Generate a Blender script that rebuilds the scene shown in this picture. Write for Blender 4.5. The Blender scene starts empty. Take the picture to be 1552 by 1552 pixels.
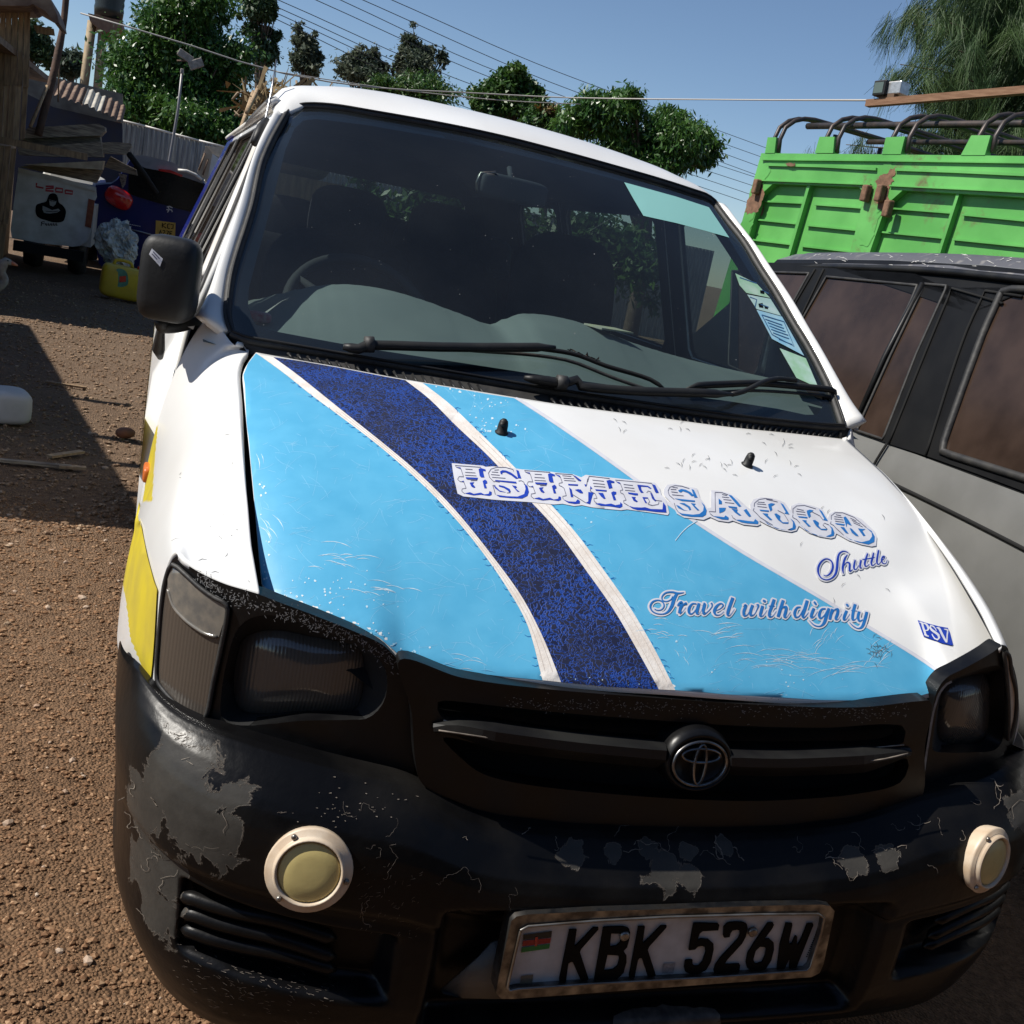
import bpy, bmesh, math, random
import numpy as np
from mathutils import Vector, Matrix, geometry
from mathutils.bvhtree import BVHTree
random.seed(7); RNG = np.random.default_rng(11)
SC = bpy.context.scene; COL = SC.collection

# ------------------------------------------------------------------ camera
CAM = Vector((-.873, -1.300, 1.415)); YAW, PIT, ROL = (math.radians(a) for a in (19.88, -13.74, 11.15)); FPX = 1627.0
_f = Vector((math.sin(YAW)*math.cos(PIT), math.cos(YAW)*math.cos(PIT), math.sin(PIT)))
_r0 = Vector((math.cos(YAW), -math.sin(YAW), 0)); _u0 = _r0.cross(_f)
RIGHT = _r0*math.cos(ROL)+_u0*math.sin(ROL); UP = -_r0*math.sin(ROL)+_u0*math.cos(ROL); FWD = _f
cd = bpy.data.cameras.new('camera'); cam = bpy.data.objects.new('camera', cd); COL.objects.link(cam)
cam.matrix_world = Matrix((RIGHT, UP, -FWD)).transposed().to_4x4(); cam.location = CAM
cd.sensor_width = 36; cd.lens = 36*FPX/1552; cd.clip_start = .05; cd.clip_end = 2000
SC.camera = cam

# ------------------------------------------------------------------ light
SUN_TO = Vector((-.66, .08, .75)).normalized()
w = bpy.data.worlds.new('World'); SC.world = w; w.use_nodes = True
nt = w.node_tree; bg = nt.nodes['Background']; sky = nt.nodes.new('ShaderNodeTexSky'); sky.sky_type = 'NISHITA'; sky.sun_disc = False
sky.sun_elevation = math.asin(SUN_TO.z); sky.sun_rotation = math.atan2(SUN_TO.x, SUN_TO.y)
sky.air_density = 1.0; sky.dust_density = .5; sky.ozone_density = 3.0; sky.altitude = 1600
nt.links.new(sky.outputs[0], bg.inputs[0]); bg.inputs[1].default_value = .088
sd = bpy.data.lights.new('sun', 'SUN'); sd.energy = 5.0; sd.angle = math.radians(.5); sd.color = (1, .95, .87)
so = bpy.data.objects.new('sun', sd); COL.objects.link(so); so.rotation_euler = SUN_TO.to_track_quat('Z', 'Y').to_euler(); so.location = (-20, 0, 30)
vs = SC.view_settings; vs.view_transform = 'Standard'; vs.look = 'None'; vs.exposure = .28; vs.gamma = 1
SC.cycles.max_bounces = 10; SC.cycles.transparent_max_bounces = 16
SC.cycles.use_denoising = True

# ------------------------------------------------------------------ pixel helpers (photograph pixels -> directions)
def ray(px, py): return RIGHT*((px-776)/FPX)-UP*((py-776)/FPX)+FWD
def at(px, py, **k):
    (a, v), = k.items(); i = 'xyz'.index(a); d = ray(px, py); return CAM+d*((v-CAM[i])/d[i])
def atd(px, py, D): return CAM+ray(px, py)*D
def on_profile(px, py, prof):
    """point of the pixel's ray on the surface made by extruding the (y,z) polyline prof along x"""
    d = ray(px, py); best = None
    for (y0, z0), (y1, z1) in zip(prof, prof[1:]):
        ny, nz = -(z1-z0), (y1-y0); den = d.y*ny+d.z*nz
        if abs(den) < 1e-9: continue
        t = ((y0-CAM.y)*ny+(z0-CAM.z)*nz)/den
        if t <= 0: continue
        p = CAM+d*t; s = ((p.y-y0)*(y1-y0)+(p.z-z0)*(z1-z0))/((y1-y0)**2+(z1-z0)**2)
        e = max(0, -s, s-1)
        if best is None or e < best[0]: best = (e, p)
    return best[1]
def crop(x0, y0, k): return lambda pts: [(x0+a*k, y0+b*k) for a, b in pts]

# ------------------------------------------------------------------ mesh helpers
def mk(name, V, F, mat, parent=None, smooth=True, **props):
    me = bpy.data.meshes.new(name); me.from_pydata([tuple(v) for v in V], [], F); me.update()
    o = bpy.data.objects.new(name, me); COL.objects.link(o)
    for m in (mat if isinstance(mat, (list, tuple)) else [mat]): me.materials.append(m)
    if smooth: me.shade_smooth()
    if parent:
        o.parent = parent; o.matrix_parent_inverse = Matrix.Translation(-root_loc(parent))
    for k, v in props.items(): o[k] = v
    return o
def root_loc(o):
    return Vector(o.location) if o.parent is None else Vector((0, 0, 0))   # parts keep world coordinates
def mkq(name, V, nper, mat, parent=None, **props):
    """fast: V (n,3) numpy, consecutive faces of nper verts"""
    V = np.asarray(V, dtype=np.float32); n = len(V)//nper; me = bpy.data.meshes.new(name)
    me.vertices.add(len(V)); me.vertices.foreach_set('co', V.ravel())
    me.loops.add(n*nper); me.loops.foreach_set('vertex_index', np.arange(n*nper, dtype=np.int32))
    me.polygons.add(n); me.polygons.foreach_set('loop_start', np.arange(n, dtype=np.int32)*nper)
    me.update(calc_edges=True); me.validate()
    o = bpy.data.objects.new(name, me); COL.objects.link(o); me.materials.append(mat)
    if parent: o.parent = parent; o.matrix_parent_inverse = Matrix.Translation(-root_loc(parent))
    for k, v in props.items(): o[k] = v
    return o
def thing(name, loc, label, cat, group=None):
    o = bpy.data.objects.new(name, None); COL.objects.link(o); o.location = loc; o.empty_display_size = .1
    o['label'] = label; o['category'] = cat
    if group: o['group'] = group
    return o
def tag(o, label, cat, group=None):
    o['label'] = label; o['category'] = cat
    if group: o['group'] = group
    return o
def mod_solid(o, t, off=-1, mo=0):
    m = o.modifiers.new('s', 'SOLIDIFY'); m.thickness = t; m.offset = off; m.material_offset = mo; m.use_even_offset = False; return o
def mod_bevel(o, wd, seg=2):
    m = o.modifiers.new('b', 'BEVEL'); m.width = wd; m.segments = seg; m.limit_method = 'ANGLE'; m.angle_limit = .6; return o
def grid(f, nu, nv, wrap=False):
    V = [f(i/(nu-1), j/(nv-1)) for j in range(nv) for i in range(nu)]
    F = [(j*nu+i, j*nu+i+1, (j+1)*nu+i+1, (j+1)*nu+i) for j in range(nv-1) for i in range(nu-1)]
    return V, F
def spl(P, n=None, t=None):
    """Catmull-Rom through P (chord length); returns function or n samples"""
    P = [Vector(p) for p in P]; L = [0]
    for a, b in zip(P, P[1:]): L.append(L[-1]+max((b-a).length, 1e-9))
    tot = L[-1]
    def f(u):
        s = min(max(u, 0), 1)*tot; i = 0
        while i < len(P)-2 and s > L[i+1]: i += 1
        h = (s-L[i])/(L[i+1]-L[i]); p0, p1 = P[i], P[i+1]; hl = L[i+1]-L[i]
        m0 = (P[i+1]-P[i-1])/(L[i+1]-L[i-1])*hl if i > 0 else (p1-p0)
        m1 = (P[i+2]-P[i])/(L[i+2]-L[i])*hl if i+2 < len(P) else (p1-p0)
        return p0*(2*h**3-3*h*h+1)+m0*(h**3-2*h*h+h)+p1*(-2*h**3+3*h*h)+m1*(h**3-h*h)
    return f if n is None else [f(i/(n-1)) for i in range(n)]
def spl2(P, n):
    return [(v.x, v.y) for v in spl([(a, b, 0) for a, b in P], n)]
def closed2(P, n):
    Q = list(P)+list(P[:3]); L = [0]
    f = spl([(a, b, 0) for a, b in [P[-1]]+list(P)+list(P[:2])])
    V = [Vector((a, b)) for a, b in [P[-1]]+list(P)+list(P[:2])]; l = [0]
    for a, b in zip(V, V[1:]): l.append(l[-1]+(b-a).length)
    s0, s1 = l[1]/l[-1], l[len(P)+1]/l[-1]
    return [(v.x, v.y) for v in (f(s0+(s1-s0)*i/n) for i in range(n))]
def resample(P, n, closed=True):
    V = [Vector(p) for p in P]; V = V+[V[0]] if closed else V; l = [0]
    for a, b in zip(V, V[1:]): l.append(l[-1]+(b-a).length)
    out = []; m = n if closed else n-1
    for i in range(n):
        s = l[-1]*i/m; k = 0
        while k < len(V)-2 and s > l[k+1]: k += 1
        out.append(V[k].lerp(V[k+1], (s-l[k])/max(l[k+1]-l[k], 1e-9)))
    return out
def frame(d, hint=Vector((0, 0, 1))):
    d = d.normalized(); h = hint if abs(d.dot(hint)) < .95 else Vector((1, 0, 0)); a = d.cross(h).normalized(); return a, a.cross(d)
def tube_vf(P, r, n=8, cap=True, V=None, F=None, flat=1.0):
    P = [Vector(p) for p in P]; V = [] if V is None else V; F = [] if F is None else F; b0 = len(V); m = len(P)
    ref = None
    for i, p in enumerate(P):
        d = (P[min(i+1, m-1)]-P[max(i-1, 0)])
        if ref is None: a, b = frame(d)
        else:
            b = (ref-d.normalized()*ref.dot(d.normalized())).normalized(); a = d.normalized().cross(b)
        ref = b; rr = r[i] if isinstance(r, (list, tuple)) else r
        for k in range(n):
            t = 2*math.pi*k/n; V.append(p+(a*math.cos(t)+b*math.sin(t)*flat)*rr)
    for i in range(m-1):
        for k in range(n): F.append((b0+i*n+k, b0+i*n+(k+1) % n, b0+(i+1)*n+(k+1) % n, b0+(i+1)*n+k))
    if cap: F.append(tuple(b0+k for k in range(n))[::-1]); F.append(tuple(b0+(m-1)*n+k for k in range(n)))
    return V, F
def tube(name, P, r, mat, parent=None, n=8, **k):
    V, F = tube_vf(P, r, n); return mk(name, V, F, mat, parent, **k)
def box_vf(c, s, R=None, V=None, F=None):
    V = [] if V is None else V; F = [] if F is None else F; b = len(V); c = Vector(c)
    for k in range(8):
        v = Vector(((k & 1)-.5, (k >> 1 & 1)-.5, (k >> 2 & 1)-.5)); v = Vector((v.x*s[0], v.y*s[1], v.z*s[2]))
        V.append(c+(R @ v if R else v))
    for q in ((0, 2, 3, 1), (4, 5, 7, 6), (0, 1, 5, 4), (2, 6, 7, 3), (0, 4, 6, 2), (1, 3, 7, 5)): F.append(tuple(b+i for i in q))
    return V, F
def box(name, c, s, mat, parent=None, R=None, bev=0, **k):
    V, F = box_vf(c, s, R); o = mk(name, V, F, mat, parent, smooth=False, **k)
    if bev: mod_bevel(o, bev)
    return o
def loft_vf(loops, closed=True, cap0=False, cap1=False, V=None, F=None):
    V = [] if V is None else V; F = [] if F is None else F; n = len(loops[0]); b = len(V)
    for L in loops: V += [Vector(p) for p in L]
    for j in range(len(loops)-1):
        for i in range(n if closed else n-1):
            F.append((b+j*n+i, b+j*n+(i+1) % n, b+(j+1)*n+(i+1) % n, b+(j+1)*n+i))
    if cap0: F.append(tuple(b+i for i in range(n))[::-1])
    if cap1: F.append(tuple(b+(len(loops)-1)*n+i for i in range(n)))
    return V, F
def lathe_vf(prof, c, ax, n=24, V=None, F=None):
    """prof: (radius, along axis)"""
    ax = Vector(ax).normalized(); a, b = frame(ax); c = Vector(c)
    return loft_vf([[c+ax*h+(a*math.cos(2*math.pi*k/n)+b*math.sin(2*math.pi*k/n))*r for k in range(n)] for r, h in prof], True, True, True, V, F)
def rbox_vf(c, s, rad, R=None, n=4, V=None, F=None, p=4.0):
    """superellipsoid cushion"""
    V = [] if V is None else V; F = [] if F is None else F; b0 = len(V); nu, nv = 24, 14; c = Vector(c)
    e = lambda t: math.copysign(abs(t)**(2/p), t)
    for j in range(nv+1):
        ph = -math.pi/2+math.pi*j/nv
        for i in range(nu):
            th = 2*math.pi*i/nu
            v = Vector((e(math.cos(ph))*e(math.cos(th))*s[0]/2, e(math.cos(ph))*e(math.sin(th))*s[1]/2, e(math.sin(ph))*s[2]/2))
            V.append(c+(R @ v if R else v))
    for j in range(nv):
        for i in range(nu): F.append((b0+j*nu+i, b0+j*nu+(i+1) % nu, b0+(j+1)*nu+(i+1) % nu, b0+(j+1)*nu+i))
    return V, F
def inside(p, poly):
    x, y = p; c = False; n = len(poly)
    for i in range(n):
        x0, y0 = poly[i]; x1, y1 = poly[(i+1) % n]
        if (y0 > y) != (y1 > y) and x < (x1-x0)*(y-y0)/(y1-y0)+x0: c = not c
    return c
def cdt(polys, step=0):
    """even-odd fill of 2-D polygons; returns verts, tris"""
    vs = []; es = []
    for P in polys:
        b = len(vs); n = len(P)
        for i in range(n): vs.append(Vector(P[i])); es.append((b+i, b+(i+1) % n))
    if step:
        xs = [v.x for v in vs]; ys = [v.y for v in vs]; y = min(ys)+step*.5
        while y < max(ys):
            x = min(xs)+step*.5
            while x < max(xs):
                q = (x, y)
                if sum(inside(q, P) for P in polys) % 2: vs.append(Vector(q))
                x += step
            y += step
    V, E, F = geometry.delaunay_2d_cdt(vs, es, [], 0, 1e-7)[:3]
    T = []
    for f in F:
        c = sum((V[i] for i in f), Vector((0, 0)))/3
        if sum(inside((c.x, c.y), P) for P in polys) % 2: T.append(tuple(f))
    return V, T
class Surf:
    def __init__(s, V, F): s.b = BVHTree.FromPolygons([Vector(v) for v in V], F)
    def hit(s, px, py):
        d = ray(px, py).normalized(); l, n, i, t = s.b.ray_cast(CAM, d)
        if l is None:
            # nearest point to the ray
            best = None
            for k in range(60):
                q = CAM+d*(.8+k*.05); l2, n2, i2, t2 = s.b.find_nearest(q)
                if best is None or t2 < best[0]: best = (t2, l2, n2)
            l, n = best[1], best[2]
        if n.dot(d) > 0: n = -n
        return l, n
def patch(name, polys, surf, off, mat, parent, step=12, thick=0, smooth=True, flip=False):
    """pixel outlines laid on a real surface, lifted by off along its normal, with thickness"""
    V2, T = cdt(polys, step); P = []; N = []
    for v in V2:
        l, n = surf.hit(v.x, v.y); P.append(l+n*off); N.append(n)
    F = []
    for t in T:
        a, b, c = (P[i] for i in t); F.append(t if (b-a).cross(c-a).dot(N[t[0]]) > 0 else t[::-1])
    if thick:
        m = len(P); cnt = {}
        for t in F:
            for i in range(3): e = (t[i], t[(i+1) % 3]); cnt[e] = 1
        Bk = [p-n*thick for p, n in zip(P, N)]; V = P+Bk+P+Bk; G = list(F)+[tuple(i+m for i in t[::-1]) for t in F]
        for (a, b) in cnt:
            if (b, a) not in cnt: G.append((b+2*m, a+2*m, a+3*m, b+3*m))
        P, F = V, G
    return mk(name, P, F, mat, parent, smooth)
def ribbon_vf(pts, wd, surf, off, V, F):
    """stroke: pts (px,py) or (px,py,w)"""
    n = len(pts); b = len(V)
    for i, p in enumerate(pts):
        q0 = pts[max(i-1, 0)]; q1 = pts[min(i+1, n-1)]; dx, dy = q1[0]-q0[0], q1[1]-q0[1]; l = math.hypot(dx, dy) or 1
        h = (p[2] if len(p) > 2 else wd)/2; nx, ny = -dy/l*h, dx/l*h
        for s in (-1, 1):
            a, nn = surf.hit(p[0]+nx*s, p[1]+ny*s); V.append(a+nn*off)
    for i in range(n-1): F.append((b+2*i, b+2*i+1, b+2*i+3, b+2*i+2))

# ------------------------------------------------------------------ materials
def mat(name, c, c2=None, sc=8, rough=.5, metal=0, bump=0, bsc=40, coat=0, detail=6, r2=None, spec=.5, lo=.35, hi=.65, stretch=None, emit=None):
    m = bpy.data.materials.new(name); m.use_nodes = True; t = m.node_tree; b = t.nodes['Principled BSDF']; L = t.links.new
    b.inputs['Base Color'].default_value = (*c, 1); b.inputs['Roughness'].default_value = rough; b.inputs['Metallic'].default_value = metal
    b.inputs['Coat Weight'].default_value = coat; b.inputs['Coat Roughness'].default_value = .08; b.inputs['Specular IOR Level'].default_value = spec
    tc = t.nodes.new('ShaderNodeTexCoord'); mp = t.nodes.new('ShaderNodeMapping'); L(tc.outputs['Object'], mp.inputs[0])
    if stretch: mp.inputs['Scale'].default_value = stretch
    if c2 is not None or r2 is not None:
        n = t.nodes.new('ShaderNodeTexNoise'); n.inputs['Scale'].default_value = sc; n.inputs['Detail'].default_value = detail; L(mp.outputs[0], n.inputs[0])
        r = t.nodes.new('ShaderNodeMapRange'); r.inputs[1].default_value = lo; r.inputs[2].default_value = hi; L(n.outputs[0], r.inputs[0])
        if c2 is not None:
            x = t.nodes.new('ShaderNodeMix'); x.data_type = 'RGBA'; L(r.outputs[0], x.inputs[0]); x.inputs[6].default_value = (*c, 1); x.inputs[7].default_value = (*c2, 1); L(x.outputs[2], b.inputs['Base Color'])
        if r2 is not None:
            y = t.nodes.new('ShaderNodeMapRange'); L(r.outputs[0], y.inputs[0]); y.inputs[3].default_value = rough; y.inputs[4].default_value = r2; L(y.outputs[0], b.inputs['Roughness'])
    if bump:
        n2 = t.nodes.new('ShaderNodeTexNoise'); n2.inputs['Scale'].default_value = bsc; n2.inputs['Detail'].default_value = 5; L(mp.outputs[0], n2.inputs[0])
        bp = t.nodes.new('ShaderNodeBump'); bp.inputs['Strength'].default_value = bump; bp.inputs['Distance'].default_value = .01; L(n2.outputs[0], bp.inputs['Height']); L(bp.outputs[0], b.inputs['Normal'])
    return m
def glass(name, tint, refl_rough=.0, haze=.0, hazecol=(.5, .5, .48), base_refl=1.0, ior=1.5):
    m = bpy.data.materials.new(name); m.use_nodes = True; t = m.node_tree; L = t.links.new; t.nodes.remove(t.nodes['Principled BSDF'])
    out = t.nodes['Material Output']; tr = t.nodes.new('ShaderNodeBsdfTransparent'); tr.inputs[0].default_value = (*tint, 1)
    gl = t.nodes.new('ShaderNodeBsdfGlossy'); gl.inputs['Roughness'].default_value = refl_rough; ge = t.nodes.new('ShaderNodeNewGeometry'); dt = t.nodes.new('ShaderNodeVectorMath'); dt.operation = 'DOT_PRODUCT'; L(ge.outputs['Normal'], dt.inputs[0]); L(ge.outputs['Incoming'], dt.inputs[1])
    def mth(op, a, b):
        n = t.nodes.new('ShaderNodeMath'); n.operation = op
        for i, v in ((0, a), (1, b)):
            if isinstance(v, (int, float)): n.inputs[i].default_value = v
            elif v is not None: L(v, n.inputs[i])
        return n.outputs[0]
    r0 = ((ior-1)/(ior+1))**2*1.3
    mu_o = mth('ADD', mth('MULTIPLY', mth('POWER', mth('SUBTRACT', 1, mth('ABSOLUTE', dt.outputs['Value'], 0)), 5), (1-r0)*base_refl), r0*base_refl)
    df = t.nodes.new('ShaderNodeBsdfDiffuse'); df.inputs[0].default_value = (*hazecol, 1)
    tc = t.nodes.new('ShaderNodeTexCoord'); no = t.nodes.new('ShaderNodeTexNoise'); no.inputs['Scale'].default_value = 3; no.inputs['Detail'].default_value = 8; L(tc.outputs['Object'], no.inputs[0])
    mr = t.nodes.new('ShaderNodeMapRange'); mr.inputs[1].default_value = .3; mr.inputs[2].default_value = .7; mr.inputs[3].default_value = haze*.5; mr.inputs[4].default_value = haze*1.3; L(no.outputs[0], mr.inputs[0])
    a = t.nodes.new('ShaderNodeMixShader'); L(mr.outputs[0], a.inputs[0]); L(tr.outputs[0], a.inputs[1]); L(df.outputs[0], a.inputs[2])
    b = t.nodes.new('ShaderNodeMixShader'); L(mu_o, b.inputs[0]); L(a.outputs[0], b.inputs[1]); L(gl.outputs[0], b.inputs[2]); L(b.outputs[0], out.inputs[0])
    return m
M = {}
M['white'] = mat('white_paint', (.80, .80, .78), (.72, .71, .68), 3, .32, coat=.4, bump=.02, bsc=6)
M['white_old'] = mat('white_paint_old', (.74, .72, .67), (.60, .56, .50), 5, .45)
M['yellow'] = mat('yellow_stripe', (.62, .50, .03), (.50, .40, .05), 12, .4)
M['lblue'] = mat('light_blue_vinyl', (.080, .365, .585), (.10, .40, .62), 22, .38, coat=.15, bump=.03, bsc=25)
M['vinyl'] = mat('off_white_vinyl', (.62, .63, .68), (.56, .56, .60), 40, .45)
M['band'] = mat('white_band', (.76, .73, .69), (.66, .60, .54), 30, .5, bump=.1, bsc=180)
M['tblue'] = mat('print_blue', (.012, .13, .40), (.02, .16, .45), 30, .45)
M['rblue'] = mat('print_royal', (.010, .035, .33), (.012, .05, .40), 30, .45)
M['tline'] = mat('print_line', (.10, .10, .16), rough=.5)
M['black'] = mat('black_plastic', (.007, .007, .008), (.014, .014, .013), 9, .42, bump=.06, bsc=120, r2=.6, spec=.35)
M['bumper'] = mat('bumper_black', (.003, .003, .0034), (.011, .010, .009), 6, .30, bump=.10, bsc=45, r2=.5, lo=.45, hi=.75, spec=.20)
M['gloss'] = mat('gloss_black', (.0035, .0035, .004), (.009, .009, .009), 14, .28, bump=.05, bsc=60, r2=.45, spec=.3)
M['void'] = mat('dark_cavity', (.004, .004, .004), rough=.9)
M['rubber'] = mat('rubber', (.014, .014, .015), (.035, .033, .03), 25, .6, bump=.1, bsc=90)
M['primer'] = mat('bare_plastic', (.035, .036, .036), (.10, .09, .075), 14, .45, bump=.12, bsc=70)
M['peel'] = mat('peeling_edge', (.27, .23, .185), (.10, .08, .065), 40, .7)
M['cream'] = mat('cream_plastic', (.62, .52, .40), (.50, .38, .26), 30, .45)
M['amberlens'] = mat('yellow_lens', (.56, .46, .19), (.48, .39, .16), 20, .32, bump=.02, bsc=200)
M['chrome'] = mat('dull_chrome', (.30, .30, .30), (.10, .09, .08), 40, .28, metal=1, r2=.5)
M['plate'] = mat('plate_white', (.50, .49, .48), (.42, .41, .40), 40, .4)
M['ink'] = mat('plate_ink', (.003, .003, .003), rough=.6, spec=.1)
M['steel'] = mat('bare_steel', (.30, .29, .27), (.18, .15, .12), 30, .35, metal=.8)
M['orange'] = mat('orange_lens', (.55, .14, .03), rough=.3)
M['red'] = mat('red_lens', (.55, .012, .010), (.35, .01, .01), 9, .15, coat=.6)
M['dash'] = mat('dash_plastic', (.17, .185, .175), (.20, .215, .20), 5, .75)
M['trim'] = mat('interior_trim', (.035, .037, .042), (.045, .046, .05), 9, .8)
M['liner'] = mat('headliner', (.05, .055, .065), (.06, .065, .07), 5, .9)
M['seat'] = mat('seat_cloth', (.014, .015, .019), (.022, .023, .028), 30, .9, bump=.15, bsc=200)
M['glass'] = glass('windscreen_glass', (.57, .67, .67), 0, .018, (.42, .46, .48), 1.0)
M['sglass'] = glass('side_glass', (.46, .50, .47), 0, .05, (.30, .24, .20))
M['sglass_brown'] = glass('side_glass_brown', (.42, .42, .40), .03, .28, (.20, .155, .12))  # brown haze mixed into the rear side glass
M['frit'] = mat('frit', (.006, .009, .016), rough=.12)
M['deepblue'] = mat('deep_blue_paint', (.010, .022, .24), (.012, .028, .30), 6, .25, coat=.5)
M['wire'] = mat('dark_wire', (.03, .03, .032), rough=.6)
M['silver'] = mat('antenna_steel', (.35, .35, .36), rough=.3, metal=1)
def crackle():
    m = bpy.data.materials.new('cracked_navy_vinyl'); m.use_nodes = True; t = m.node_tree; b = t.nodes['Principled BSDF']; L = t.links.new
    tc = t.nodes.new('ShaderNodeTexCoord'); no = t.nodes.new('ShaderNodeTexNoise'); no.inputs['Scale'].default_value = 60; no.inputs['Detail'].default_value = 3
    L(tc.outputs['Object'], no.inputs[0]); ad = t.nodes.new('ShaderNodeMix'); ad.data_type = 'RGBA'; ad.blend_type = 'LINEAR_LIGHT'; ad.inputs[0].default_value = .018
    L(tc.outputs['Object'], ad.inputs[6]); L(no.outputs['Color'], ad.inputs[7])
    v = t.nodes.new('ShaderNodeTexVoronoi'); v.feature = 'DISTANCE_TO_EDGE'; v.inputs['Scale'].default_value = 105; L(ad.outputs[2], v.inputs[0])
    v2 = t.nodes.new('ShaderNodeTexVoronoi'); v2.inputs['Scale'].default_value = 105; L(ad.outputs[2], v2.inputs[0])
    n2 = t.nodes.new('ShaderNodeTexNoise'); n2.inputs['Scale'].default_value = 9; L(tc.outputs['Object'], n2.inputs[0])
    wd = t.nodes.new('ShaderNodeMapRange'); wd.inputs[1].default_value = .35; wd.inputs[2].default_value = .65; wd.inputs[3].default_value = .06; wd.inputs[4].default_value = .24; L(n2.outputs[0], wd.inputs[0])
    r = t.nodes.new('ShaderNodeMapRange'); r.inputs[1].default_value = 0; L(wd.outputs[0], r.inputs[2]); L(v.outputs[0], r.inputs[0])
    cell = t.nodes.new('ShaderNodeMix'); cell.data_type = 'RGBA'; L(v2.outputs['Color'], cell.inputs[0]); cell.inputs[6].default_value = (.006, .010, .040, 1); cell.inputs[7].default_value = (.022, .024, .042, 1)
    x = t.nodes.new('ShaderNodeMix'); x.data_type = 'RGBA'; L(r.outputs[0], x.inputs[0]); x.inputs[6].default_value = (.010, .058, .32, 1); L(cell.outputs[2], x.inputs[7]); L(x.outputs[2], b.inputs['Base Color'])
    bp = t.nodes.new('ShaderNodeBump'); bp.inputs['Strength'].default_value = .35; bp.inputs['Distance'].default_value = .004; L(r.outputs[0], bp.inputs['Height']); L(bp.outputs[0], b.inputs['Normal'])
    b.inputs['Roughness'].default_value = .55; b.inputs['Specular IOR Level'].default_value = .3
    return m
M['navy'] = crackle()
def lens(name, c, sc, axis='X', st=.5):
    m = mat(name, c, None, rough=.12, coat=.6); t = m.node_tree; b = t.nodes['Principled BSDF']; tc = t.nodes['Texture Coordinate']
    wv = t.nodes.new('ShaderNodeTexWave'); wv.bands_direction = axis; wv.inputs['Scale'].default_value = sc; t.links.new(tc.outputs['Object'], wv.inputs[0])
    bp = t.nodes.new('ShaderNodeBump'); bp.inputs['Strength'].default_value = st; bp.inputs['Distance'].default_value = .004; t.links.new(wv.outputs[0], bp.inputs['Height']); t.links.new(bp.outputs[0], b.inputs['Normal'])
    return m
M['hlens'] = lens('headlamp_lens', (.075, .072, .064), 60, 'X', .14)
M['clens'] = lens('corner_lens', (.075, .062, .050), 70, 'X', .10)
M['clens2'] = mat('corner_lens_clear', (.13, .125, .115), (.20, .18, .15), 60, .2, coat=.4)

M['lampglass'] = glass('lamp_glass', (.62, .62, .58), 0, .10, (.22, .20, .16))
M['reflector'] = mat('lamp_reflector', (.34, .33, .30), (.12, .10, .08), 30, .16, metal=1, r2=.4, bump=.3, bsc=30)
M['dullblack'] = mat('dull_black', (.0045, .0045, .005), (.009, .009, .009), 6, .5, spec=.18)

# ================================================================== THE VAN
van = thing('passenger_van', (0, 0, 0), 'white minibus with light and dark blue bonnet stripes and scuffed black bumper', 'van')
# ---- fascia base surface (superelliptic plan)
W0, D0, PW = .88, .75, 5.0
def plan(a, dy=0, w=W0):
    return math.copysign(w*abs(math.sin(a))**(2/PW), a), dy+D0*(1-abs(math.cos(a))**(2/PW))
_AS = [math.copysign(1, t)*(math.pi/2)*abs(t)**1.6*.985 for t in np.linspace(-1, 1, 161)]
_FC = {}
def FA(dy):
    k = round(dy, 4)
    if k not in _FC:
        zs = [.1+.025*j for j in range(37)]; n = len(_AS); V = []
        for z in zs:
            for a in _AS: x, y = plan(a, dy); V.append((x, y, z))
        F = [(j*n+i, j*n+i+1, (j+1)*n+i+1, (j+1)*n+i) for j in range(len(zs)-1) for i in range(n-1)]
        _FC[k] = Surf(V, F)
    return _FC[k]

# ---- bonnet
def bulge(y0, z0, y1, z1, b, n=24):
    return [(y0+(y1-y0)*i/n, z0+(z1-z0)*i/n+b*4*(i/n)*(1-i/n)) for i in range(n+1)]
SIDE_PROF = bulge(.2, .861, .875, 1.119, .035)
front_px = [(398, 901, .2), (435, 912, .178), (472, 925, .158), (537, 951, .128), (575, 968, .113), (596, 986, .106), (612, 1001, .102), (650, 1010, .096), (697, 1019, .09), (826, 1032, .075), (922, 1042, .066), (1019, 1048, .061), (1100, 1054, .06), (1244, 1063, .073), (1341, 1064, .088), (1385, 1059, .099), (1413, 1051, .108), (1427, 1037, .113), (1441, 1022, .12), (1478, 1002, .158), (1512, 983, .2)]
HF = spl([at(px, py, y=y) for px, py, y in front_px])
rear_px = [(388, 534), (455, 546), (513, 556), (614, 575), (700, 589), (780, 602), (856, 614), (998, 633), (1104, 647), (1211, 658), (1283, 666)]
def _rz(px): u = (px-388)/(1283-388)*2-1; return 1.119+.008*(1-u*u)
HR = spl([at(px, py, z=_rz(px)) for px, py in rear_px])
gapL = [(398, 901), (391, 830), (386, 770), (382, 728), (377.5, 680), (373.5, 641), (369, 590), (368, 568), (376, 550), (388, 534)]
HLp = [at(398, 901, y=.2)]+[on_profile(px, py, SIDE_PROF) for px, py in gapL[1:-1]]+[HR(0)]
HL = spl(HLp)
HRp = [HF(1)]+[Vector((-p.x, p.y, p.z)) for p in HLp[1:-2]]+[HR(1)]
HRs = spl(HRp)
_us = np.linspace(0, 1, 41); _fp = np.array([HF(u) for u in _us]); _ss = 2*_us-1
_cf = [np.polyfit(_ss, _fp[:, k], 6, w=1+4*(np.abs(_ss) > .80)+20*(np.abs(_ss) > .99)) for k in range(3)]
def HB(u):
    q = Vector([float(np.polyval(_cf[k], 2*u-1)) for k in range(3)]); return q
_b0, _b1 = HF(0)-HB(0), HF(1)-HB(1); _HB0 = HB
HB = lambda u: _HB0(u)+_b0*(1-u)+_b1*u
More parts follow.
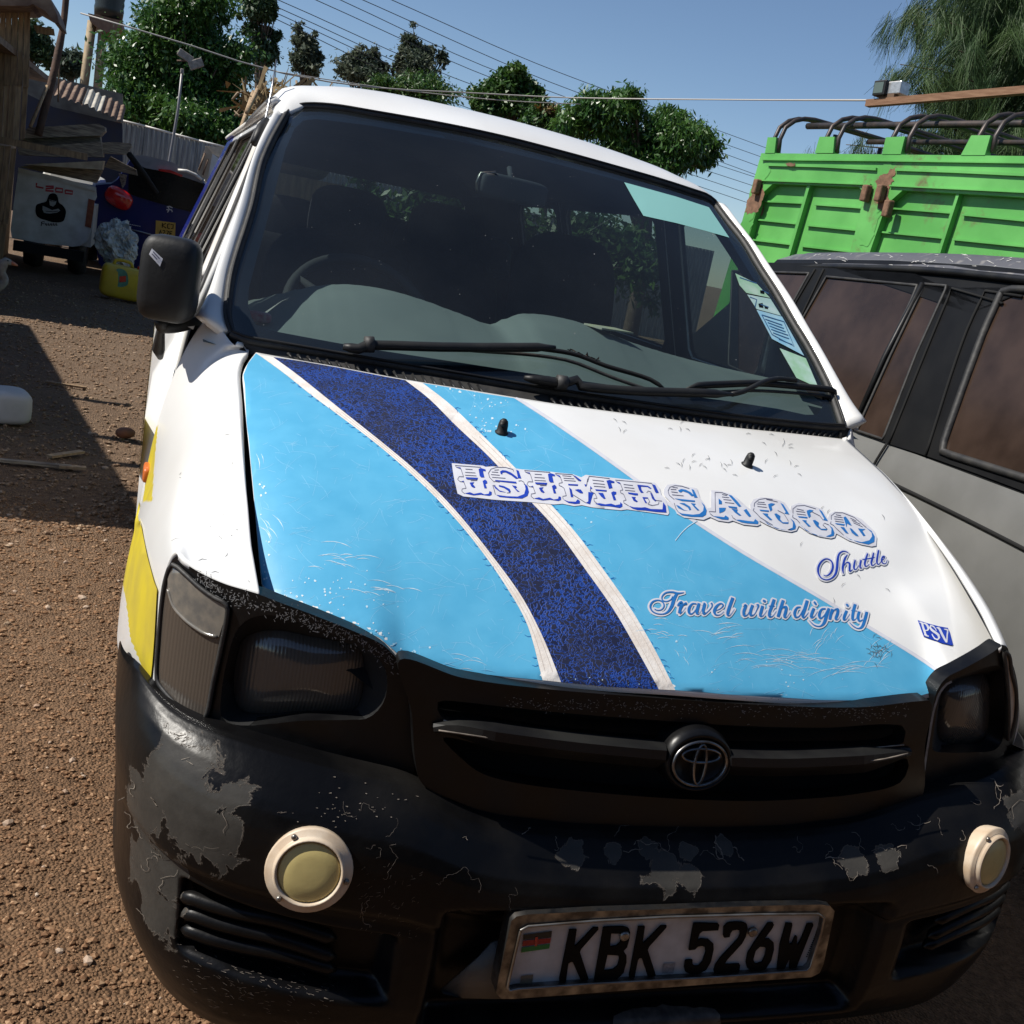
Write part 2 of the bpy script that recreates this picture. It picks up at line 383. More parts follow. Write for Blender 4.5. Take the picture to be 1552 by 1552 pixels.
def hood_pt(u, v):
    F, R, Lf, Rt = HB(u), HR(u), HL(v), HRs(v); dev = HF(u)-F
    p = F*(1-v)+R*v+Lf*(1-u)+Rt*u-(HF(0)*(1-u)*(1-v)+HF(1)*u*(1-v)+HR(0)*(1-u)*v+HR(1)*u*v)
    p += dev*(1-v)**7
    s = 2*u-1; p.z += .026*(1-s*s)*4*v*(1-v); p.y -= .012*(1-s*s)*4*v*(1-v)
    # dents near the far front corner
    for (du, dv, rr, am) in ((.90, .30, .075, -.010), (.86, .22, .06, .006), (.95, .42, .05, -.005), (.30, .15, .10, -.003), (.62, .12, .09, -.004), (.78, .12, .06, .004)):
        p.z += am*math.exp(-((u-du)**2+((v-dv)*.8)**2)/rr**2)
    # folded lip at the front edge
    if v < .012: p.z -= .006*(1-v/.012)**2
    return p
HV, HFc = grid(hood_pt, 121, 81)
SH = Surf(HV, HFc)
hood = mk('hood', HV, HFc, [M['white'], M['void']], van); mod_solid(hood, .012, -1, 1)
hood['label'] = 'bonnet with light blue, navy and white stripes and lettering'
V, F = grid(lambda u, v: hood_pt(u, v)+Vector(((u-.5)*.09, .02, -.055)), 31, 21)
mk('engine_bay_liner', V, F, M['void'], van)

def sheet(name, V, F, mats, parent, out, t):
    out = Vector(out); a = Vector((0, 0, 0))
    for f in F:
        p = [Vector(V[i]) for i in f[:3]]; a += (p[1]-p[0]).cross(p[2]-p[0])
    o = mk(name, V, F if a.dot(out) > 0 else [f[::-1] for f in F], mats, parent); mod_solid(o, t, -1, 1 if len(mats) > 1 else 0); return o
def smooth(e0, e1, x): t = min(1, max(0, (x-e0)/(e1-e0))); return t*t*(3-2*t)
# ---- fenders
def A_pts():
    g = [(393.5, 899), (385, 850), (381, 826), (376, 770), (371.5, 728), (366, 670), (361, 610), (358, 568), (366, 545), (377, 529)]
    P = [at(393.5, 899, y=.2)]+[on_profile(px, py, SIDE_PROF) for px, py in g[1:]]
    P += [at(357, 524, y=.868), at(345, 512, y=.89), at(334, 495, y=.915), at(329, 470, y=.955)]
    return P
AF = spl(A_pts()); FZ = FA(.088)
front_b = [(393.5, 899), (370, 892.5), (343, 884), (312, 869), (288, 853), (275, 841), (267, 837), (259, 845), (251, 865), (244, 892), (240, 930), (238, 965), (235, 1005), (233, 1034)]
FB = spl([FZ.hit(*p)[0] for p in front_b])
def B_pt(s):
    y = .40+.62*s; return Vector((-(.868+.016*math.sin(math.pi*min(1, s*1.05))-.004*s), y, .56))
_as = np.linspace(0, 1, 41); _ap = np.array([AF(u) for u in _as]); _ac = [np.polyfit(_as, _ap[:, k], 3, w=1+8*((_as < .02)+(_as > .98))) for k in range(3)]
def AFs(u): return Vector([float(np.polyval(c, u)) for c in _ac])
def sect(s, t):
    a0, b = AF(s), B_pt(s); a1 = AFs(s); a = a1+(a0-a1)*(1-t)**8; p1 = a+Vector((-.062, .0, -.046)); p2 = b+Vector((-.010, 0, .33))
    q = 1-t; return a*q**3+p1*3*q*q*t+p2*3*q*t*t+b*t**3
def fender_pt(s, t):
    k = (1-s)**4; return sect(s, t)+(FB(t)-sect(0, t))*k
FV, FF = grid(lambda u, v: fender_pt(u, v), 161, 121)
SF = Surf(FV, FF)
def mir(V): return [Vector((-v[0], v[1], v[2])) for v in V]
def flip(F): return [f[::-1] for f in F]
fl = sheet('fender', FV, FF, [M['white'], M['void']], van, (-1, -.2, 1), .01)
FBR = spl([FZ.hit(*p)[0] for p in [(1513, 983), (1519, 979), (1525, 981), (1530, 990), (1536, 1015), (1542, 1045), (1545, 1075), (1543, 1105), (1536, 1140)]])
def sectr(s, t):
    v = sect(s, t); k = 1-.075*(1-s)**2*smooth(0, .6, t); return Vector((-v.x*k, v.y, v.z-.006))
def fenderr_pt(s, t): return sectr(s, t)+(FBR(t)-sectr(0, t))*(1-s)**3
RV_, RF_ = grid(fenderr_pt, 61, 41)
sheet('fender', RV_, RF_, [M['white'], M['void']], van, (1, -.2, 1), .01)

# ---- side walls
def XS(z):
    if z >= 1.13: return .812-.35*(z-1.13)
    if z >= .95: return .872-.060*((z-.95)/.18)**2
    return .872-.03*((.95-z)/.7)**2
def side_panel(name, outer, holes, sx, m, parent, inset=0, step=.09, thick=.012):
    V2, T = cdt([outer]+holes, step); V = [Vector((sx*(XS(v.y)-inset), v.x, v.y)) for v in V2]
    F = []
    for t in T:
        a, b, c = (V[i] for i in t); F.append(t if ((b-a).cross(c-a)).x*sx > 0 else t[::-1])
    o = mk(name, V, F, m, parent, smooth=True)
    if thick: mod_solid(o, thick, -1, 1 if isinstance(m, list) and len(m) > 1 else 0)
    return o
def arcp(cy, cz, r, a0, a1, n=14): return [(cy+r*math.cos(math.radians(a0+(a1-a0)*i/n)), cz+r*math.sin(math.radians(a0+(a1-a0)*i/n))) for i in range(n+1)]
def rrect(y0, y1, z0, z1, sl0=0, sl1=0, r=.03):
    return [(y0+r, z0), (y1-r, z0), (y1, z0+r), (y1+sl1, z1-r), (y1-r+sl1, z1), (y0+r+sl0, z1), (y0+sl0, z1-r), (y0, z0+r)]
ARCH1, ARCH2 = (.80, .30, .34), (3.45, .30, .34)
lower = [(1.04, .64), (1.10, .46), (1.13, .32), (1.14, .24), (3.11, .24)]+[(y, z) for y, z in arcp(*ARCH2, 180, 0) if z > .2]+[(3.79, .24), (4.33, .28), (4.36, .70), (4.35, 1.13), (1.03, 1.13), (1.02, .705)]
upper_f = [(.965, 1.135), (2.0, 1.135), (2.0, 1.635), (1.66, 1.635), (1.60, 1.60), (1.25, 1.38)]
win_f = [(1.10, 1.175), (1.88, 1.175), (1.90, 1.20), (1.90, 1.575), (1.87, 1.595), (1.70, 1.595), (1.655, 1.575), (1.30, 1.345), (1.09, 1.20)]
upper_m = [(2.008, 1.135), (3.02, 1.135), (3.02, 1.635), (2.008, 1.635)]
win_m = rrect(2.08, 2.96, 1.175, 1.595)
upper_r = [(3.028, 1.135), (3.66, 1.135), (3.64, 1.635), (3.028, 1.635)]
win_r = rrect(3.08, 3.62, 1.175, 1.595, 0, -.03)
dp = [(3.662, 1.135), (4.35, 1.135), (4.30, 1.40), (4.22, 1.635), (3.642, 1.635)]
LOWER_DONE = []
for sx in (-1, 1):
    side_panel('side_panel', lower, [], sx, [M['white'], M['trim']], van)
    for nm, po, wi, gl in (('front_door_frame', upper_f, win_f, 'sglass'), ('sliding_door_frame', upper_m, win_m, 'sglass_brown'), ('quarter_frame', upper_r, win_r, 'sglass_brown')):
        fo = side_panel(nm, po, [wi], sx, [M['white'], M['trim']], van, step=.12)
        side_panel('side_window', wi, [], sx, M[gl if sx < 0 else 'sglass'], fo, inset=.006, thick=0, step=.15)
        # rubber seal round the glass
        P = [Vector((sx*(XS(z)+.002), y, z)) for y, z in wi]; P = resample(P, 60); V, F = tube_vf(P+[P[0]], .006, 6, False); mk('window_seal', V, F, M['rubber'], fo)
    side_panel('rear_pillar', dp, [], sx, [M['deepblue'], M['trim']], van)
    side_panel('yellow_side_stripe', [(1.03, .80), (4.35, .80), (4.35, .92), (1.03, .92)], [], sx, M['yellow'], van, inset=-.0025, thick=0)
    # rain visor over the front window
    P = [Vector((sx*(XS(z)+.003), y+.02, z)) for y, z in ((1.13, 1.225), (1.30, 1.335), (1.50, 1.468), (1.655, 1.572), (1.71, 1.60), (1.95, 1.605))]
    V, F = tube_vf(spl(P, 24), .013, 6, True, flat=.6); mk('rain_visor', V, F, M['white_old'] if sx < 0 else M['rubber'], van)
# ---- windscreen
WP = bulge(.905, 1.143, 1.624, 1.637, .012)
wl_px = [(352, 507), (346, 490), (344, 472), (350, 422), (360, 385), (373, 345), (382, 315), (396, 252), (413, 212), (433, 176)]
wr_px = [(1277, 648), (1270, 626), (1257, 591), (1228, 533), (1200, 487), (1175, 443), (1151, 406), (1128, 368), (1103, 336), (1082, 308)]
wt_px = [(433, 176, 1.632), (441, 168, 1.63), (455, 162, 1.625), (500, 163, 1.605), (554, 171.5, 1.585), (670, 192, 1.56), (760, 211, 1.55), (850, 234, 1.555), (930, 256, 1.57), (1000, 276, 1.59), (1050, 292, 1.61), (1070, 299, 1.62), (1082, 308, 1.626)]
wb_px = [(352, 507), (372, 515), (417, 523), (533, 543), (700, 571), (850, 596), (1000, 618), (1120, 634), (1228, 645), (1277, 648)]
WL = spl([on_profile(px, py, WP) for px, py in wl_px]); WR = spl([on_profile(px, py, WP) for px, py in wr_px])
WT = spl([WL(1)]+[at(px, py, y=y) for px, py, y in wt_px[1:-1]]+[WR(1)])
zb = lambda px: 1.137+(.008 if False else 0)
WB = spl([WL(0)]+[at(px, py, z=1.137) for px, py in wb_px[1:-1]]+[WR(0)])
def ws_pt(u, v):
    p = WB(u)*(1-v)+WT(u)*v+WL(v)*(1-u)+WR(v)*u-(WB(0)*(1-u)*(1-v)+WB(1)*u*(1-v)+WT(0)*(1-u)*v+WT(1)*u*v)
    s = 2*u-1; return p+Vector((0, -.012, .010))*((1-s*s)*4*v*(1-v))
WV, WF = grid(ws_pt, 61, 41); SW = Surf(WV, WF)
ws = mk('windscreen', WV, WF, M['glass'], van)
ring = [WB(i/60) for i in range(61)]+[WR(i/40) for i in range(1, 41)]+[WT(1-i/60) for i in range(1, 61)]+[WL(1-i/40) for i in range(1, 40)]
V, F = tube_vf(ring+[ring[0]], .0095, 8, False); mk('windscreen_seal', V, F, M['rubber'], ws)
V, F = tube_vf([p+Vector((0, -.007, .008)) for p in ring]+[ring[0]+Vector((0, -.007, .008))], .003, 6, False); mk('seal_bead', V, F, M['black'], ws)
wouter = wb_px[:]; wouter = [(a, b) for a, b in wb_px]+wr_px[1:]+[(a, b) for a, b, c in wt_px[::-1]][1:]+wl_px[::-1][1:-1]
winner = [(381, 478), (388, 490), (411, 499), (480, 512), (562, 527), (700, 548), (850, 571), (1000, 592), (1110, 607), (1180, 618), (1222, 627), (1240, 627), (1248, 615), (1247, 600), (1225, 560), (1195, 508), (1150, 432), (1110, 367), (1080, 325), (1055, 306), (1000, 289), (930, 269), (850, 248), (760, 226), (670, 207), (554, 187), (480, 178), (460, 180), (446, 192), (432, 225), (409, 315), (390, 385), (377, 436), (376, 460)]
patch('windscreen_frit', [wouter, winner], SW, -.004, M['frit'], ws, 20)

# ---- A pillars, header and roof
AO_px = [(296, 480), (313, 450), (328, 412), (345, 362), (362, 313), (391, 229), (404, 200), (415, 178)]
AO_y = [.93, 1.0, 1.07, 1.16, 1.25, 1.46, 1.54, 1.60]
AO = spl([at(px, py, y=y) for (px, py), y in zip(AO_px, AO_y)])
def ap(u, v):
    a, b = WL(v)+Vector((-.006, .0, .004)), AO(v)-Vector((0, 0, 0)); p = a.lerp(b, u); return p+Vector((-.010, -.012, .012))*(4*u*(1-u))
V, F = grid(ap, 9, 41); sheet('front_pillar', V, F, [M['white'], M['trim']], van, (-1, -.6, .5), .02)
def apr(u, v):
    a = WR(v)+Vector((.006, 0, .004)); q = AO(v); b = Vector((-q.x, q.y, q.z)); b = a.lerp(b, 1); p = a.lerp(b, u); return p+Vector((.010, -.012, .012))*(4*u*(1-u))
V, F = grid(apr, 9, 41); sheet('front_pillar', V, F, [M['white'], M['trim']], van, (1, -.6, .5), .02)
sil_px = [(409, 160), (419, 140), (432, 132.5), (450, 130), (470, 130), (525, 132), (585, 140), (641, 151), (713, 167), (797, 188), (893, 216), (990, 250), (1030, 268), (1054, 280), (1075, 297), (1092, 318)]
CREST = spl([at(px, py, y=1.76-.10*abs((px-740)/340)**3) for px, py in sil_px])
EDGE = spl([AO(1)+Vector((.0, 0, .0))]+[WT(i/12)+Vector((0, .004, .004)) for i in range(13)]+[Vector((-AO(1).x, AO(1).y, AO(1).z))])
def roof_pt(u, v):
    e, c = EDGE(u), CREST(u)
    if v < .35:
        t = v/.35; m = e.lerp(c, .5)+Vector((0, -.018, .010)); return e*(1-t)**2+m*2*t*(1-t)+c*t*t
    t = (v-.35)/.65; y = c.y+(4.22-c.y)*t; s = 2*u-1
    zt = c.z+.055*math.sin(math.pi*min(t*1.15, 1)*.62)-.04*max(0, t-.75)*4*abs(1) * .5
    k = 1-abs(s)**5; ze = min(c.z, 1.648+.02*(1-abs(s))*8)
    return Vector((c.x*(1-.07*t), y, c.z+(zt-c.z)*k+(min(c.z, 1.650)-c.z)*min(1, t*2)*abs(s)**40))
RV, RF = grid(roof_pt, 49, 41); sheet('roof', RV, RF, [M['white'], M['liner']], van, (0, 0, 1), .03)
for sx in (-1, 1):   # roof rail / drip moulding closing roof to side
    V, F = grid(lambda u, v: (lambda q: Vector((sx*abs(q.x)*(1-u)+sx*XS(1.632)*u, q.y, q.z*(1-u)+1.632*u+.012*4*u*(1-u))))(roof_pt(0 if sx < 0 else 1, .2+.8*v)), 5, 30)
    sheet('roof_rail', V, F, [M['white'], M['liner']], van, (sx, 0, .4), .015)
    P = [Vector((sx*(XS(1.638)+.008), y, 1.640)) for y in np.linspace(1.66, 4.2, 20)]; tube('drip_moulding', P, .010, M['white_old'], van, 6)
tube('roof_seam', [SW.hit(px, py)[0]*0+at(px, py, y=y) for px, py, y in ((449, 138, 1.72), (432, 148, 1.68), (419, 165, 1.63), (412, 185, 1.57))], .0016, M['wire'], van, 5)

# ---- tail
def tail_pt(x, z): return Vector((x, 4.36-.10*max(0, z-1.13)-.20*max(0, z-1.13)**2-.05*(x/.8)**4, z))
to = [(-.80, .35), (.80, .35), (.86, .7), (.845, 1.05), (.80, 1.13), (.63, 1.635), *[(roof_pt(u, 1).x, roof_pt(u, 1).z-.012) for u in np.linspace(.96, .04, 15)], (-.63, 1.635), (-.80, 1.13), (-.845, 1.05), (-.86, .7)]
twin = [(-.62, 1.17), (.62, 1.17), (.66, 1.2), (.56, 1.56), (.52, 1.59), (-.52, 1.59), (-.56, 1.56), (-.66, 1.2)]
V2, T = cdt([to, twin], .1); V = [tail_pt(v.x, v.y) for v in V2]; F = [t if (V[t[1]]-V[t[0]]).cross(V[t[2]]-V[t[0]]).y > 0 else t[::-1] for t in T]
tg = mk('tailgate', V, F, [M['white'], M['trim']], van); mod_solid(tg, .02, -1, 1)
V2, T = cdt([twin], .15); mk('rear_window', [tail_pt(v.x, v.y)+Vector((0, -.008, 0)) for v in V2], T, M['sglass'], tg)

# ---- cowl
CR = lambda u: HR(u)+Vector((0, .016, -.008))
def cowl_pt(u, v):
    a = CR(u); b = WB(u)+Vector((0, -.004, -.004)); p = a.lerp(b, v); p.z += -.012*4*v*(1-v); return p
V, F = grid(cowl_pt, 61, 8); cowl = mk('cowl_panel', V, F, M['rubber'], van); mod_solid(cowl, .01, -1)
V, F = [], []
for i in range(74):
    u = .02+.96*i/73
    if .33 < u < .42 or .05 > u: continue
    a, b = cowl_pt(u, .12), cowl_pt(min(u+.012, 1), .78); d = (b-a)
    tube_vf([a+Vector((0, 0, .006)), b+Vector((0, 0, .006))], .0035, 4, True, V, F)
mk('cowl_louvres', V, F, M['black'], cowl, kind='stuff')
for sx in (-1, 1):
    w0 = WB(0) if sx < 0 else WB(1); a0 = AF(.83); a1 = AF(1)
    P = [Vector((sx*abs(p.x)*1.0, p.y+.012, p.z-.004)) for p in (AF(.80), AF(.86), AF(.92), AF(.97), AF(1))]
    q = [(WL(t) if sx < 0 else WR(t)) for t in (0, .03, .07, .11, .15)]
    V, F = loft_vf([P, q], False); o = mk('cowl_corner', V, F if sx > 0 else flip(F), M['void'], van); mod_solid(o, .01, 0)

# ---- bumper
topL = [(176, 988), (190, 974), (205, 1000), (231, 1038), (262, 1073), (330, 1106), (450, 1143), (540, 1166), (625, 1184), (700, 1224), (760, 1241), (870, 1253), (1000, 1259), (1100, 1261), (1200, 1257), (1300, 1245), (1350, 1232), (1400, 1216), (1480, 1195), (1530, 1172)]
FT = FA(.045); tl = sorted([(h.x, h.z) for h in (FT.hit(*p)[0] for p in topL)])
def z_top(x):
    a = [v for v in tl if v[0] <= x]; b = [v for v in tl if v[0] > x]
    if not a: return tl[0][1]
    if not b: return tl[-1][1]
    (x0, z0), (x1, z1) = a[-1], b[0]; return z0+(z1-z0)*(x-x0)/(x1-x0+1e-9)
_zt = [z_top(x) for x in np.linspace(-.9, .9, 181)]
_zs = [(_zt[i]+_zt[180-i])/2*.5+_zt[i]*.5 for i in range(181)]
_zs = [sum(_zs[max(0, i-2):i+3])/len(_zs[max(0, i-2):i+3]) for i in range(181)]
def z_top2(x): f = (x+.9)*100; i = int(max(0, min(179, f))); return _zs[i]+(_zs[i+1]-_zs[i])*(f-i)
PROF = [(0, .090), (.0, .060), (.004, .048), (.012, .034), (.028, .012), (.045, -.004), (.062, -.018), (.080, -.026), (.10, -.030), (.13, -.031), (.155, -.030), (.163, -.026), (.168, -.017), (.176, -.016), (.19, -.019), (.23, -.022), (.27, -.022), (.30, -.020), (.33, -.014), (.36, -.004), (.385, .012), (.40, .034), (.405, .07)]
def bpt(a, v):
    f = v*(len(PROF)-1); i = min(int(f), len(PROF)-2); d0, y0 = PROF[i]; d1, y1 = PROF[i+1]; k = f-i; d, y = d0+(d1-d0)*k, y0+(y1-y0)*k
    x, yy = plan(a, 0); zt = z_top2(x)-.22*smooth(.34, .62, yy); k = d/.405; z = zt-d if d < .05 else (zt-.05)+(-.05+.05)*0-(d-.05)*((zt-.05-.195)/.355)
    edge = smooth(.55, .86, abs(x))
    # plate recess and corner vents
    rec = .055*smooth(.40, .37, abs(x))*smooth(.245, .275, z)*smooth(.485, .462, z)
    for sx in (-1, 1):
        xx = x*sx; zc = .395+.12*(xx-.62); hh = .048
        rec = max(rec, .05*smooth(.445, .47, xx)*smooth(.775, .755, xx)*smooth(zc-hh-.012, zc-hh+.004, z)*smooth(zc+hh+.012, zc+hh-.004, z))
    sh = 1-.9*max(0, (math.sin(abs(a))**.5 if False else edge))*0
    f0 = 1-.028*smooth(.70, .36, z)-.055*smooth(.36, .18, z)
    return Vector((x*(1-(1-f0)*smooth(.45, .86, abs(x))), yy+y+rec, z))
_AB = [math.copysign(1, t)*(math.pi/2)*abs(t)**1.5*.982 for t in np.linspace(-1, 1, 241)]
nb = 121
BV = [bpt(a, j/(nb-1)) for j in range(nb) for a in _AB]; n = len(_AB)
BF = [(j*n+i, (j+1)*n+i, (j+1)*n+i+1, j*n+i+1) for j in range(nb-1) for i in range(n-1)]
SB = Surf(BV, BF)
bumper = mk('front_bumper', BV, BF, M['bumper'], van); bumper['label'] = 'black front bumper with peeling paint'
# vent ribs in the near corner
c7 = crop(150, 1200, .2269)
for sx in (-1, 1):
    for rr in ([(535, 705), (600, 700), (760, 755), (960, 810), (1190, 855)], [(545, 825), (610, 810), (760, 865), (960, 920), (1190, 975)], [(545, 905), (640, 935), (760, 980), (960, 1030), (1190, 1075)]):
        rr = [(a, b) for a, b in c7(rr)]+[(510, 1423+(rr[0][1]-705)*.235)]
        P = [FA(.004).hit(*q)[0] for q in rr]
        P = [Vector((p.x*(1 if sx < 0 else -1), p.y, p.z)) for p in P]; P = spl(P, 20)
        V, F = tube_vf(P, [.003]+[.011]*18+[.003], 8); mk('vent_rib', V, F, M['bumper'], bumper)

# ---- grille
GZ = .058
gout = [(606, 1000), (700, 1027), (826, 1044), (1000, 1058), (1150, 1068), (1300, 1072), (1400, 1062), (1413, 1064), (1402, 1130), (1395, 1212), (1330, 1240), (1200, 1255), (1000, 1256), (870, 1250), (760, 1238), (690, 1214), (640, 1188), (629, 1150), (624, 1080)]
slot1 = [(664, 1064), (700, 1064), (760, 1071), (870, 1082), (1000, 1092), (1120, 1100), (1250, 1103), (1368, 1100), (1366, 1128), (1250, 1136), (1120, 1136), (1000, 1128), (870, 1117), (800, 1108), (690, 1090), (668, 1086)]
slot2 = [(672, 1118), (760, 1136), (870, 1150), (1000, 1160), (1120, 1166), (1250, 1163), (1374, 1150), (1366, 1185), (1300, 1203), (1200, 1212), (1120, 1214), (1000, 1209), (870, 1198), (780, 1186), (730, 1172), (700, 1150)]
gr = patch('grille', [closed2(gout, 160), closed2(slot1, 120), closed2(slot2, 120)], FA(GZ), 0, M['gloss'], van, 14, thick=.03)
patch('grille_backing', [gout], FA(GZ+.06), 0, M['void'], van, 40)
V, F = [], []
for pts in ([(658, 1103), (690, 1101), (760, 1113), (870, 1127), (940, 1134), (1008, 1140)], [(1106, 1150), (1180, 1152), (1250, 1150), (1320, 1146), (1378, 1139)]):
    Q = spl2(pts, 20); kt = [min(1, (i+.3)/5) if pts[0][0] < 800 else min(1, (19.3-i)/5) for i in range(20)]
    top = [FA(GZ-.004).hit(px, py-11*k)[0] for (px, py), k in zip(Q, kt)]; nose = [FA(GZ-.034*round(k, 1)).hit(px, py)[0] for (px, py), k in zip(Q, kt)]; nose2 = [FA(GZ-.034*round(k, 1)).hit(px, py+7*k)[0] for (px, py), k in zip(Q, kt)]; bot = [FA(GZ-.0).hit(px, py+19*k)[0] for (px, py), k in zip(Q, kt)]; tb = [FA(GZ+.03).hit(px, py-12*k)[0] for (px, py), k in zip(Q, kt)]
    L = [tb, top, nose, nose2, bot]
    loft_vf(L, False, V=V, F=F)
gb = mk('grille_bar', V, F, M['black'], gr, smooth=False, kind='stuff'); mod_solid(gb, .006, -1)
V, F = [], []
for pts, dy in (([(672, 1092), (760, 1104), (870, 1117), (1004, 1129)], -.002), ([(665, 1107), (760, 1121), (870, 1135), (1006, 1148)], -.036), ([(1112, 1157), (1250, 1158), (1330, 1152), (1376, 1142)], -.036), ([(1108, 1139), (1250, 1139), (1370, 1129)], -.004)):
    tube_vf([FA(GZ+dy).hit(*p)[0] for p in spl2(pts, 16)], .0013, 5, True, V, F)
mk('grille_trim_line', V, F, M['peel'], gr, kind='stuff')

# ---- emblem
ec = FA(GZ-.03).hit(1059, 1156)[0]; ex, ez = Vector((1, .02, 0)), Vector((0, .16, .987)).normalized(); en = ez.cross(ex).normalized()
if en.y > 0: en = -en
def ell(a, b, c=(0, 0), n=40, h=0): return [ec+ex*(c[0]+a*math.cos(2*math.pi*i/n))+ez*(c[1]+b*math.sin(2*math.pi*i/n))+en*h for i in range(n)]
V, F = loft_vf([ell(.060, .052, (0, .004), h=-.05), ell(.060, .052, (0, .004), h=-.012), ell(.057, .046, (0, .002), h=.004), ell(.053, .041, h=.005), ell(.052, .040, h=-.002), ell(.02, .015, h=-.003), ell(.001, .001, h=-.003)])
emb = mk('emblem', V, F, M['gloss'], gr)
V, F = [], []
def ering(a, b, c, wd):
    o, i = ell(a, b, c, h=.004), ell(a-wd, b-wd, c, h=.004); m = ell(a-wd/2, b-wd/2, c, h=.009); loft_vf([ell(a, b, c, h=-.003), o, m, i, ell(a-wd, b-wd, c, h=-.003)], V=V, F=F)
ering(.050, .038, (0, 0), .0055); ering(.0125, .034, (0, -.001), .0048); ering(.036, .0135, (0, .013), .005)
mk('emblem_ovals', V, F, M['chrome'], gr, kind='stuff')

# ---- headlamps
def headlamp(out, hole, lensp, corner, cdiv, bz, m_corner, nr):
    out = closed2(out, 160); hole = closed2(hole, 90); corner = closed2(corner, 90)
    bez = patch('headlamp_bezel', [out, hole, corner], FA(bz), 0, M['gloss'], van, 12, thick=.03)
    h = resample([(a, b) for a, b in closed2(hole, 60)], 60); l = resample([(a, b) for a, b in closed2(lensp, 60)], 60)
    L = [[FA(bz).hit(*p)[0] for p in h], [FA(bz+.022).hit(*(Vector(p).lerp(Vector(q), .5)))[0] for p, q in zip(h, l)], [FA(bz+.045).hit(*q)[0] for q in l]]
    V, F = loft_vf(L); mk('lamp_recess', V, F, M['void'], bez)
    # convex lens
    c = sum((Vector(q) for q in l), Vector((0, 0)))/len(l); loops = []
    for k in (1, .85, .6, .35, .12, .001): loops.append([FA(bz+.043-.022*(1-k**3)).hit(*(c+(Vector(q)-c)*k))[0] for q in l])
    V, F = loft_vf(loops); mk('headlamp_lens', V, F, M['hlens'], bez)
    cl = patch('corner_lamp', [corner], FA(bz-.004), 0, m_corner, bez, 8, thick=.02)
    if cdiv:
        V, F = tube_vf([FA(bz-.006).hit(*p)[0] for p in spl2(cdiv, 20)], .0028, 6); mk('lens_ridge', V, F, M['clens2'], bez)
    P = [FA(bz-.006).hit(*p)[0] for p in resample(corner, 60)]; V, F = tube_vf([Vector(p) for p in P]+[P[0]], .0035, 6, False); mk('lamp_gasket', V, F, M['rubber'], bez)
    return bez
k1 = crop(150, 780, .32216)
hl_out = [(267, 843), (288, 859), (312, 873), (343, 886), (370, 894), (396, 902), (408, 907), (472, 931), (537, 957), (578, 976), (598, 994), (612, 1012), (620, 1070), (627, 1130), (628, 1165), (618, 1181), (590, 1181), (540, 1170), (450, 1145), (330, 1107), (262, 1072), (236, 1043), (239, 1000), (241, 950), (246, 895), (253, 867), (260, 850)]
hl_hole = k1([(640, 560), (690, 500), (760, 475), (860, 480), (980, 520), (1120, 570), (1240, 620), (1320, 680), (1355, 760), (1340, 880), (1270, 955), (1180, 965), (950, 970), (800, 985), (650, 990), (580, 960), (575, 850), (600, 700)])
hl_lens = k1([(660, 620), (720, 560), (850, 545), (1000, 575), (1150, 600), (1230, 640), (1245, 760), (1225, 880), (1180, 925), (950, 925), (750, 935), (660, 910), (635, 800)])
hl_cor = k1([(345, 235), (400, 275), (470, 340), (540, 390), (600, 425), (600, 490), (570, 640), (535, 800), (510, 930), (490, 965), (440, 955), (360, 890), (290, 810), (272, 770), (280, 600), (295, 420), (315, 300)])
hz = headlamp(hl_out, hl_hole, hl_lens, hl_cor, k1([(325, 350), (350, 430), (400, 490), (450, 530), (500, 560), (555, 575)]), .088, M['clens'], 0)
patch('corner_lamp_top', [k1([(345, 245), (400, 282), (470, 347), (540, 397), (595, 430), (592, 490), (565, 575), (500, 555), (450, 520), (400, 480), (350, 420), (325, 345), (325, 300)])], FA(.083), .0006, M['clens2'], hz, 8)
k5 = crop(1380, 960, .18048)
hr_out = k5([(215, 505), (255, 425), (320, 360), (420, 310), (560, 235), (680, 165), (780, 100), (815, 120), (830, 175), (880, 330), (905, 480), (905, 700), (880, 850), (850, 1010), (870, 1090), (760, 1230), (560, 1330), (380, 1400), (140, 1440), (90, 1380), (95, 1200), (140, 920), (185, 640)])
hr_hole = k5([(250, 500), (330, 400), (500, 330), (700, 270), (775, 290), (785, 400), (785, 700), (770, 900), (700, 980), (500, 1000), (300, 1000), (190, 980), (190, 860), (220, 660)])
hr_lens = k5([(270, 480), (350, 400), (480, 360), (620, 340), (710, 390), (735, 480), (725, 700), (690, 860), (640, 930), (480, 945), (330, 930), (240, 880), (230, 700)])
hr_cor = k5([(790, 150), (830, 190), (850, 330), (885, 470), (890, 560), (880, 700), (845, 850), (820, 900), (825, 760), (825, 600), (815, 430), (800, 280)])
headlamp(hr_out, hr_hole, hr_lens, hr_cor, None, .088, M['cream'], 1)

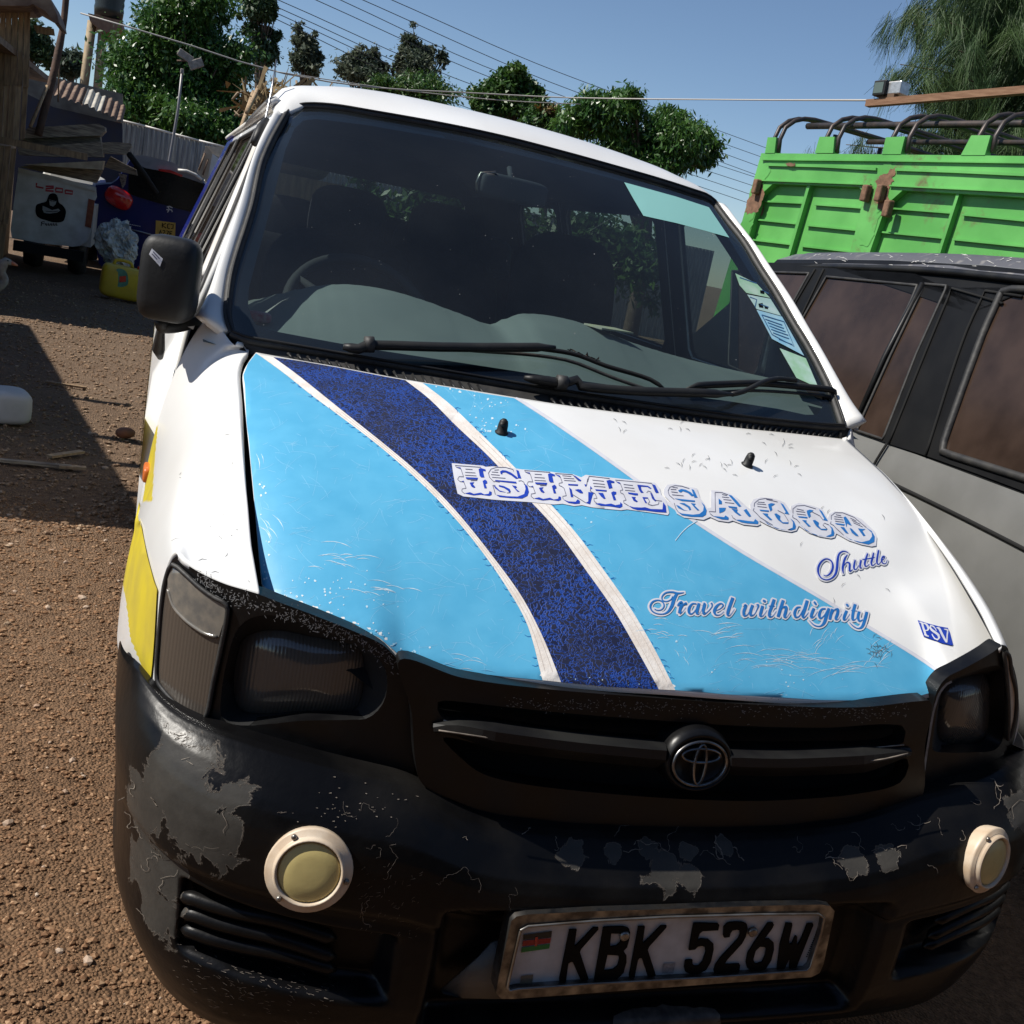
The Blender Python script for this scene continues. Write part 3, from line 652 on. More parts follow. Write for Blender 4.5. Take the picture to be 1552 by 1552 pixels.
# ---- fog lamps
def fog(c, nrm):
    c = Vector(c); nrm = Vector(nrm).normalized(); t = Vector((0, 0, 0))
    V, F = lathe_vf([(.050, -.05), (.059, -.004), (.060, .001), (.058, .004), (.050, .005), (.0485, .009), (.047, .013), (.045, .0135), (.0435, .010), (.043, .007)], c, nrm, 40)
    fo = mk('fog_lamp', V, F, M['cream'], van)
    V, F = lathe_vf([(.0435, .007), (.039, .010), (.02, .012), (.001, .0125)], c, nrm, 36); mk('fog_lens', V, F, M['amberlens'], fo)
    a, b = frame(nrm)
    for th in (60, 190, 310):
        p = c+(a*math.cos(math.radians(th))+b*math.sin(math.radians(th)))*.0535; V, F = lathe_vf([(.004, .006), (.004, .011), (.002, .0125), (.0005, .012)], p-nrm*.003, nrm, 10); mk('screw', V, F, M['steel'], fo)
lf = SB.hit(468, 1316)[0]; fog(lf+Vector((-.02, -.14, .06)).normalized()*.012, (-.16, -.97, .18))
rf = SB.hit(1497, 1303)[0]; fog(rf+Vector((.2, -.97, .1)).normalized()*.001, (.30, -.94, .12))

# ---- number plate
PY = -.028
k6 = crop(740, 1360, .17397); k7 = crop(1000, 1350, .18041)
def plane_surf(y):
    return Surf([(-1, y-.0, -.2), (1, y-.0, -.2), (1, y+.0, 1), (-1, y+.0, 1)], [(0, 1, 2, 3)])
SP = plane_surf(PY)
fo_ = [(775, 1396), (783, 1389), (800, 1386), (900, 1381), (1010, 1378), (1150, 1373), (1245, 1371), (1258, 1373), (1265, 1381), (1262, 1396), (1248, 1462), (1242, 1475), (1230, 1481), (1100, 1490), (900, 1505), (780, 1514), (760, 1514), (752, 1505), (756, 1480)]
fi_ = [(789, 1410), (800, 1404), (900, 1396), (1010, 1390), (1150, 1386), (1240, 1385), (1249, 1391), (1245, 1412), (1228, 1466), (1222, 1471), (1100, 1480), (900, 1491), (785, 1499), (772, 1502), (769, 1496)]
plate = patch('number_plate', [[(785, 1404), (1010, 1388), (1250, 1383), (1228, 1474), (900, 1494), (766, 1504)]], SP, 0, M['plate'], van, 60, thick=.004)
patch('plate_frame', [fo_, fi_], plane_surf(PY-.012), 0, M['chrome'], plate, 30, thick=.03)
V, F = tube_vf([plane_surf(PY-.014).hit(*p)[0] for p in fi_]+[plane_surf(PY-.014).hit(*fi_[0])[0]], .0022, 6, False); mk('frame_inner_edge', V, F, M['steel'], plate)
glyphs = [
 [k6([(700, 268), (762, 265), (742, 410), (755, 408), (905, 252), (952, 248), (950, 265), (800, 435), (790, 460), (865, 690), (855, 708), (800, 712), (728, 548), (712, 545), (690, 560), (668, 718), (615, 722), (612, 700)])],
 [k6([(995, 250), (1010, 245), (1170, 240), (1215, 255), (1227, 290), (1220, 350), (1200, 420), (1170, 450), (1195, 490), (1195, 550), (1170, 640), (1120, 690), (1060, 702), (920, 706), (918, 690)]), k6([(1062, 300), (1052, 400), (1060, 415), (1110, 408), (1140, 380), (1160, 320), (1150, 300)]), k6([(1030, 485), (1003, 610), (1010, 625), (1080, 615), (1120, 580), (1135, 520), (1125, 490)])],
 [k6([(1300, 240), (1355, 238), (1335, 385), (1345, 385), (1495, 235), (1545, 232), (1540, 250), (1395, 410), (1380, 440), (1450, 660), (1440, 672), (1385, 678), (1330, 515), (1310, 512), (1295, 530), (1265, 680), (1222, 682), (1220, 665)])],
 [k7([(275, 262), (290, 258), (480, 262), (490, 272), (480, 318), (350, 325), (325, 345), (305, 405), (340, 390), (400, 395), (440, 430), (442, 480), (420, 580), (380, 650), (320, 680), (250, 685), (205, 665), (197, 630), (205, 575), (215, 568), (265, 566), (265, 600), (285, 620), (320, 615), (350, 580), (378, 500), (372, 460), (345, 448), (310, 455), (285, 480), (235, 485), (238, 460)])],
 [k7([(530, 290), (560, 258), (610, 250), (680, 250), (720, 265), (728, 300), (712, 370), (680, 430), (560, 560), (535, 595), (545, 605), (660, 600), (665, 610), (655, 668), (450, 674), (445, 655), (460, 610), (500, 550), (650, 390), (665, 350), (660, 320), (635, 312), (600, 320), (585, 340), (575, 375), (530, 380), (524, 360)])],
 [k7([(900, 258), (940, 255), (948, 270), (935, 300), (865, 395), (910, 390), (945, 420), (948, 480), (925, 570), (880, 640), (830, 662), (770, 660), (725, 635), (715, 590), (730, 510), (780, 430), (890, 270)]), k7([(830, 455), (795, 490), (775, 560), (785, 595), (815, 600), (850, 585), (875, 530), (885, 480), (870, 458)])],
 [k7([(1050, 258), (1100, 260), (1102, 275), (1075, 400), (1080, 440), (1100, 430), (1130, 365), (1142, 370), (1140, 430), (1155, 438), (1175, 400), (1228, 265), (1275, 260), (1278, 275), (1130, 645), (1085, 652), (1078, 640), (1085, 570), (1075, 562), (1030, 650), (980, 655), (975, 640), (1000, 440)])]]
V, F = [], []
for g in glyphs:
    V2, T = cdt(g); b = len(V); V += [SP.hit(v.x, v.y)[0]+Vector((0, -.0032, 0)) for v in V2]; F += [tuple(b+i for i in t) for t in T]
o = mk('plate_characters', V, F, M['ink'], plate, smooth=False); mod_solid(o, .003, 0)
for nm, c, q in (('flag_black', (.01, .01, .01), [(308, 320), (552, 287), (545, 345), (300, 365)]), ('flag_red', (.30, .012, .012), [(300, 372), (545, 348), (537, 392), (292, 422)]), ('flag_green', (.012, .16, .03), [(290, 432), (536, 398), (528, 440), (282, 476)]), ('hologram_square', (.16, .13, .09), [(285, 678), (390, 665), (378, 760), (270, 772)])):
    patch(nm, [k6(q)], SP, .0016, mat(nm, c, rough=.5), plate, 40)
patch('flag_shield', [k6([(405, 340), (428, 335), (422, 415), (400, 420)])], SP, .0024, M['red'], plate, 40)
patch('hologram_square', [k7([(28, 605), (128, 600), (110, 690), (12, 690)])], SP, .0016, mat('holo2', (.25, .25, .26), (.15, .15, .16), 200, .4), plate, 40)
for p in ((1177*.17397+740, 1360+320*.17397), (1000+770*.18041, 1350+332*.18041)):
    c = SP.hit(*p)[0]; V, F = lathe_vf([(.0085, .002), (.0085, .006), (.005, .009), (.003, .0075), (.0005, .0075)], c, (0, -1, 0), 12); mk('plate_bolt', V, F, M['steel'], plate)
V, F = [], []
for i in range(16):   # tiny maker's line up the right-hand margin
    t = i/15; p = (1222+t*18.5, 1449-t*45); ribbon_vf([(p[0]-1, p[1]), (p[0]+1.1, p[1]-.5)], 1.7, SP, .0016, V, F)
mk('plate_small_print', V, F, M['ink'], plate, kind='stuff')
# bent bracket behind the plate, left
V, F = loft_vf([[plane_surf(.01).hit(*p)[0] for p in ((668, 1500), (725, 1450), (745, 1428), (770, 1420))], [plane_surf(.0).hit(*p)[0] for p in ((672, 1506), (700, 1512), (750, 1513), (775, 1512))]], False); o = mk('plate_bracket', V, F, M['primer'], plate); mod_solid(o, .004, 0)

# ---- door mirrors
def mirror(c, s, rotz, armto, near):
    c = Vector(c); R = Matrix.Rotation(rotz, 3, 'Z'); V, F = rbox_vf(c, s, 0, R, p=4.5); m = mk('door_mirror', V, F, M['black'], van)
    V, F = rbox_vf(c+R @ Vector((0, s[1]*.40, 0)), (s[0]*.86, s[1]*.28, s[2]*.88), 0, R, p=6); mk('mirror_glass', V, F, M['chrome'], m)
    return m
mc = (at(222, 420, y=.93)+at(297, 420, y=.93))/2
mtop, mbot = at(258, 357, y=.93), at(258, 487, y=.93); mwid = (at(214, 420, y=.93)-at(303, 420, y=.93)).length
lm = mirror((mtop+mbot)/2, (mwid*1.0, .10, (mtop-mbot).length*1.0), math.radians(-12), None, True)
SMr = Surf(*[lm.data and [v.co for v in lm.data.vertices], [tuple(p.vertices) for p in lm.data.polygons]])
c2 = crop(200, 350, .16108)
patch('mirror_sticker', [c2([(190, 165), (292, 262), (265, 335), (162, 220)])], SMr, .001, M['vinyl'], lm, 6)
V, F = [], []
for a, b in (((200, 195), (262, 262)), ((190, 215), (240, 270))): ribbon_vf([c2([a])[0], c2([b])[0]], 1.6, SMr, .0016, V, F)
mk('sticker_print', V, F, M['tline'], lm)
arm = [at(245, 484, y=.95), at(246, 494, y=.96), at(268, 494, y=.97), at(292, 488, y=.985), at(300, 486, y=1.0)]
V, F = tube_vf(spl(arm, 14), .014, 8); mk('mirror_arm', V, F, M['black'], lm)
V, F = tube_vf([at(246, 486, y=.96), at(243, 505, y=.98), at(240, 530, y=1.0), at(243, 542, y=1.02)], [.006, .009, .013, .006], 8); mk('mirror_stay', V, F, M['rubber'], lm)
patch('mirror_base', [c2([(540, 830), (600, 790), (660, 750), (700, 640), (640, 690), (580, 780), (540, 820), (500, 900), (520, 960), (550, 920), (570, 880), (590, 830)])], SF, .004, M['black'], lm, 8) if False else None
mirror((.80, 1.36, 1.27), (.09, .12, .17), math.radians(65), None, False)

# ---- washer nozzles
for px, py in ((760, 656), (1132, 705)):
    l, nn = SH.hit(px, py); ax = (nn+Vector((.05, .15, .2))).normalized()
    V, F = lathe_vf([(.013, -.002), (.0125, .002), (.0098, .004), (.0092, .016), (.0078, .023), (.004, .027), (.0005, .028)], l, ax, 16); nz = mk('washer_nozzle', V, F, M['black'], hood)
    V, F = tube_vf([l+ax*.016+Vector((.0, .0, 0)), l+ax*.018+Vector((-.006, -.010, 0))], .004, 8); mk('nozzle_tip', V, F, M['rubber'], hood)

# ---- wipers
def wpt(px, py, off): l, nn = SW.hit(px, py); return l+nn*off
k4 = crop(480, 440, .27062); k8 = crop(860, 500, .28351)
wl = mk('wiper', *tube_vf([wpt(*p, o) for p, o in zip(spl2(k4([(130, 425), (200, 405), (270, 365), (300, 362), (700, 372), (1000, 374), (1270, 372), (1310, 372)]), 26), [.03]*26)], [.008, .012, .013, .014]+[.0125]*20+[.008, .005], 8, flat=.8), M['black'], van)
mk('wiper_boot', *tube_vf([wpt(*p, .032) for p in k4([(258, 362), (306, 362)])], .0165, 10), M['rubber'], wl)
mk('wiper_blade', *tube_vf([wpt(*p, .012) for p in spl2([(694, 531), (760, 529), (830, 536), (870, 543), (915, 560), (960, 573), (985, 582), (1005, 596)], 24)], [.002]+[.0055]*22+[.002], 6), M['black'], wl)
mk('wiper_strip', *tube_vf([wpt(*p, .004) for p in spl2([(700, 532), (850, 546), (930, 575), (985, 594)], 16)], .004, 5), M['rubber'], wl)
V, F = [], []
for i in range(26):
    t = i/25; b = wpt(858+t*44, 538+t*17+random.uniform(-2, 2), .014); d = Vector((random.uniform(-1, 1), random.uniform(-.6, .3), random.uniform(.2, 1)))*random.uniform(.004, .011)
    V0 = len(V); V += [b, b+Vector((.008, 0, .002)), b+d]; F.append((V0, V0+1, V0+2))
mk('torn_rubber', V, F, mat('torn', (.05, .035, .028), (.10, .07, .05), 60, .8), wl, smooth=False)
wr = mk('wiper', *tube_vf([wpt(*p, .03) for p in spl2([(786, 597), (808, 600), (846, 598), (852, 597), (900, 602), (960, 606), (1040, 608), (1098, 610)], 26)], [.006, .011, .013, .0145]+[.0125]*20+[.008, .005], 8, flat=.8), M['black'], van)
mk('wiper_boot', *tube_vf([wpt(*p, .032) for p in ((838, 598), (854, 597))], .0165, 10), M['rubber'], wr)
mk('wiper_arm_end', *tube_vf([wpt(*p, .028) for p in spl2(k8([(840, 385), (900, 370), (1000, 320), (1080, 300), (1180, 310)]), 12)], .006, 6), M['black'], wr)
mk('wiper_blade', *tube_vf([wpt(*p, .014) for p in spl2(k8([(612, 338), (680, 320), (800, 312), (1000, 305), (1180, 318), (1330, 332), (1440, 348), (1455, 362)]), 24)], [.002, .005]+[.0085]*20+[.006, .003], 6), M['black'], wr)
mk('wiper_strip', *tube_vf([wpt(*p, .004) for p in spl2(k8([(640, 348), (800, 338), (1000, 330), (1300, 350), (1400, 365)]), 16)], .004, 5), M['rubber'], wr)
# ---- antenna
an = mk('antenna', *tube_vf([at(398, 205, y=1.56), at(403, 178, y=1.60), at(411, 140, y=1.64), at(419, 90, y=1.68)], [.004, .003, .0022, .0016], 6), M['silver'], van)
mk('antenna_mount', *tube_vf([at(410, 190, y=1.585)+Vector((-.012, -.012, .008)), at(403, 203, y=1.55)+Vector((-.014, -.012, .008)), at(394, 224, y=1.49)+Vector((-.014, -.012, .008))], [.010, .013, .010], 8), M['black'], an)
# ---- side indicator
l = at(216, 706, y=.62); V, F = rbox_vf(SF.hit(224, 716)[0]+Vector((-.002, 0, 0)), (.016, .07, .034), 0); mk('side_indicator', V, F, M['orange'], fl)

# ---- wheels
for sx in (-1, 1):
    for cy in (ARCH1[0], ARCH2[0]):
        c = Vector((sx*.73, cy, .30)); wh = mk('wheel', *lathe_vf([(.17, -.085), (.27, -.095), (.295, -.075), (.30, 0), (.295, .075), (.27, .095), (.17, .085)], c, (1, 0, 0), 36), M['rubber'], van)
        mk('rim', *lathe_vf([(.02, .05*sx), (.10, .06*sx), (.15, .085*sx), (.172, .088*sx)], c, (1, 0, 0), 30), M['steel'], wh)
mk('underbody', *box_vf((0, 2.35, .42), (1.3, 3.9, .2)), M['void'], van, smooth=False)

# ---- cabin
mk('cabin_floor', *box_vf((0, 2.7, .56), (1.6, 3.2, .04)), M['trim'], van, smooth=False)
mk('firewall', *box_vf((0, 1.0, .78), (1.5, .04, .60)), M['void'], van, smooth=False)
DC = spl([(a, b, 0) for a, b in ((-.80, 1.13), (-.70, 1.165), (-.606, 1.203), (-.53, 1.235), (-.46, 1.252), (-.38, 1.258), (-.29, 1.251), (-.20, 1.236), (-.115, 1.222), (-.085, 1.240), (-.05, 1.258), (.02, 1.267), (.12, 1.262), (.26, 1.236), (.5, 1.21), (.80, 1.195))], 200)
def dcrest(x): return min(DC, key=lambda p: abs(p.x-x)).y
def dash_pt(u, v):
    x = -.78+1.56*u; b = WB(min(1, max(0, .01+.98*u))); y = b.y+.012+(1.23-b.y)*v+.10*v*smooth(.1, .6, abs(x))
    return Vector((x, y, 1.118+(dcrest(x)-1.118)*math.sin(math.pi/2*min(1, v/.82))**1.3-(.10*((v-.9)/.1)**2 if v > .9 else 0)))
V, F = grid(dash_pt, 121, 31); mk('dashboard', V, F, M['dash'], van)
mk('dashboard_lower', *box_vf((0, 1.27, .98), (1.5, .10, .36)), M['trim'], van, smooth=False)
# steering wheel
sw_c = Vector((-.38, 1.50, 1.165)); axw = Vector((0, -.72, .69)).normalized(); a, b = frame(axw)
P = [sw_c+(a*math.cos(t)+b*math.sin(t))*.185 for t in np.linspace(0, 2*math.pi, 49)]
stw = mk('steering_wheel', *tube_vf(P, .014, 8, False), M['trim'], van)
V, F = lathe_vf([(.05, -.02), (.06, .01), (.03, .02), (.001, .02)], sw_c-axw*.02, axw, 20); mk('steering_hub', V, F, M['trim'], stw)
for t in (.5, 2.64, 4.71): mk('steering_spoke', *tube_vf([sw_c-axw*.02, sw_c+(a*math.cos(t)+b*math.sin(t))*.18], .012, 6), M['trim'], stw)
def seat(x, y, wd, hr=True, back=1.22):
    s = mk('seat', *rbox_vf((x, y-.22, .78), (wd, .52, .22), 0), M['seat'], van)
    R = Matrix.Rotation(math.radians(-10), 3, 'X')
    mk('seat_back', *rbox_vf((x, y+.02, .78+(back-.78)/2+.04), (wd, .17, back-.70), 0, R), M['seat'], s)
    if hr: mk('headrest', *rbox_vf((x, y+.07, back+.11), (wd*.50, .10, .20), 0, R, p=3.4), M['seat'], s)
seat(-.37, 1.92, .46, back=1.275); seat(-.06, 2.02, .42, back=1.285); seat(.33, 1.92, .34, hr=False, back=1.40)
for y in (2.75, 3.45): seat(-.45, y, .46); seat(.05, y, .46); seat(.52, y, .42)
# inside mirror
l = at(776, 288, y=1.42); V, F = rbox_vf(l, (.20, .05, .062), 0, Matrix.Rotation(math.radians(14), 3, 'Z'), p=5); rm = mk('inside_mirror', V, F, M['trim'], van)
mk('mirror_stem', *tube_vf([l+Vector((0, .02, .02)), l+Vector((0, .06, .055))], .007, 6), M['trim'], rm)
mk('mirror_rim', *tube_vf([l+Vector((-.098, -.03, -.022)), l+Vector((-.102, -.03, .0)), l+Vector((-.096, -.03, .022)), l+Vector((-.06, -.034, .031))], .004, 6), M['steel'], rm)

# ================================================================== BONNET LIVERY
P8 = crop(750, 450, .35438); P7 = crop(330, 380, .28995)
LB1 = [(394, 540), (388, 536), (376, 551), (369, 569), (374, 641), (383, 728), (392, 830), (399, 899), (436, 911), (472, 924), (537, 950), (574, 966), (595, 984), (612, 999.5), (650, 1008.5), (697, 1017.5), (760, 1025), (822, 1031)]
edge_a = [(394, 540), (430, 566), (470, 598), (520, 635), (570, 673), (620, 716), (670, 765), (720, 823), (770, 894), (800, 950), (822, 1031)]
edge_b = [(414, 542), (450, 568), (490, 600), (540, 640), (590, 680), (640, 723), (690, 774), (742, 838), (790, 904), (822, 965), (850, 1034)]
edge_c = [(614, 577), (650, 605), (690, 645), (740, 692), (790, 746), (840, 800), (890, 868), (930, 925), (965, 985), (998, 1045)]
edge_d = [(640, 581), (678, 610), (715, 645), (765, 694), (820, 750), (870, 805), (915, 865), (955, 922), (992, 985), (1023, 1046)]
edge_e = [(779, 604), (830, 637), (890, 678), (950, 721), (1010, 765), (1070, 805), (1130, 843), (1190, 878), (1250, 913), (1310, 950), (1370, 986), (1410, 1012), (1432, 1030)]
sp = lambda e: spl2(e, 40)
patch('light_blue_panel', [LB1[1:-1]+sp(edge_a)[::-1]], SH, .00076, M['lblue'], hood, 8)
patch('white_stripe', [sp(edge_a)+sp(edge_b)[::-1]], SH, .00106, M['band'], hood, 8)
patch('navy_stripe', [sp(edge_b)+[(870, 1036), (922, 1041), (998, 1045)]+sp(edge_c)[::-1][1:]+[(585, 572), (513, 558), (455, 548)]], SH, .00122, M['navy'], hood, 8)
patch('white_stripe', [sp(edge_c)+sp(edge_d)[::-1]], SH, .00106, M['band'], hood, 8)
patch('light_blue_panel', [sp(edge_d)+[(1100, 1052.5), (1244, 1061), (1341, 1062), (1385, 1057), (1411, 1049.5), (1425, 1036)]+sp(edge_e)[::-1][1:]+[(740, 598), (700, 591)]], SH, .00076, M['lblue'], hood, 8)
V, F = [], []
ribbon_vf([(x+2, y-2) for x, y in sp(edge_e)], 5, SH, .00068, V, F); mk('stripe_border', V, F, M['vinyl'], hood)
V, F = [], []
for e0, e1 in ((edge_a, edge_b), (edge_c, edge_d)):
    A, B = sp(e0), sp(e1)
    for k in (.28, .72): ribbon_vf([(a[0]*(1-k)+b[0]*k, a[1]*(1-k)+b[1]*k) for a, b in zip(A, B)][8:], .7, SH, .00144, V, F)
mk('stripe_pinline', V, F, mat('pinline', (.5, .44, .40), rough=.6), hood, kind='stuff')

# ---- worn marks on the vinyl: scratches, chips, tiny splits
def in_any(p, polys): return any(inside(p, q) for q in polys)
polyL = LB1[1:-1]+sp(edge_a)[::-1]; polyR = sp(edge_d)+[(1100, 1052), (1244, 1060), (1341, 1061), (1411, 1048)]+sp(edge_e)[::-1]; polyN = sp(edge_b)+sp(edge_c)[::-1]
M['scr'] = mat('scratch', (.24, .53, .72), (.15, .46, .68), 90, .6); M['chip'] = mat('paint_chip', (.62, .70, .74), (.30, .55, .70), 120, .6); M['dirt'] = mat('dirt_mark', (.05, .06, .07), (.10, .10, .10), 80, .7)
V, F = [], []
rs = random.Random(3)
n = 0
while n < 480:
    x, y = rs.uniform(370, 1420), rs.uniform(540, 1060)
    if not (inside((x, y), polyL) or inside((x, y), polyR)): continue
    a = rs.uniform(0, math.pi); l = rs.uniform(6, 34)*(1 if rs.random() < .85 else 2); c = rs.uniform(-.4, .4); P = []
    for i in range(6): t = i/5-.5; P.append((x+l*t*math.cos(a+c*t), y+l*t*math.sin(a+c*t)*.7, .34+.25*rs.random()))
    if all(inside(p[:2], polyL) or inside(p[:2], polyR) for p in P): ribbon_vf(P, .6, SH, .00092, V, F); n += 1
mk('fine_scratches', V, F, M['scr'], hood, kind='stuff')
V, F = [], []
def scuff(cx, cy, n, L, ang, sprx, spry, wd=1.3, curve=.2):
    for _ in range(int(n*.75)):
        x, y = cx+rs.gauss(0, sprx), cy+rs.gauss(0, spry); l = L*rs.uniform(.4, 1.2); a = ang+rs.gauss(0, .12); P = []
        for i in range(6): t = i/5-.5; P.append((x+l*t*math.cos(a)-curve*l*t*t*math.sin(a)*2, y+l*t*math.sin(a)+curve*l*t*t*math.cos(a)*2, wd*.75*(1-abs(2*t)**2)*rs.uniform(.4, 1)+.12))
        ribbon_vf(P, 1, SH, .0011, V, F)
for a in ((420, 803, 10, 26, .9, 9, 7, 1.4), (530, 846, 16, 44, .12, 18, 10, 1.6), (588, 890, 12, 36, .15, 22, 5, 1.6), (398, 700, 3, 22, 1.4, 3, 5, 1.6), (1088, 956, 7, 40, -.12, 14, 5, 1.5), (1110, 962, 6, 34, -.2, 12, 4, 1.3), (1000, 948, 9, 20, .1, 20, 8, 1.4), (1240, 968, 14, 22, -.9, 14, 9, 1.2), (1200, 1002, 26, 50, .05, 38, 9, 1.0), (1300, 1012, 12, 60, -.15, 25, 5, 1.1), (1335, 990, 12, 30, -.8, 12, 9, 1.2), (1030, 985, 9, 12, 1.0, 10, 12, 1.2), (1150, 990, 8, 40, .1, 30, 8, 1.0), (712, 1000, 7, 34, .2, 20, 8, 1.2), (1005, 962, 6, 20, .2, 14, 6, 1.5)): scuff(*a)
P = [(1000+a*.10954, 720+b*.10954) for a, b in ((210, 913), (300, 800), (400, 710), (510, 640))]; ribbon_vf(spl2(P, 10), 1.2, SH, .00152, V, F)
mk('scuff_marks', V, F, M['chip'], hood, kind='stuff')
V, F = [], []
def chip(x, y, r):
    l, nn = SH.hit(x, y); b = len(V); k = rs.randint(5, 8)
    for i in range(k):
        t = 2*math.pi*i/k; a, q = SH.hit(x+r*rs.uniform(.6, 1.3)*math.cos(t), y+r*rs.uniform(.6, 1.3)*math.sin(t)); V.append(a+q*.0011)
    F.append(tuple(range(b, b+k)))
spots = [(720, 592, 14, 26, 5), (700, 588, 10, 22, 4), (745, 610, 12, 26, 8), (728, 650, 16, 12, 9), (735, 640, 10, 18, 18), (790, 650, 6, 16, 10), (545, 905, 22, 70, 50), (500, 900, 12, 30, 20), (480, 870, 8, 40, 20), (590, 985, 26, 20, 16), (620, 990, 18, 18, 10), (560, 960, 12, 20, 10), (404, 860, 12, 6, 36), (430, 905, 14, 24, 6), (397, 745, 8, 4, 40), (960, 1000, 24, 40, 20), (1160, 1010, 10, 60, 14), (1210, 1035, 8, 50, 10), (990, 925, 8, 10, 6), (880, 785, 3, 40, 10)]
for cx, cy, n, sx, sy in spots:
    for _ in range(n):
        x, y = cx+rs.gauss(0, sx*.6), cy+rs.gauss(0, sy*.6)
        if inside((x, y), polyL) or inside((x, y), polyR) or (cx == 960 and inside((x, y), polyN)): chip(x, y, rs.uniform(.5, 1.9))
for _ in range(110):
    x, y = rs.uniform(840, 990), rs.uniform(930, 1040)
    if inside((x, y), polyN): chip(x, y, rs.uniform(.35, .9))
for _ in range(40):
    x, y = rs.uniform(460, 640), rs.uniform(555, 640)
    if inside((x, y), polyN): chip(x, y, rs.uniform(.4, .9))
mk('paint_chips', V, F, M['chip'], hood, kind='stuff')
V, F = [], []
for e, sg in ((edge_a, -1), (edge_d, 1)):
    S = spl2(e, 60)
    for i in range(6, 58):
        for _ in range(rs.choice((0, 1, 2))):
            x, y = S[i]; l = rs.uniform(3, 11); a = rs.uniform(-.4, .9); x0 = x+sg*1; P = [(x0, y, .9), (x0+sg*l*.5*math.cos(a), y+l*.5*math.sin(a)*sg, .7), (x0+sg*l*math.cos(a+.4), y+l*math.sin(a+.3)*sg, .3)]
            ribbon_vf(P, .7, SH, .00137, V, F)
mk('vinyl_splits', V, F, M['tblue'], hood, kind='stuff')
V, F = [], []
for cx, cy, n, sx, sy, L in ((1325, 985, 30, 7, 9, 9), (1010, 650, 8, 60, 8, 8), (1050, 700, 16, 40, 8, 8), (1180, 700, 14, 30, 20, 8), (1240, 800, 6, 20, 20, 8), (1300, 880, 5, 30, 30, 9)):
    for _ in range(n):
        x, y, a = cx+rs.gauss(0, sx), cy+rs.gauss(0, sy), rs.uniform(-1.5, 1.5); ribbon_vf([(x, y, .3), (x+L*.5*math.cos(a), y+L*.5*math.sin(a), .7), (x+L*math.cos(a+.3), y+L*math.sin(a+.3), .2)], .5, SH, .00160, V, F)
mk('dark_scratches', V, F, M['dirt'], hood, kind='stuff')
V, F = [], []
for (x, y, l, a) in ((357, 802, 5, .3), (352, 810, 4, 2), (330, 812, 7, .4), (338, 780, 3, .5), (318, 797, 3, 1), (322, 792, 2, 0), (275, 716, 5, 2), (340, 660, 10, -.3), (352, 700, 5, 1.2), (260, 820, 14, -.5), (300, 850, 14, -.4), (345, 838, 8, 1.9), (375, 880, 5, .5), (320, 868, 12, -.3), (335, 815, 4, .8), (272, 724, 3, 0)):
    ribbon_vf([(x, y, .4), (x+l*.5*math.cos(a), y+l*.5*math.sin(a), 1.1), (x+l*math.cos(a+.3), y+l*math.sin(a+.3), .3)], 1, SF, .00061, V, F)
mk('fender_scratches', V, F, mat('grey_scratch', (.30, .30, .29), rough=.7), fl, kind='stuff')

# ---- lettering ISIME SACCO
c5, c6, c7b, c8b = crop(680, 690, .10954), crop(840, 700, .10954), crop(1000, 720, .10954), crop(1160, 740, .11598)
sheet1 = c5([(40, 120), (250, 138), (470, 155), (510, 172), (600, 165), (800, 175), (1000, 205), (1250, 225), (1440, 242)])+c6([(0, 155), (250, 180), (370, 225), (430, 190), (700, 220), (1100, 265), (1390, 300), (1450, 370), (1478, 470), (1530, 520), (1560, 600), (1585, 720), (1565, 748), (1400, 722), (1200, 695), (1000, 668), (920, 680), (700, 660), (520, 640), (380, 610), (270, 622), (110, 590), (0, 600)])+c5([(1440, 690), (1250, 670), (1070, 655), (800, 638), (620, 625), (400, 600), (200, 580), (120, 540), (95, 430), (75, 350), (55, 230)])
isime = patch('bonnet_lettering', [sheet1], SH, .00182, M['vinyl'], hood, 6); isime['label'] = 'ornate blue slab letters on bonnet'
I_fill = [[(410, 205), (440, 190), (505, 210), (510, 235), (470, 230), (490, 320), (445, 320), (425, 300)], [(465, 370), (500, 350), (525, 370), (530, 400), (505, 410), (525, 470), (490, 470)], [(215, 540), (290, 525), (345, 548), (440, 530), (490, 555), (550, 545), (560, 510), (590, 520), (590, 560), (555, 575), (440, 558), (340, 568), (270, 552)], [(230, 318), (400, 325), (395, 352), (372, 352), (240, 342)], [(285, 395), (300, 390), (350, 385), (330, 412), (365, 455), (345, 465), (310, 445)], [(95, 175), (160, 182), (168, 210), (140, 198)], [(170, 375), (205, 365), (210, 392)]]
I_line = [[(85, 155), (440, 180)], [(85, 155), (100, 178), (165, 205), (200, 312)], [(200, 312), (140, 308), (118, 345), (150, 376), (205, 385), (235, 468)], [(235, 468), (180, 478), (175, 510), (215, 545)], [(225, 205), (325, 212)], [(222, 250), (365, 258)], [(222, 290), (380, 298)], [(250, 346), (370, 352)], [(300, 365), (390, 362)]]
S_fill = [[(705, 240), (740, 220), (790, 225), (860, 255), (935, 310), (960, 335), (925, 340), (860, 290), (780, 250), (740, 255), (735, 280), (715, 270)], [(930, 215), (965, 230), (1000, 335), (955, 330)], [(640, 355), (930, 380), (935, 405), (800, 390), (640, 372)], [(650, 560), (800, 580), (950, 585), (1040, 550), (1060, 480), (1045, 405), (1085, 440), (1105, 520), (1085, 575), (1010, 612), (850, 605), (700, 590)], [(690, 425), (760, 440), (840, 480), (855, 515), (830, 535), (820, 505), (760, 465), (690, 445)], [(615, 435), (640, 440), (700, 500), (800, 530), (700, 515), (640, 470)], [(870, 430), (930, 440), (940, 460), (920, 470), (980, 520), (945, 515), (905, 470)]]
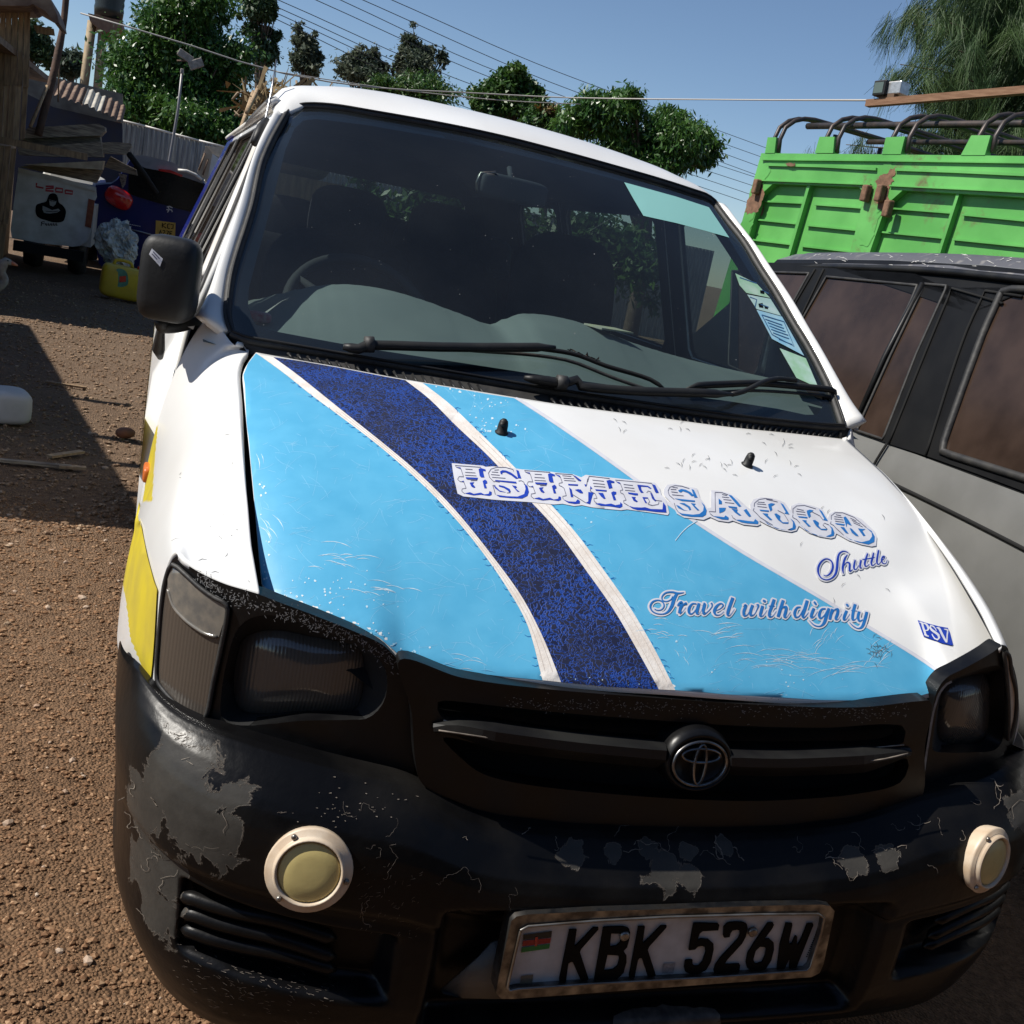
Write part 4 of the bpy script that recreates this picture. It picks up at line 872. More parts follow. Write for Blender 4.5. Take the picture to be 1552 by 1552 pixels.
S_line = [[(545, 260), (580, 205), (660, 180), (780, 182), (885, 210), (890, 235)], [(545, 260), (560, 320), (620, 380)], [(620, 380), (640, 375), (700, 385)], [(605, 432), (620, 480), (640, 555)], [(605, 432), (640, 430)], [(625, 220), (690, 215)], [(590, 245), (680, 250)], [(580, 280), (700, 290)], [(595, 318), (780, 332)], [(800, 535), (850, 530)], [(960, 370), (1000, 365), (1035, 385), (1040, 420)]]
def shift(L, dx, dy, k=1): return [[(a*k+dx, b*k+dy) for a, b in q] for q in L]
fills = [(c5, I_fill), (c5, S_fill), (c5, shift(I_fill, 958, 70))]; lines = [(c5, I_line), (c5, S_line), (c5, shift(I_line, 958, 70))]
M_fill = [[(5, 185), (75, 205), (75, 230), (45, 210)], [(245, 195), (290, 210), (370, 270), (350, 285), (300, 245)], [(185, 318), (325, 325), (320, 345), (190, 338)], [(200, 365), (235, 395), (258, 500), (225, 500)], [(115, 530), (190, 560), (290, 565), (320, 530), (350, 555), (345, 590), (280, 595), (190, 580)], [(280, 400), (330, 390), (390, 430), (390, 450), (350, 445)], [(410, 320), (440, 330), (438, 355), (420, 350)], [(495, 345), (522, 385), (490, 390)], [(465, 430), (545, 440), (525, 470), (490, 600), (430, 580), (465, 560)], [(715, 275), (760, 262), (825, 285), (825, 305), (780, 305), (800, 375), (750, 385), (735, 330)], [(780, 440), (810, 420), (852, 430), (850, 460), (825, 470), (850, 540), (815, 545)], [(560, 590), (620, 585), (700, 600), (780, 590), (840, 612), (905, 600), (905, 570), (935, 595), (935, 630), (900, 650), (780, 630), (640, 620)], [(560, 392), (720, 405), (715, 425), (570, 412)], [(600, 440), (670, 445), (690, 490), (705, 520), (680, 525), (640, 490)], [(320, 395), (360, 395), (380, 420), (340, 420)]]
M_line = [[(5, 175), (245, 190), (330, 275)], [(75, 215), (105, 300)], [(105, 300), (60, 310), (60, 340), (100, 355), (130, 380), (160, 480)], [(160, 480), (110, 490), (115, 525)], [(240, 460), (430, 580)], [(455, 245), (440, 340)], [(475, 212), (760, 245)], [(475, 212), (455, 290)], [(105, 205), (230, 215)], [(120, 238), (270, 248)], [(130, 270), (290, 280)], [(520, 265), (680, 282)], [(530, 310), (690, 325)], [(540, 350), (700, 362)], [(495, 390), (490, 415), (520, 435), (555, 450), (585, 515)], [(585, 515), (540, 520), (545, 555), (580, 585)]]
E_fill = [[(840, 280), (905, 300), (905, 320), (880, 310)], [(1140, 330), (1200, 335), (1290, 345), (1340, 380), (1320, 385), (1280, 360), (1190, 355), (1200, 400), (1230, 440), (1190, 440), (1165, 400)], [(1340, 320), (1390, 335), (1440, 440), (1400, 445), (1370, 380)], [(1010, 435), (1150, 450), (1150, 475), (1110, 475), (1020, 455)], [(1060, 495), (1120, 500), (1110, 525), (1150, 560), (1130, 570), (1090, 550)], [(1210, 500), (1290, 505), (1285, 520), (1240, 520), (1280, 585), (1250, 580)], [(1320, 440), (1345, 445), (1385, 530), (1410, 545), (1390, 560), (1345, 520)], [(1020, 620), (1090, 640), (1200, 645), (1250, 640), (1330, 665), (1490, 670), (1500, 570), (1535, 620), (1545, 715), (1400, 705), (1250, 685), (1150, 680), (1080, 660)]]
E_line = [[(835, 265), (1340, 310), (1390, 430)], [(905, 310), (940, 400)], [(940, 400), (905, 410), (910, 440), (950, 460), (985, 540)], [(985, 540), (950, 550), (955, 580), (1020, 620)], [(950, 325), (1080, 340)], [(960, 365), (1100, 380)], [(970, 405), (1110, 418)], [(1270, 440), (1290, 415), (1330, 430), (1350, 500)], [(1290, 600), (1350, 615), (1430, 600), (1440, 570)], [(1290, 520), (1310, 560), (1290, 595)], [(1390, 545), (1480, 555)]]
fills += [(c6, M_fill), (c6, E_fill)]; lines += [(c6, M_line), (c6, E_line)]
def print_layer(name, fills, lines, mf, ml, off, lw, parent):
    for c, L in fills:
        V, F = [], []
        for q in L:
            V2, T = cdt([c(q)]); b = len(V)
            for v in V2: l, nn = SH.hit(v.x, v.y); V.append(l+nn*off)
            F += [tuple(b+i for i in t) for t in T]
        mk('letter_shading', V, F, mf, hood, kind='stuff')
    for c, L in lines:
        V, F = [], []
        for q in L: ribbon_vf(c(q), lw, SH, off+.0002, V, F)
        mk('letter_outline', V, F, ml, hood, kind='stuff')
print_layer('letter_shadow', fills, lines, M['rblue'], M['tline'], .0024, .75, isime)
sheet2 = c7b([(45, 260), (55, 200), (100, 145), (200, 130), (350, 165), (510, 195), (550, 325), (610, 400), (650, 470), (700, 460), (705, 220), (800, 225), (950, 260), (1070, 330), (1210, 460), (1250, 480), (1242, 420), (1290, 345), (1400, 315), (1552, 330)])+c8b([(60, 135), (190, 170), (250, 200), (320, 300), (330, 240), (430, 200), (600, 235), (740, 280), (810, 400), (830, 340), (900, 310), (1050, 325), (1250, 410), (1420, 570), (1450, 650), (1440, 760), (1380, 770), (1250, 745), (1080, 690), (920, 600), (900, 650), (850, 665), (700, 640), (560, 590), (430, 500), (400, 560), (330, 580), (160, 550), (0, 480)])+c7b([(1480, 700), (1370, 640), (1390, 690), (1340, 715), (1150, 695), (1000, 640), (940, 660), (800, 640), (690, 590), (600, 630), (400, 605), (330, 600), (230, 545), (180, 440), (130, 370), (60, 300)])
sacco = patch('bonnet_lettering', [sheet2], SH, .00182, M['vinyl'], hood, 6)
S2 = [[(245, 225), (290, 205), (350, 215), (420, 250), (470, 300), (430, 305), (380, 260), (310, 235), (285, 255), (260, 245)], [(430, 205), (465, 220), (515, 325), (470, 325)], [(190, 335), (480, 365), (475, 385), (300, 372)], [(240, 520), (300, 545), (450, 560), (540, 550), (590, 510), (600, 450), (565, 385), (610, 430), (640, 500), (630, 560), (580, 592), (430, 590), (300, 568)], [(260, 400), (330, 400), (410, 450), (425, 490), (400, 500), (380, 460), (320, 425)], [(215, 425), (260, 440), (330, 495), (400, 508), (320, 500), (250, 470)], [(420, 400), (490, 410), (470, 430), (540, 500), (510, 500), (470, 460)]]
A2 = [[(805, 335), (850, 375), (850, 415), (808, 415)], [(940, 285), (985, 295), (1060, 370), (1120, 445), (1085, 450), (1030, 390)], [(810, 465), (905, 465), (895, 500), (870, 520), (815, 540)], [(725, 580), (800, 585), (880, 595), (900, 570), (945, 600), (940, 632), (850, 625)], [(935, 440), (1060, 455), (1060, 480), (950, 462)], [(980, 475), (1070, 490), (1060, 520), (1120, 570), (1090, 572), (1030, 530)], [(1150, 500), (1190, 480), (1225, 530), (1255, 580), (1225, 590), (1180, 540)], [(1040, 630), (1100, 630), (1200, 645), (1290, 655), (1310, 620), (1355, 655), (1350, 690), (1200, 680), (1120, 665)]]
C2 = [[(1490, 420), (1520, 405), (1552, 400), (1552, 420), (1520, 425), (1530, 480), (1500, 470)], [(1370, 490), (1490, 500), (1490, 520), (1390, 510)], [(1410, 540), (1480, 545), (1480, 570), (1540, 640), (1500, 620)]]
C3 = [[(530, 305), (570, 290), (620, 300), (600, 320), (575, 330), (585, 375), (560, 400), (540, 350)], [(690, 285), (730, 310), (810, 440), (740, 425), (760, 410)], [(415, 375), (540, 385), (540, 405), (430, 392)], [(470, 425), (530, 430), (525, 450), (585, 510), (550, 510), (510, 465)], [(610, 430), (640, 425), (690, 460), (685, 500), (720, 540), (800, 540), (790, 560), (720, 555), (660, 510), (630, 470)], [(430, 465), (520, 560), (640, 620), (780, 640), (850, 610), (855, 540), (820, 490), (870, 530), (893, 590), (885, 630), (830, 645), (700, 632), (580, 590), (480, 520)]]
O3 = [[(1010, 390), (1040, 380), (1080, 430), (1120, 500), (1090, 490), (1060, 470), (1050, 520), (1030, 450)], [(900, 465), (1030, 480), (1020, 500), (920, 482)], [(970, 515), (1020, 520), (1080, 605), (1040, 595)], [(1090, 530), (1120, 540), (1200, 620), (1210, 640), (1170, 630), (1120, 590)], [(1200, 535), (1300, 545), (1260, 565), (1300, 630), (1270, 635), (1230, 580)], [(1010, 620), (1100, 680), (1250, 715), (1350, 690), (1385, 640), (1380, 590), (1310, 525), (1380, 570), (1420, 640), (1415, 710), (1340, 745), (1200, 715), (1080, 665)]]
L7 = [[(105, 230), (130, 180), (200, 158), (290, 165), (400, 200)], [(105, 230), (120, 290), (190, 350)], [(190, 400), (215, 480), (245, 520)], [(165, 182), (240, 190)], [(140, 210), (220, 215)], [(150, 245), (240, 255)], [(160, 285), (320, 300)], [(755, 250), (760, 520)], [(755, 250), (850, 255), (935, 285)], [(760, 520), (670, 515), (690, 550), (730, 580)], [(850, 280), (920, 295)], [(850, 315), (950, 325)], [(870, 350), (980, 360)], [(890, 390), (1020, 405)], [(985, 570), (1000, 600), (1040, 630)], [(1295, 450), (1300, 400), (1360, 350), (1450, 335), (1552, 350)], [(1295, 470), (1280, 500), (1330, 545), (1380, 600), (1552, 705)], [(1345, 385), (1440, 392)], [(1330, 410), (1460, 420)], [(1340, 445), (1470, 460)]]
L8 = [[(0, 155), (150, 190)], [(350, 340), (350, 280), (400, 240), (500, 235), (650, 280)], [(350, 355), (345, 390), (400, 420), (440, 465)], [(400, 280), (490, 300)], [(390, 310), (510, 325)], [(400, 345), (520, 360)], [(600, 320), (700, 370), (740, 420)], [(800, 545), (740, 490), (760, 465), (820, 490)], [(850, 420), (850, 370), (900, 330), (1000, 330), (1150, 390), (1310, 525)], [(850, 445), (835, 470), (880, 495), (920, 540), (1010, 620)], [(910, 355), (980, 370)], [(890, 380), (1000, 395)], [(890, 410), (1010, 425)], [(900, 440), (1020, 455)], [(1100, 400), (1180, 440)], [(1120, 430), (1230, 480)], [(1140, 460), (1260, 515)], [(150, 300), (230, 340), (290, 440)]]
C3m = shift(C3, -503, -85)
print_layer('letter_shadow', [(c7b, S2), (c7b, A2), (c8b, C3m), (c8b, C3), (c8b, O3), (c7b, C2[1:])], [(c7b, L7), (c8b, L8)], M['tblue'], M['tline'], .0024, .75, sacco)

# ---- script lettering
ct, cu, cs = crop(970, 880, .12242), crop(1140, 880, .12242), crop(1220, 820, .09021)
def script(name, strokes, m, edge, wsheet, seed_off=.0024):
    """strokes: (crop, [(x,y,w)...]) with widths in crop units"""
    V, F = [], []; W_, G_ = [], []
    for c, k, st in strokes:
        Q = spl([(a, b, w) for a, b, w in st], max(8, 5*len(st))); pts = [(*c([(q.x, q.y)])[0], q.z*k) for q in Q]
        ribbon_vf(pts, 1, SH, .00236, V, F)
    sh = []
    for c, k, st in strokes:
        Q = spl([(a, b, w) for a, b, w in st], max(6, 3*len(st))); pts = [(*c([(q.x, q.y)])[0], q.z*k+wsheet) for q in Q]
        d0 = Vector(pts[0][:2])-Vector(pts[1][:2]); d1 = Vector(pts[-1][:2])-Vector(pts[-2][:2]); e = wsheet*.45
        p0 = Vector(pts[0][:2])+d0.normalized()*e; p1 = Vector(pts[-1][:2])+d1.normalized()*e
        pts = [(p0.x, p0.y, pts[0][2]*.7)]+pts+[(p1.x, p1.y, pts[-1][2]*.7)]
        ribbon_vf(pts, 1, SH, .0016+.000008*len(sh), W_, G_); sh.append(1)
    o = mk(name, W_, G_, M['vinyl'], hood); mk(name+'_ink', V, F, m, hood); return o
K = .12242
travel = [
 (ct, K, [(170, 360, 10), (210, 375, 10), (260, 365, 12), (290, 320, 16), (270, 270, 16), (215, 250, 14), (150, 270, 22), (120, 325, 24), (140, 380, 16), (200, 415, 12), (280, 420, 14), (340, 390, 26), (385, 320, 40), (415, 230, 42), (450, 165, 30)]),
 (ct, K, [(395, 200, 8), (375, 240, 12), (320, 265, 12), (270, 250, 14), (265, 205, 16), (310, 160, 18), (390, 150, 20), (460, 165, 22), (540, 155, 6)]),
 (ct, K, [(455, 320, 16), (480, 290, 30), (505, 280, 40), (495, 330, 38), (478, 410, 36)]), (ct, K, [(490, 390, 8), (530, 310, 14), (560, 290, 30), (565, 310, 10)]), (ct, K, [(480, 412, 30), (510, 400, 8), (560, 340, 5)]),
 (ct, K, [(690, 295, 14), (640, 295, 20), (600, 350, 36), (600, 405, 30), (630, 420, 16), (680, 370, 10), (710, 300, 10)]), (ct, K, [(722, 288, 36), (705, 350, 38), (695, 410, 32), (720, 420, 8), (760, 360, 5)]),
 (ct, K, [(775, 290, 20), (790, 300, 36), (775, 370, 36), (780, 420, 22), (820, 400, 10), (880, 330, 12), (880, 290, 20), (865, 295, 8)]),
 (ct, K, [(930, 380, 8), (990, 350, 10), (1020, 310, 18), (990, 290, 16), (935, 330, 32), (910, 390, 36), (930, 430, 18), (980, 430, 8), (1030, 390, 6)]),
 (ct, K, [(1140, 220, 40), (1110, 300, 40), (1080, 390, 38), (1075, 430, 28), (1100, 440, 10), (1160, 360, 5)]),
 (ct, K, [(1275, 315, 14), (1300, 315, 34), (1275, 390, 36), (1280, 440, 26), (1320, 430, 10), (1370, 330, 8)]), (ct, K, [(1385, 310, 36), (1360, 380, 36), (1360, 435, 28), (1400, 430, 10), (1440, 360, 12), (1455, 310, 24), (1430, 305, 8)]),
 (cu, K, [(120, 320, 36), (100, 390, 38), (90, 440, 30), (120, 445, 10), (175, 375, 5)]), (cu, K, [(125, 250, 22), (150, 268, 30), (155, 275, 10)]),
 (cu, K, [(262, 240, 38), (235, 320, 40), (205, 400, 36), (205, 450, 30), (240, 450, 10), (290, 385, 5)]), (cu, K, [(195, 322, 9), (270, 325, 9)]),
 (cu, K, [(375, 250, 38), (345, 340, 40), (310, 455, 38)]), (cu, K, [(325, 420, 10), (370, 340, 14), (410, 335, 32), (405, 390, 38), (390, 450, 34), (410, 465, 10), (465, 395, 5)]),
 (cu, K, [(590, 335, 16), (545, 345, 26), (515, 410, 36), (530, 460, 24), (570, 450, 12), (620, 370, 14)]), (cu, K, [(672, 255, 40), (640, 360, 42), (615, 440, 36), (630, 468, 16), (690, 400, 5)]),
 (cu, K, [(755, 350, 36), (730, 410, 38), (720, 460, 28), (750, 460, 10), (800, 390, 5)]), (cu, K, [(755, 268, 22), (778, 298, 26), (790, 305, 8)]),
 (cu, K, [(900, 355, 16), (850, 365, 26), (820, 430, 36), (835, 475, 22), (880, 440, 12), (920, 370, 12)]), (cu, K, [(940, 350, 34), (910, 440, 42), (880, 530, 38), (830, 572, 16), (760, 560, 14), (695, 500, 5)]),
 (cu, K, [(985, 360, 36), (965, 420, 38), (950, 490, 36)]), (cu, K, [(970, 440, 10), (1010, 370, 14), (1050, 365, 32), (1045, 420, 38), (1025, 480, 32), (1050, 490, 8), (1100, 420, 5)]),
 (cu, K, [(1160, 380, 34), (1135, 440, 38), (1125, 490, 28), (1150, 490, 10), (1200, 420, 5)]), (cu, K, [(1155, 298, 22), (1175, 320, 26), (1185, 328, 8)]),
 (cu, K, [(1265, 300, 38), (1240, 400, 38), (1235, 490, 30), (1265, 490, 10), (1310, 420, 5)]), (cu, K, [(1215, 378, 8), (1290, 385, 8)]),
 (cu, K, [(1315, 390, 34), (1300, 460, 36), (1320, 510, 24), (1360, 490, 10)]), (cu, K, [(1410, 395, 36), (1385, 490, 40), (1350, 580, 34), (1300, 600, 14), (1240, 570, 12), (1195, 525, 5)])]
script('bonnet_script', travel, M['tblue'], None, 5.2)['label'] = 'blue script lettering on light blue bonnet panel'
Ks = .09021
shuttle = [
 (cs, Ks, [(300, 585, 8), (350, 595, 14), (420, 540, 30), (455, 440, 32), (430, 350, 22), (350, 310, 18), (270, 350, 26), (215, 440, 34), (210, 540, 30), (260, 630, 18), (350, 662, 16), (440, 630, 22), (500, 560, 34), (525, 450, 40), (535, 330, 38), (560, 230, 28), (620, 185, 18), (680, 190, 14), (720, 215, 8)]),
 (cs, Ks, [(700, 240, 12), (660, 300, 30), (630, 400, 34), (620, 480, 34), (630, 555, 14)]), (cs, Ks, [(640, 430, 8), (690, 370, 16), (735, 390, 30), (735, 470, 32), (740, 520, 18), (790, 490, 8)]),
 (cs, Ks, [(830, 330, 22), (815, 400, 30), (810, 470, 28), (840, 490, 12), (890, 420, 8)]), (cs, Ks, [(930, 330, 28), (915, 400, 30), (915, 460, 22), (950, 460, 8)]),
 (cs, Ks, [(1040, 220, 22), (1010, 310, 30), (990, 400, 30), (1010, 440, 14), (1070, 400, 8)]), (cs, Ks, [(1140, 210, 22), (1120, 300, 30), (1100, 380, 30), (1120, 425, 14), (1180, 380, 8)]), (cs, Ks, [(950, 322, 12), (1060, 305, 14), (1165, 285, 8)]),
 (cs, Ks, [(1225, 165, 26), (1205, 270, 30), (1195, 370, 28), (1220, 405, 12), (1270, 350, 8)]), (cs, Ks, [(1265, 345, 10), (1310, 310, 14), (1325, 270, 14), (1295, 270, 18), (1275, 330, 28), (1290, 380, 18), (1340, 390, 10), (1370, 330, 8)])]
script('bonnet_script', shuttle, M['rblue'], None, 4.2)['label'] = 'royal blue script lettering on white bonnet corner'
cp = crop(1380, 930, .05155)
psv = patch('bonnet_badge', [cp([(195, 205), (520, 310), (800, 385), (1080, 435), (1130, 540), (1235, 935), (1190, 950), (900, 880), (600, 770), (370, 680), (340, 610), (260, 380)])], SH, .00182, M['rblue'], hood, 8)
V, F = [], []
for st in ([(240, 270, 25), (310, 290, 55), (350, 420, 60), (400, 560, 60), (430, 650, 55), (520, 690, 25)], [(330, 300, 20), (420, 320, 45), (490, 400, 60), (500, 490, 50), (440, 520, 30), (400, 500, 20)], [(740, 530, 20), (690, 440, 30), (610, 370, 45), (550, 380, 55), (570, 460, 60), (680, 560, 65), (790, 640, 70), (820, 740, 60), (770, 790, 45), (680, 740, 35), (610, 620, 22)], [(740, 435, 25), (810, 450, 60), (900, 620, 65), (990, 790, 60), (1040, 870, 40)], [(960, 480, 22), (1060, 500, 40), (1055, 650, 40), (1040, 870, 40)], [(1010, 495, 25), (1100, 505, 22)], [(380, 640, 25), (520, 690, 25)]):
    Q = spl(st, 14); ribbon_vf([(*cp([(q.x, q.y)])[0], q.z*.05155) for q in Q], 1, SH, .00236, V, F)
mk('badge_letters', V, F, M['vinyl'], hood, kind='stuff')

# ---- yellow and worn marks on the near wing
yl = [(208, 742), (211, 760), (217, 800), (226, 844), (236, 880), (241, 893), (239, 930), (237, 965), (234, 1005), (231, 1032), (226, 1030), (214, 1000), (205, 960), (206, 900), (204, 840), (203, 790), (205, 760)]
yp = patch('yellow_wing_stripe', [yl], SF, .003, M['yellow'], fl, 8)

def px_of(p): d = Vector(p)-CAM; z = d.dot(FWD); return (776+FPX*d.dot(RIGHT)/z, 776-FPX*d.dot(UP)/z)
yl2 = [(100, 720), (200, 738), (207, 765), (212, 800), (221, 844), (231, 880), (235, 895), (233, 960), (229, 1000), (225, 1022), (209, 996), (197, 966), (193, 925), (187, 890), (180, 850), (100, 850)]
fl.data.materials.append(M['yellow'])
for po in fl.data.polygons:
    c = po.center
    if c.z < 1.0 and inside(px_of(c), yl2) or (c.x < -.845 and .80 < c.z < .92 and px_of(c)[1] < 760): po.material_index = 2
# ---- peeling bumper
def ragged(poly, amp, n, sd):
    r = random.Random(sd); Q = closed2(poly, n); out = []
    for i, (x, y) in enumerate(Q):
        a = r.uniform(0, 6.28); k = amp*r.random()**1.5; out.append((x+k*math.cos(a), y+k*math.sin(a)))
    return out
q1 = [(215, 1152), (250, 1155), (275, 1150), (300, 1160), (305, 1190), (335, 1215), (340, 1245), (338, 1270), (325, 1285), (290, 1282), (262, 1270), (240, 1258), (240, 1225), (222, 1200), (208, 1175)]
q2 = [(188, 1205), (198, 1230), (205, 1262), (228, 1290), (250, 1300), (275, 1310), (268, 1325), (250, 1330), (245, 1360), (240, 1385), (252, 1415), (244, 1425), (225, 1395), (205, 1370), (200, 1330), (195, 1290), (190, 1250), (184, 1220)]
q3 = [(850, 1283), (900, 1290), (905, 1300), (885, 1308), (860, 1303), (848, 1292)]
q4 = [(945, 1290), (1010, 1290), (1060, 1310), (1075, 1340), (1050, 1352), (990, 1352), (960, 1330), (930, 1310), (905, 1302)]
q5 = [(1250, 1300), (1310, 1304), (1350, 1290), (1372, 1285), (1368, 1300), (1335, 1312), (1300, 1320), (1290, 1335), (1280, 1318)]
q6 = [(1165, 1305), (1195, 1306), (1195, 1317), (1180, 1316), (1172, 1315)]
q7 = [(1535, 1225), (1552, 1215), (1560, 1260), (1540, 1250)]
pe = [ragged(q, a, n, i) for i, (q, a, n) in enumerate(((q1, 6, 90), (q2, 5, 110), (q3, 4, 40), (q5, 4, 60), (q6, 3, 24), (q7, 4, 20)))]
V, F = [], []; rb = random.Random(5)
for q in pe+[ragged(q4, 5, 80, 9)]:
    n = len(q); i = 0
    while i < n:
        m = rb.randint(2, 9)
        if rb.random() < .22: ribbon_vf([q[(i+j) % n] for j in range(m)], rb.uniform(.4, 1.0), SB, .00152, V, F)
        i += m
def crack(x, y, a, l, wd):
    P = [(x, y)]
    for _ in range(int(l/3)): a += rb.gauss(0, .7); a *= .92; x += 3*math.cos(a); y += 3*math.sin(a); P.append((x, y))
    if len(P) > 2: ribbon_vf([(p[0], p[1], wd*rb.uniform(.2, .8)) for p in P], 1, SB, .00152, V, F)
for (x, y, a, l, w_) in [(840, 1288, 0, 30, 1), (930, 1268, .1, 40, 1), (1080, 1285, -.1, 70, 2.2), (1110, 1285, 0, 30, 2.5), (960, 1281, 0, 140, 1.4), (1060, 1297, .1, 60, 1), (1200, 1285, .0, 50, 1), (1250, 1280, -.2, 60, 1), (1390, 1235, 1.2, 30, 1), (1410, 1245, 1.0, 40, 1.1), (1420, 1240, .8, 30, .9), (1455, 1270, 1.6, 28, 1.6), (1500, 1180, .8, 60, 1.2), (1520, 1190, .9, 40, 1), (1470, 1215, .9, 30, .8), (1350, 1250, -.5, 30, .8), (790, 1265, .1, 20, 1.6), (700, 1270, 0, 14, 1.6), (420, 1232, -.2, 16, 1), (555, 1285, .3, 20, 1), (570, 1300, .2, 24, 1), (545, 1390, -.6, 40, 1), (560, 1405, -.7, 50, 1.2), (580, 1330, 0, 80, .8), (660, 1338, .05, 120, .8), (780, 1345, .03, 90, .7), (1405, 1310, -.4, 24, 1.4), (1290, 1262, .3, 40, .9), (1320, 1290, -.6, 40, 1.2), (200, 1180, 1.4, 40, 1.6), (190, 1230, 1.5, 70, 1.4), (215, 1310, 1.5, 60, 1.2), (545, 1230, .2, 40, .6), (520, 1215, 1.2, 40, .5), (600, 1240, 1.0, 40, .5)]: crack(x, y, a, l, w_)
for _ in range(90):
    x, y = rb.gauss(530, 45), rb.gauss(1222, 18); ribbon_vf([(x, y, .5), (x+rb.uniform(1, 4), y+rb.uniform(-1, 1), rb.uniform(.6, 2))], 1, SB, .00144, V, F) if rb.random() < .45 else None
for _ in range(170):
    x, y = rb.uniform(260, 500), 1480+rb.gauss(0, 26); y += (x-260)*.12; a = rb.gauss(.35, .3); l = rb.uniform(2, 9); ribbon_vf([(x, y, .2), (x+l*math.cos(a), y+l*math.sin(a), .45)], 1, SB, .00144, V, F)
for _ in range(60):
    x, y = rb.uniform(540, 640), rb.uniform(1310, 1420); a = rb.gauss(-.7, .5); l = rb.uniform(2, 8); ribbon_vf([(x, y, .2), (x+l*math.cos(a), y+l*math.sin(a), .4)], 1, SB, .00144, V, F)
mk('paint_cracks', V, F, M['peel'], bumper, kind='stuff')
# speckled wear along grille top and headlamp surround
V, F = [], []; SG = FA(GZ-.001); SZ = FA(.086)
for _ in range(420):
    t = rb.random(); x = 760+t*620; y = 1056+.050*(x-760)*.55+rb.gauss(0, 6)+8; l = rb.uniform(.8, 4); a = rb.uniform(0, 6.3)
    ribbon_vf([(x, y, .4), (x+l*math.cos(a), y+l*math.sin(a)*.6, rb.uniform(.5, 1.3))], 1, SG, .0016, V, F)
for _ in range(420):
    t = rb.random(); p = spl([(300, 872, 0), (350, 905, 0), (420, 925, 0), (500, 955, 0), (570, 985, 0), (600, 1010, 0)])(t); x, y = p.x+rb.gauss(0, 7), p.y+rb.gauss(0, 6); l = rb.uniform(1, 6); a = rb.uniform(0, 6.3)
    ribbon_vf([(x, y, .4), (x+l*math.cos(a), y+l*math.sin(a), rb.uniform(.5, 1.6))], 1, SZ, .0016, V, F)
mk('grille_wear', V, F, mat('worn_white', (.22, .22, .22), rough=.6), gr, kind='stuff')
V, F = [], []
ribbon_vf(spl2(k5([(100, 1200), (140, 930), (185, 660), (205, 590), (235, 500), (300, 420), (340, 400)]), 20), 3.2, SZ, .002, V, F)
mk('worn_edge', V, F, mat('worn_grey', (.30, .31, .31), (.15, .15, .15), 60, .5), gr)
patch('torn_foil', [ragged([(940, 1535), (1085, 1530), (1085, 1560), (1020, 1575), (930, 1570)], 4, 40, 2)], SB, .00228, mat('foil', (.07, .065, .06), (.02, .02, .02), 50, .5), bumper, 8)

# ---- windscreen strip, stickers, specks
k3 = crop(940, 260, .25773)
patch('sun_strip', [k3([(22, 65), (150, 100), (330, 150), (520, 212), (640, 390), (500, 350), (330, 305), (135, 262), (75, 160)])], SW, .0012, mat('teal_strip', (.24, .50, .46), rough=.4), ws, 14)
for nm, c, c2, q in (('sticker_green', (.26, .46, .30), (.38, .52, .42), [(675, 600), (800, 660), (880, 745), (740, 715), (700, 670)]), ('sticker_pale', (.42, .56, .54), (.30, .48, .44), [(745, 725), (882, 750), (945, 850), (800, 810)]), ('sticker_blue', (.22, .46, .62), (.35, .55, .62), [(800, 815), (950, 855), (1080, 1085), (890, 985)]), ('sticker_mint', (.42, .60, .52), (.30, .52, .34), [(935, 1040), (1090, 1100), (1165, 1275), (1035, 1215)])):
    patch('windscreen_sticker', [k3(q)], SW, .0012, mat(nm, c, c2, 30, .5), ws, 12)
V, F = [], []
for q in ([(830, 845), (960, 885), (1020, 1030), (890, 960), (830, 845)], [(850, 870), (950, 905)], [(865, 890), (960, 925)], [(875, 910), (970, 945)], [(885, 930), (985, 965)], [(895, 950), (990, 985)], [(930, 990), (1010, 1020)], [(760, 740), (800, 755), (790, 800)], [(815, 780), (870, 800)], [(830, 700), (870, 720)], [(700, 625), (800, 660)]): ribbon_vf(k3(q), 1.3, SW, .0018, V, F)
mk('sticker_print', V, F, mat('sticker_ink', (.03, .10, .22), rough=.5), ws, kind='stuff')
V, F = [], []
for q in ([(810, 780), (835, 775), (840, 805), (815, 800)], [(845, 790), (865, 795), (868, 812), (848, 808)], [(820, 700), (845, 705), (845, 722), (822, 718)]):
    b = len(V); V += [SW.hit(*p)[0]+Vector((0, -.0013, .0013)) for p in k3(q)]; F.append((b, b+1, b+2, b+3))
mk('sticker_stamp', V, F, M['ink'], ws, kind='stuff')
V, F = [], []
for _ in range(130):
    x, y = rb.uniform(395, 1230), rb.uniform(180, 600)
    if not inside((x, y), winner): continue
    l, nn = SW.hit(x, y); r_ = rb.choice((.3, .35, .4, .45, .6, .85)); b = len(V)
    for i in range(5): t = i*1.2566; a, q = SW.hit(x+r_*math.cos(t), y+r_*math.sin(t)*rb.uniform(.6, 1)); V.append(a+q*.001)
    F.append(tuple(range(b, b+5)))
mk('dust_specks', V, F, mat('dust', (.25, .26, .26), rough=.9), ws, kind='stuff')
# things on the dash seen through the glass
tag(mk('red_cloth_tag', *rbox_vf(at(393, 480, y=1.05), (.05, .03, .022), 0), mat('tag_red', (.45, .05, .10), (.6, .45, .45), 60, .7)), 'small red and white tag lying on the dashboard corner', 'tag')
o = mk('paper_note', *box_vf(dash_pt(.60, .72)+Vector((0, 0, .012)), (.10, .07, .004), Matrix.Rotation(.3, 3, 'Z')), mat('paper', (.55, .50, .30), (.45, .40, .35), 40, .7), smooth=False)
tag(o, 'faded yellow paper lying on the dashboard', 'paper')

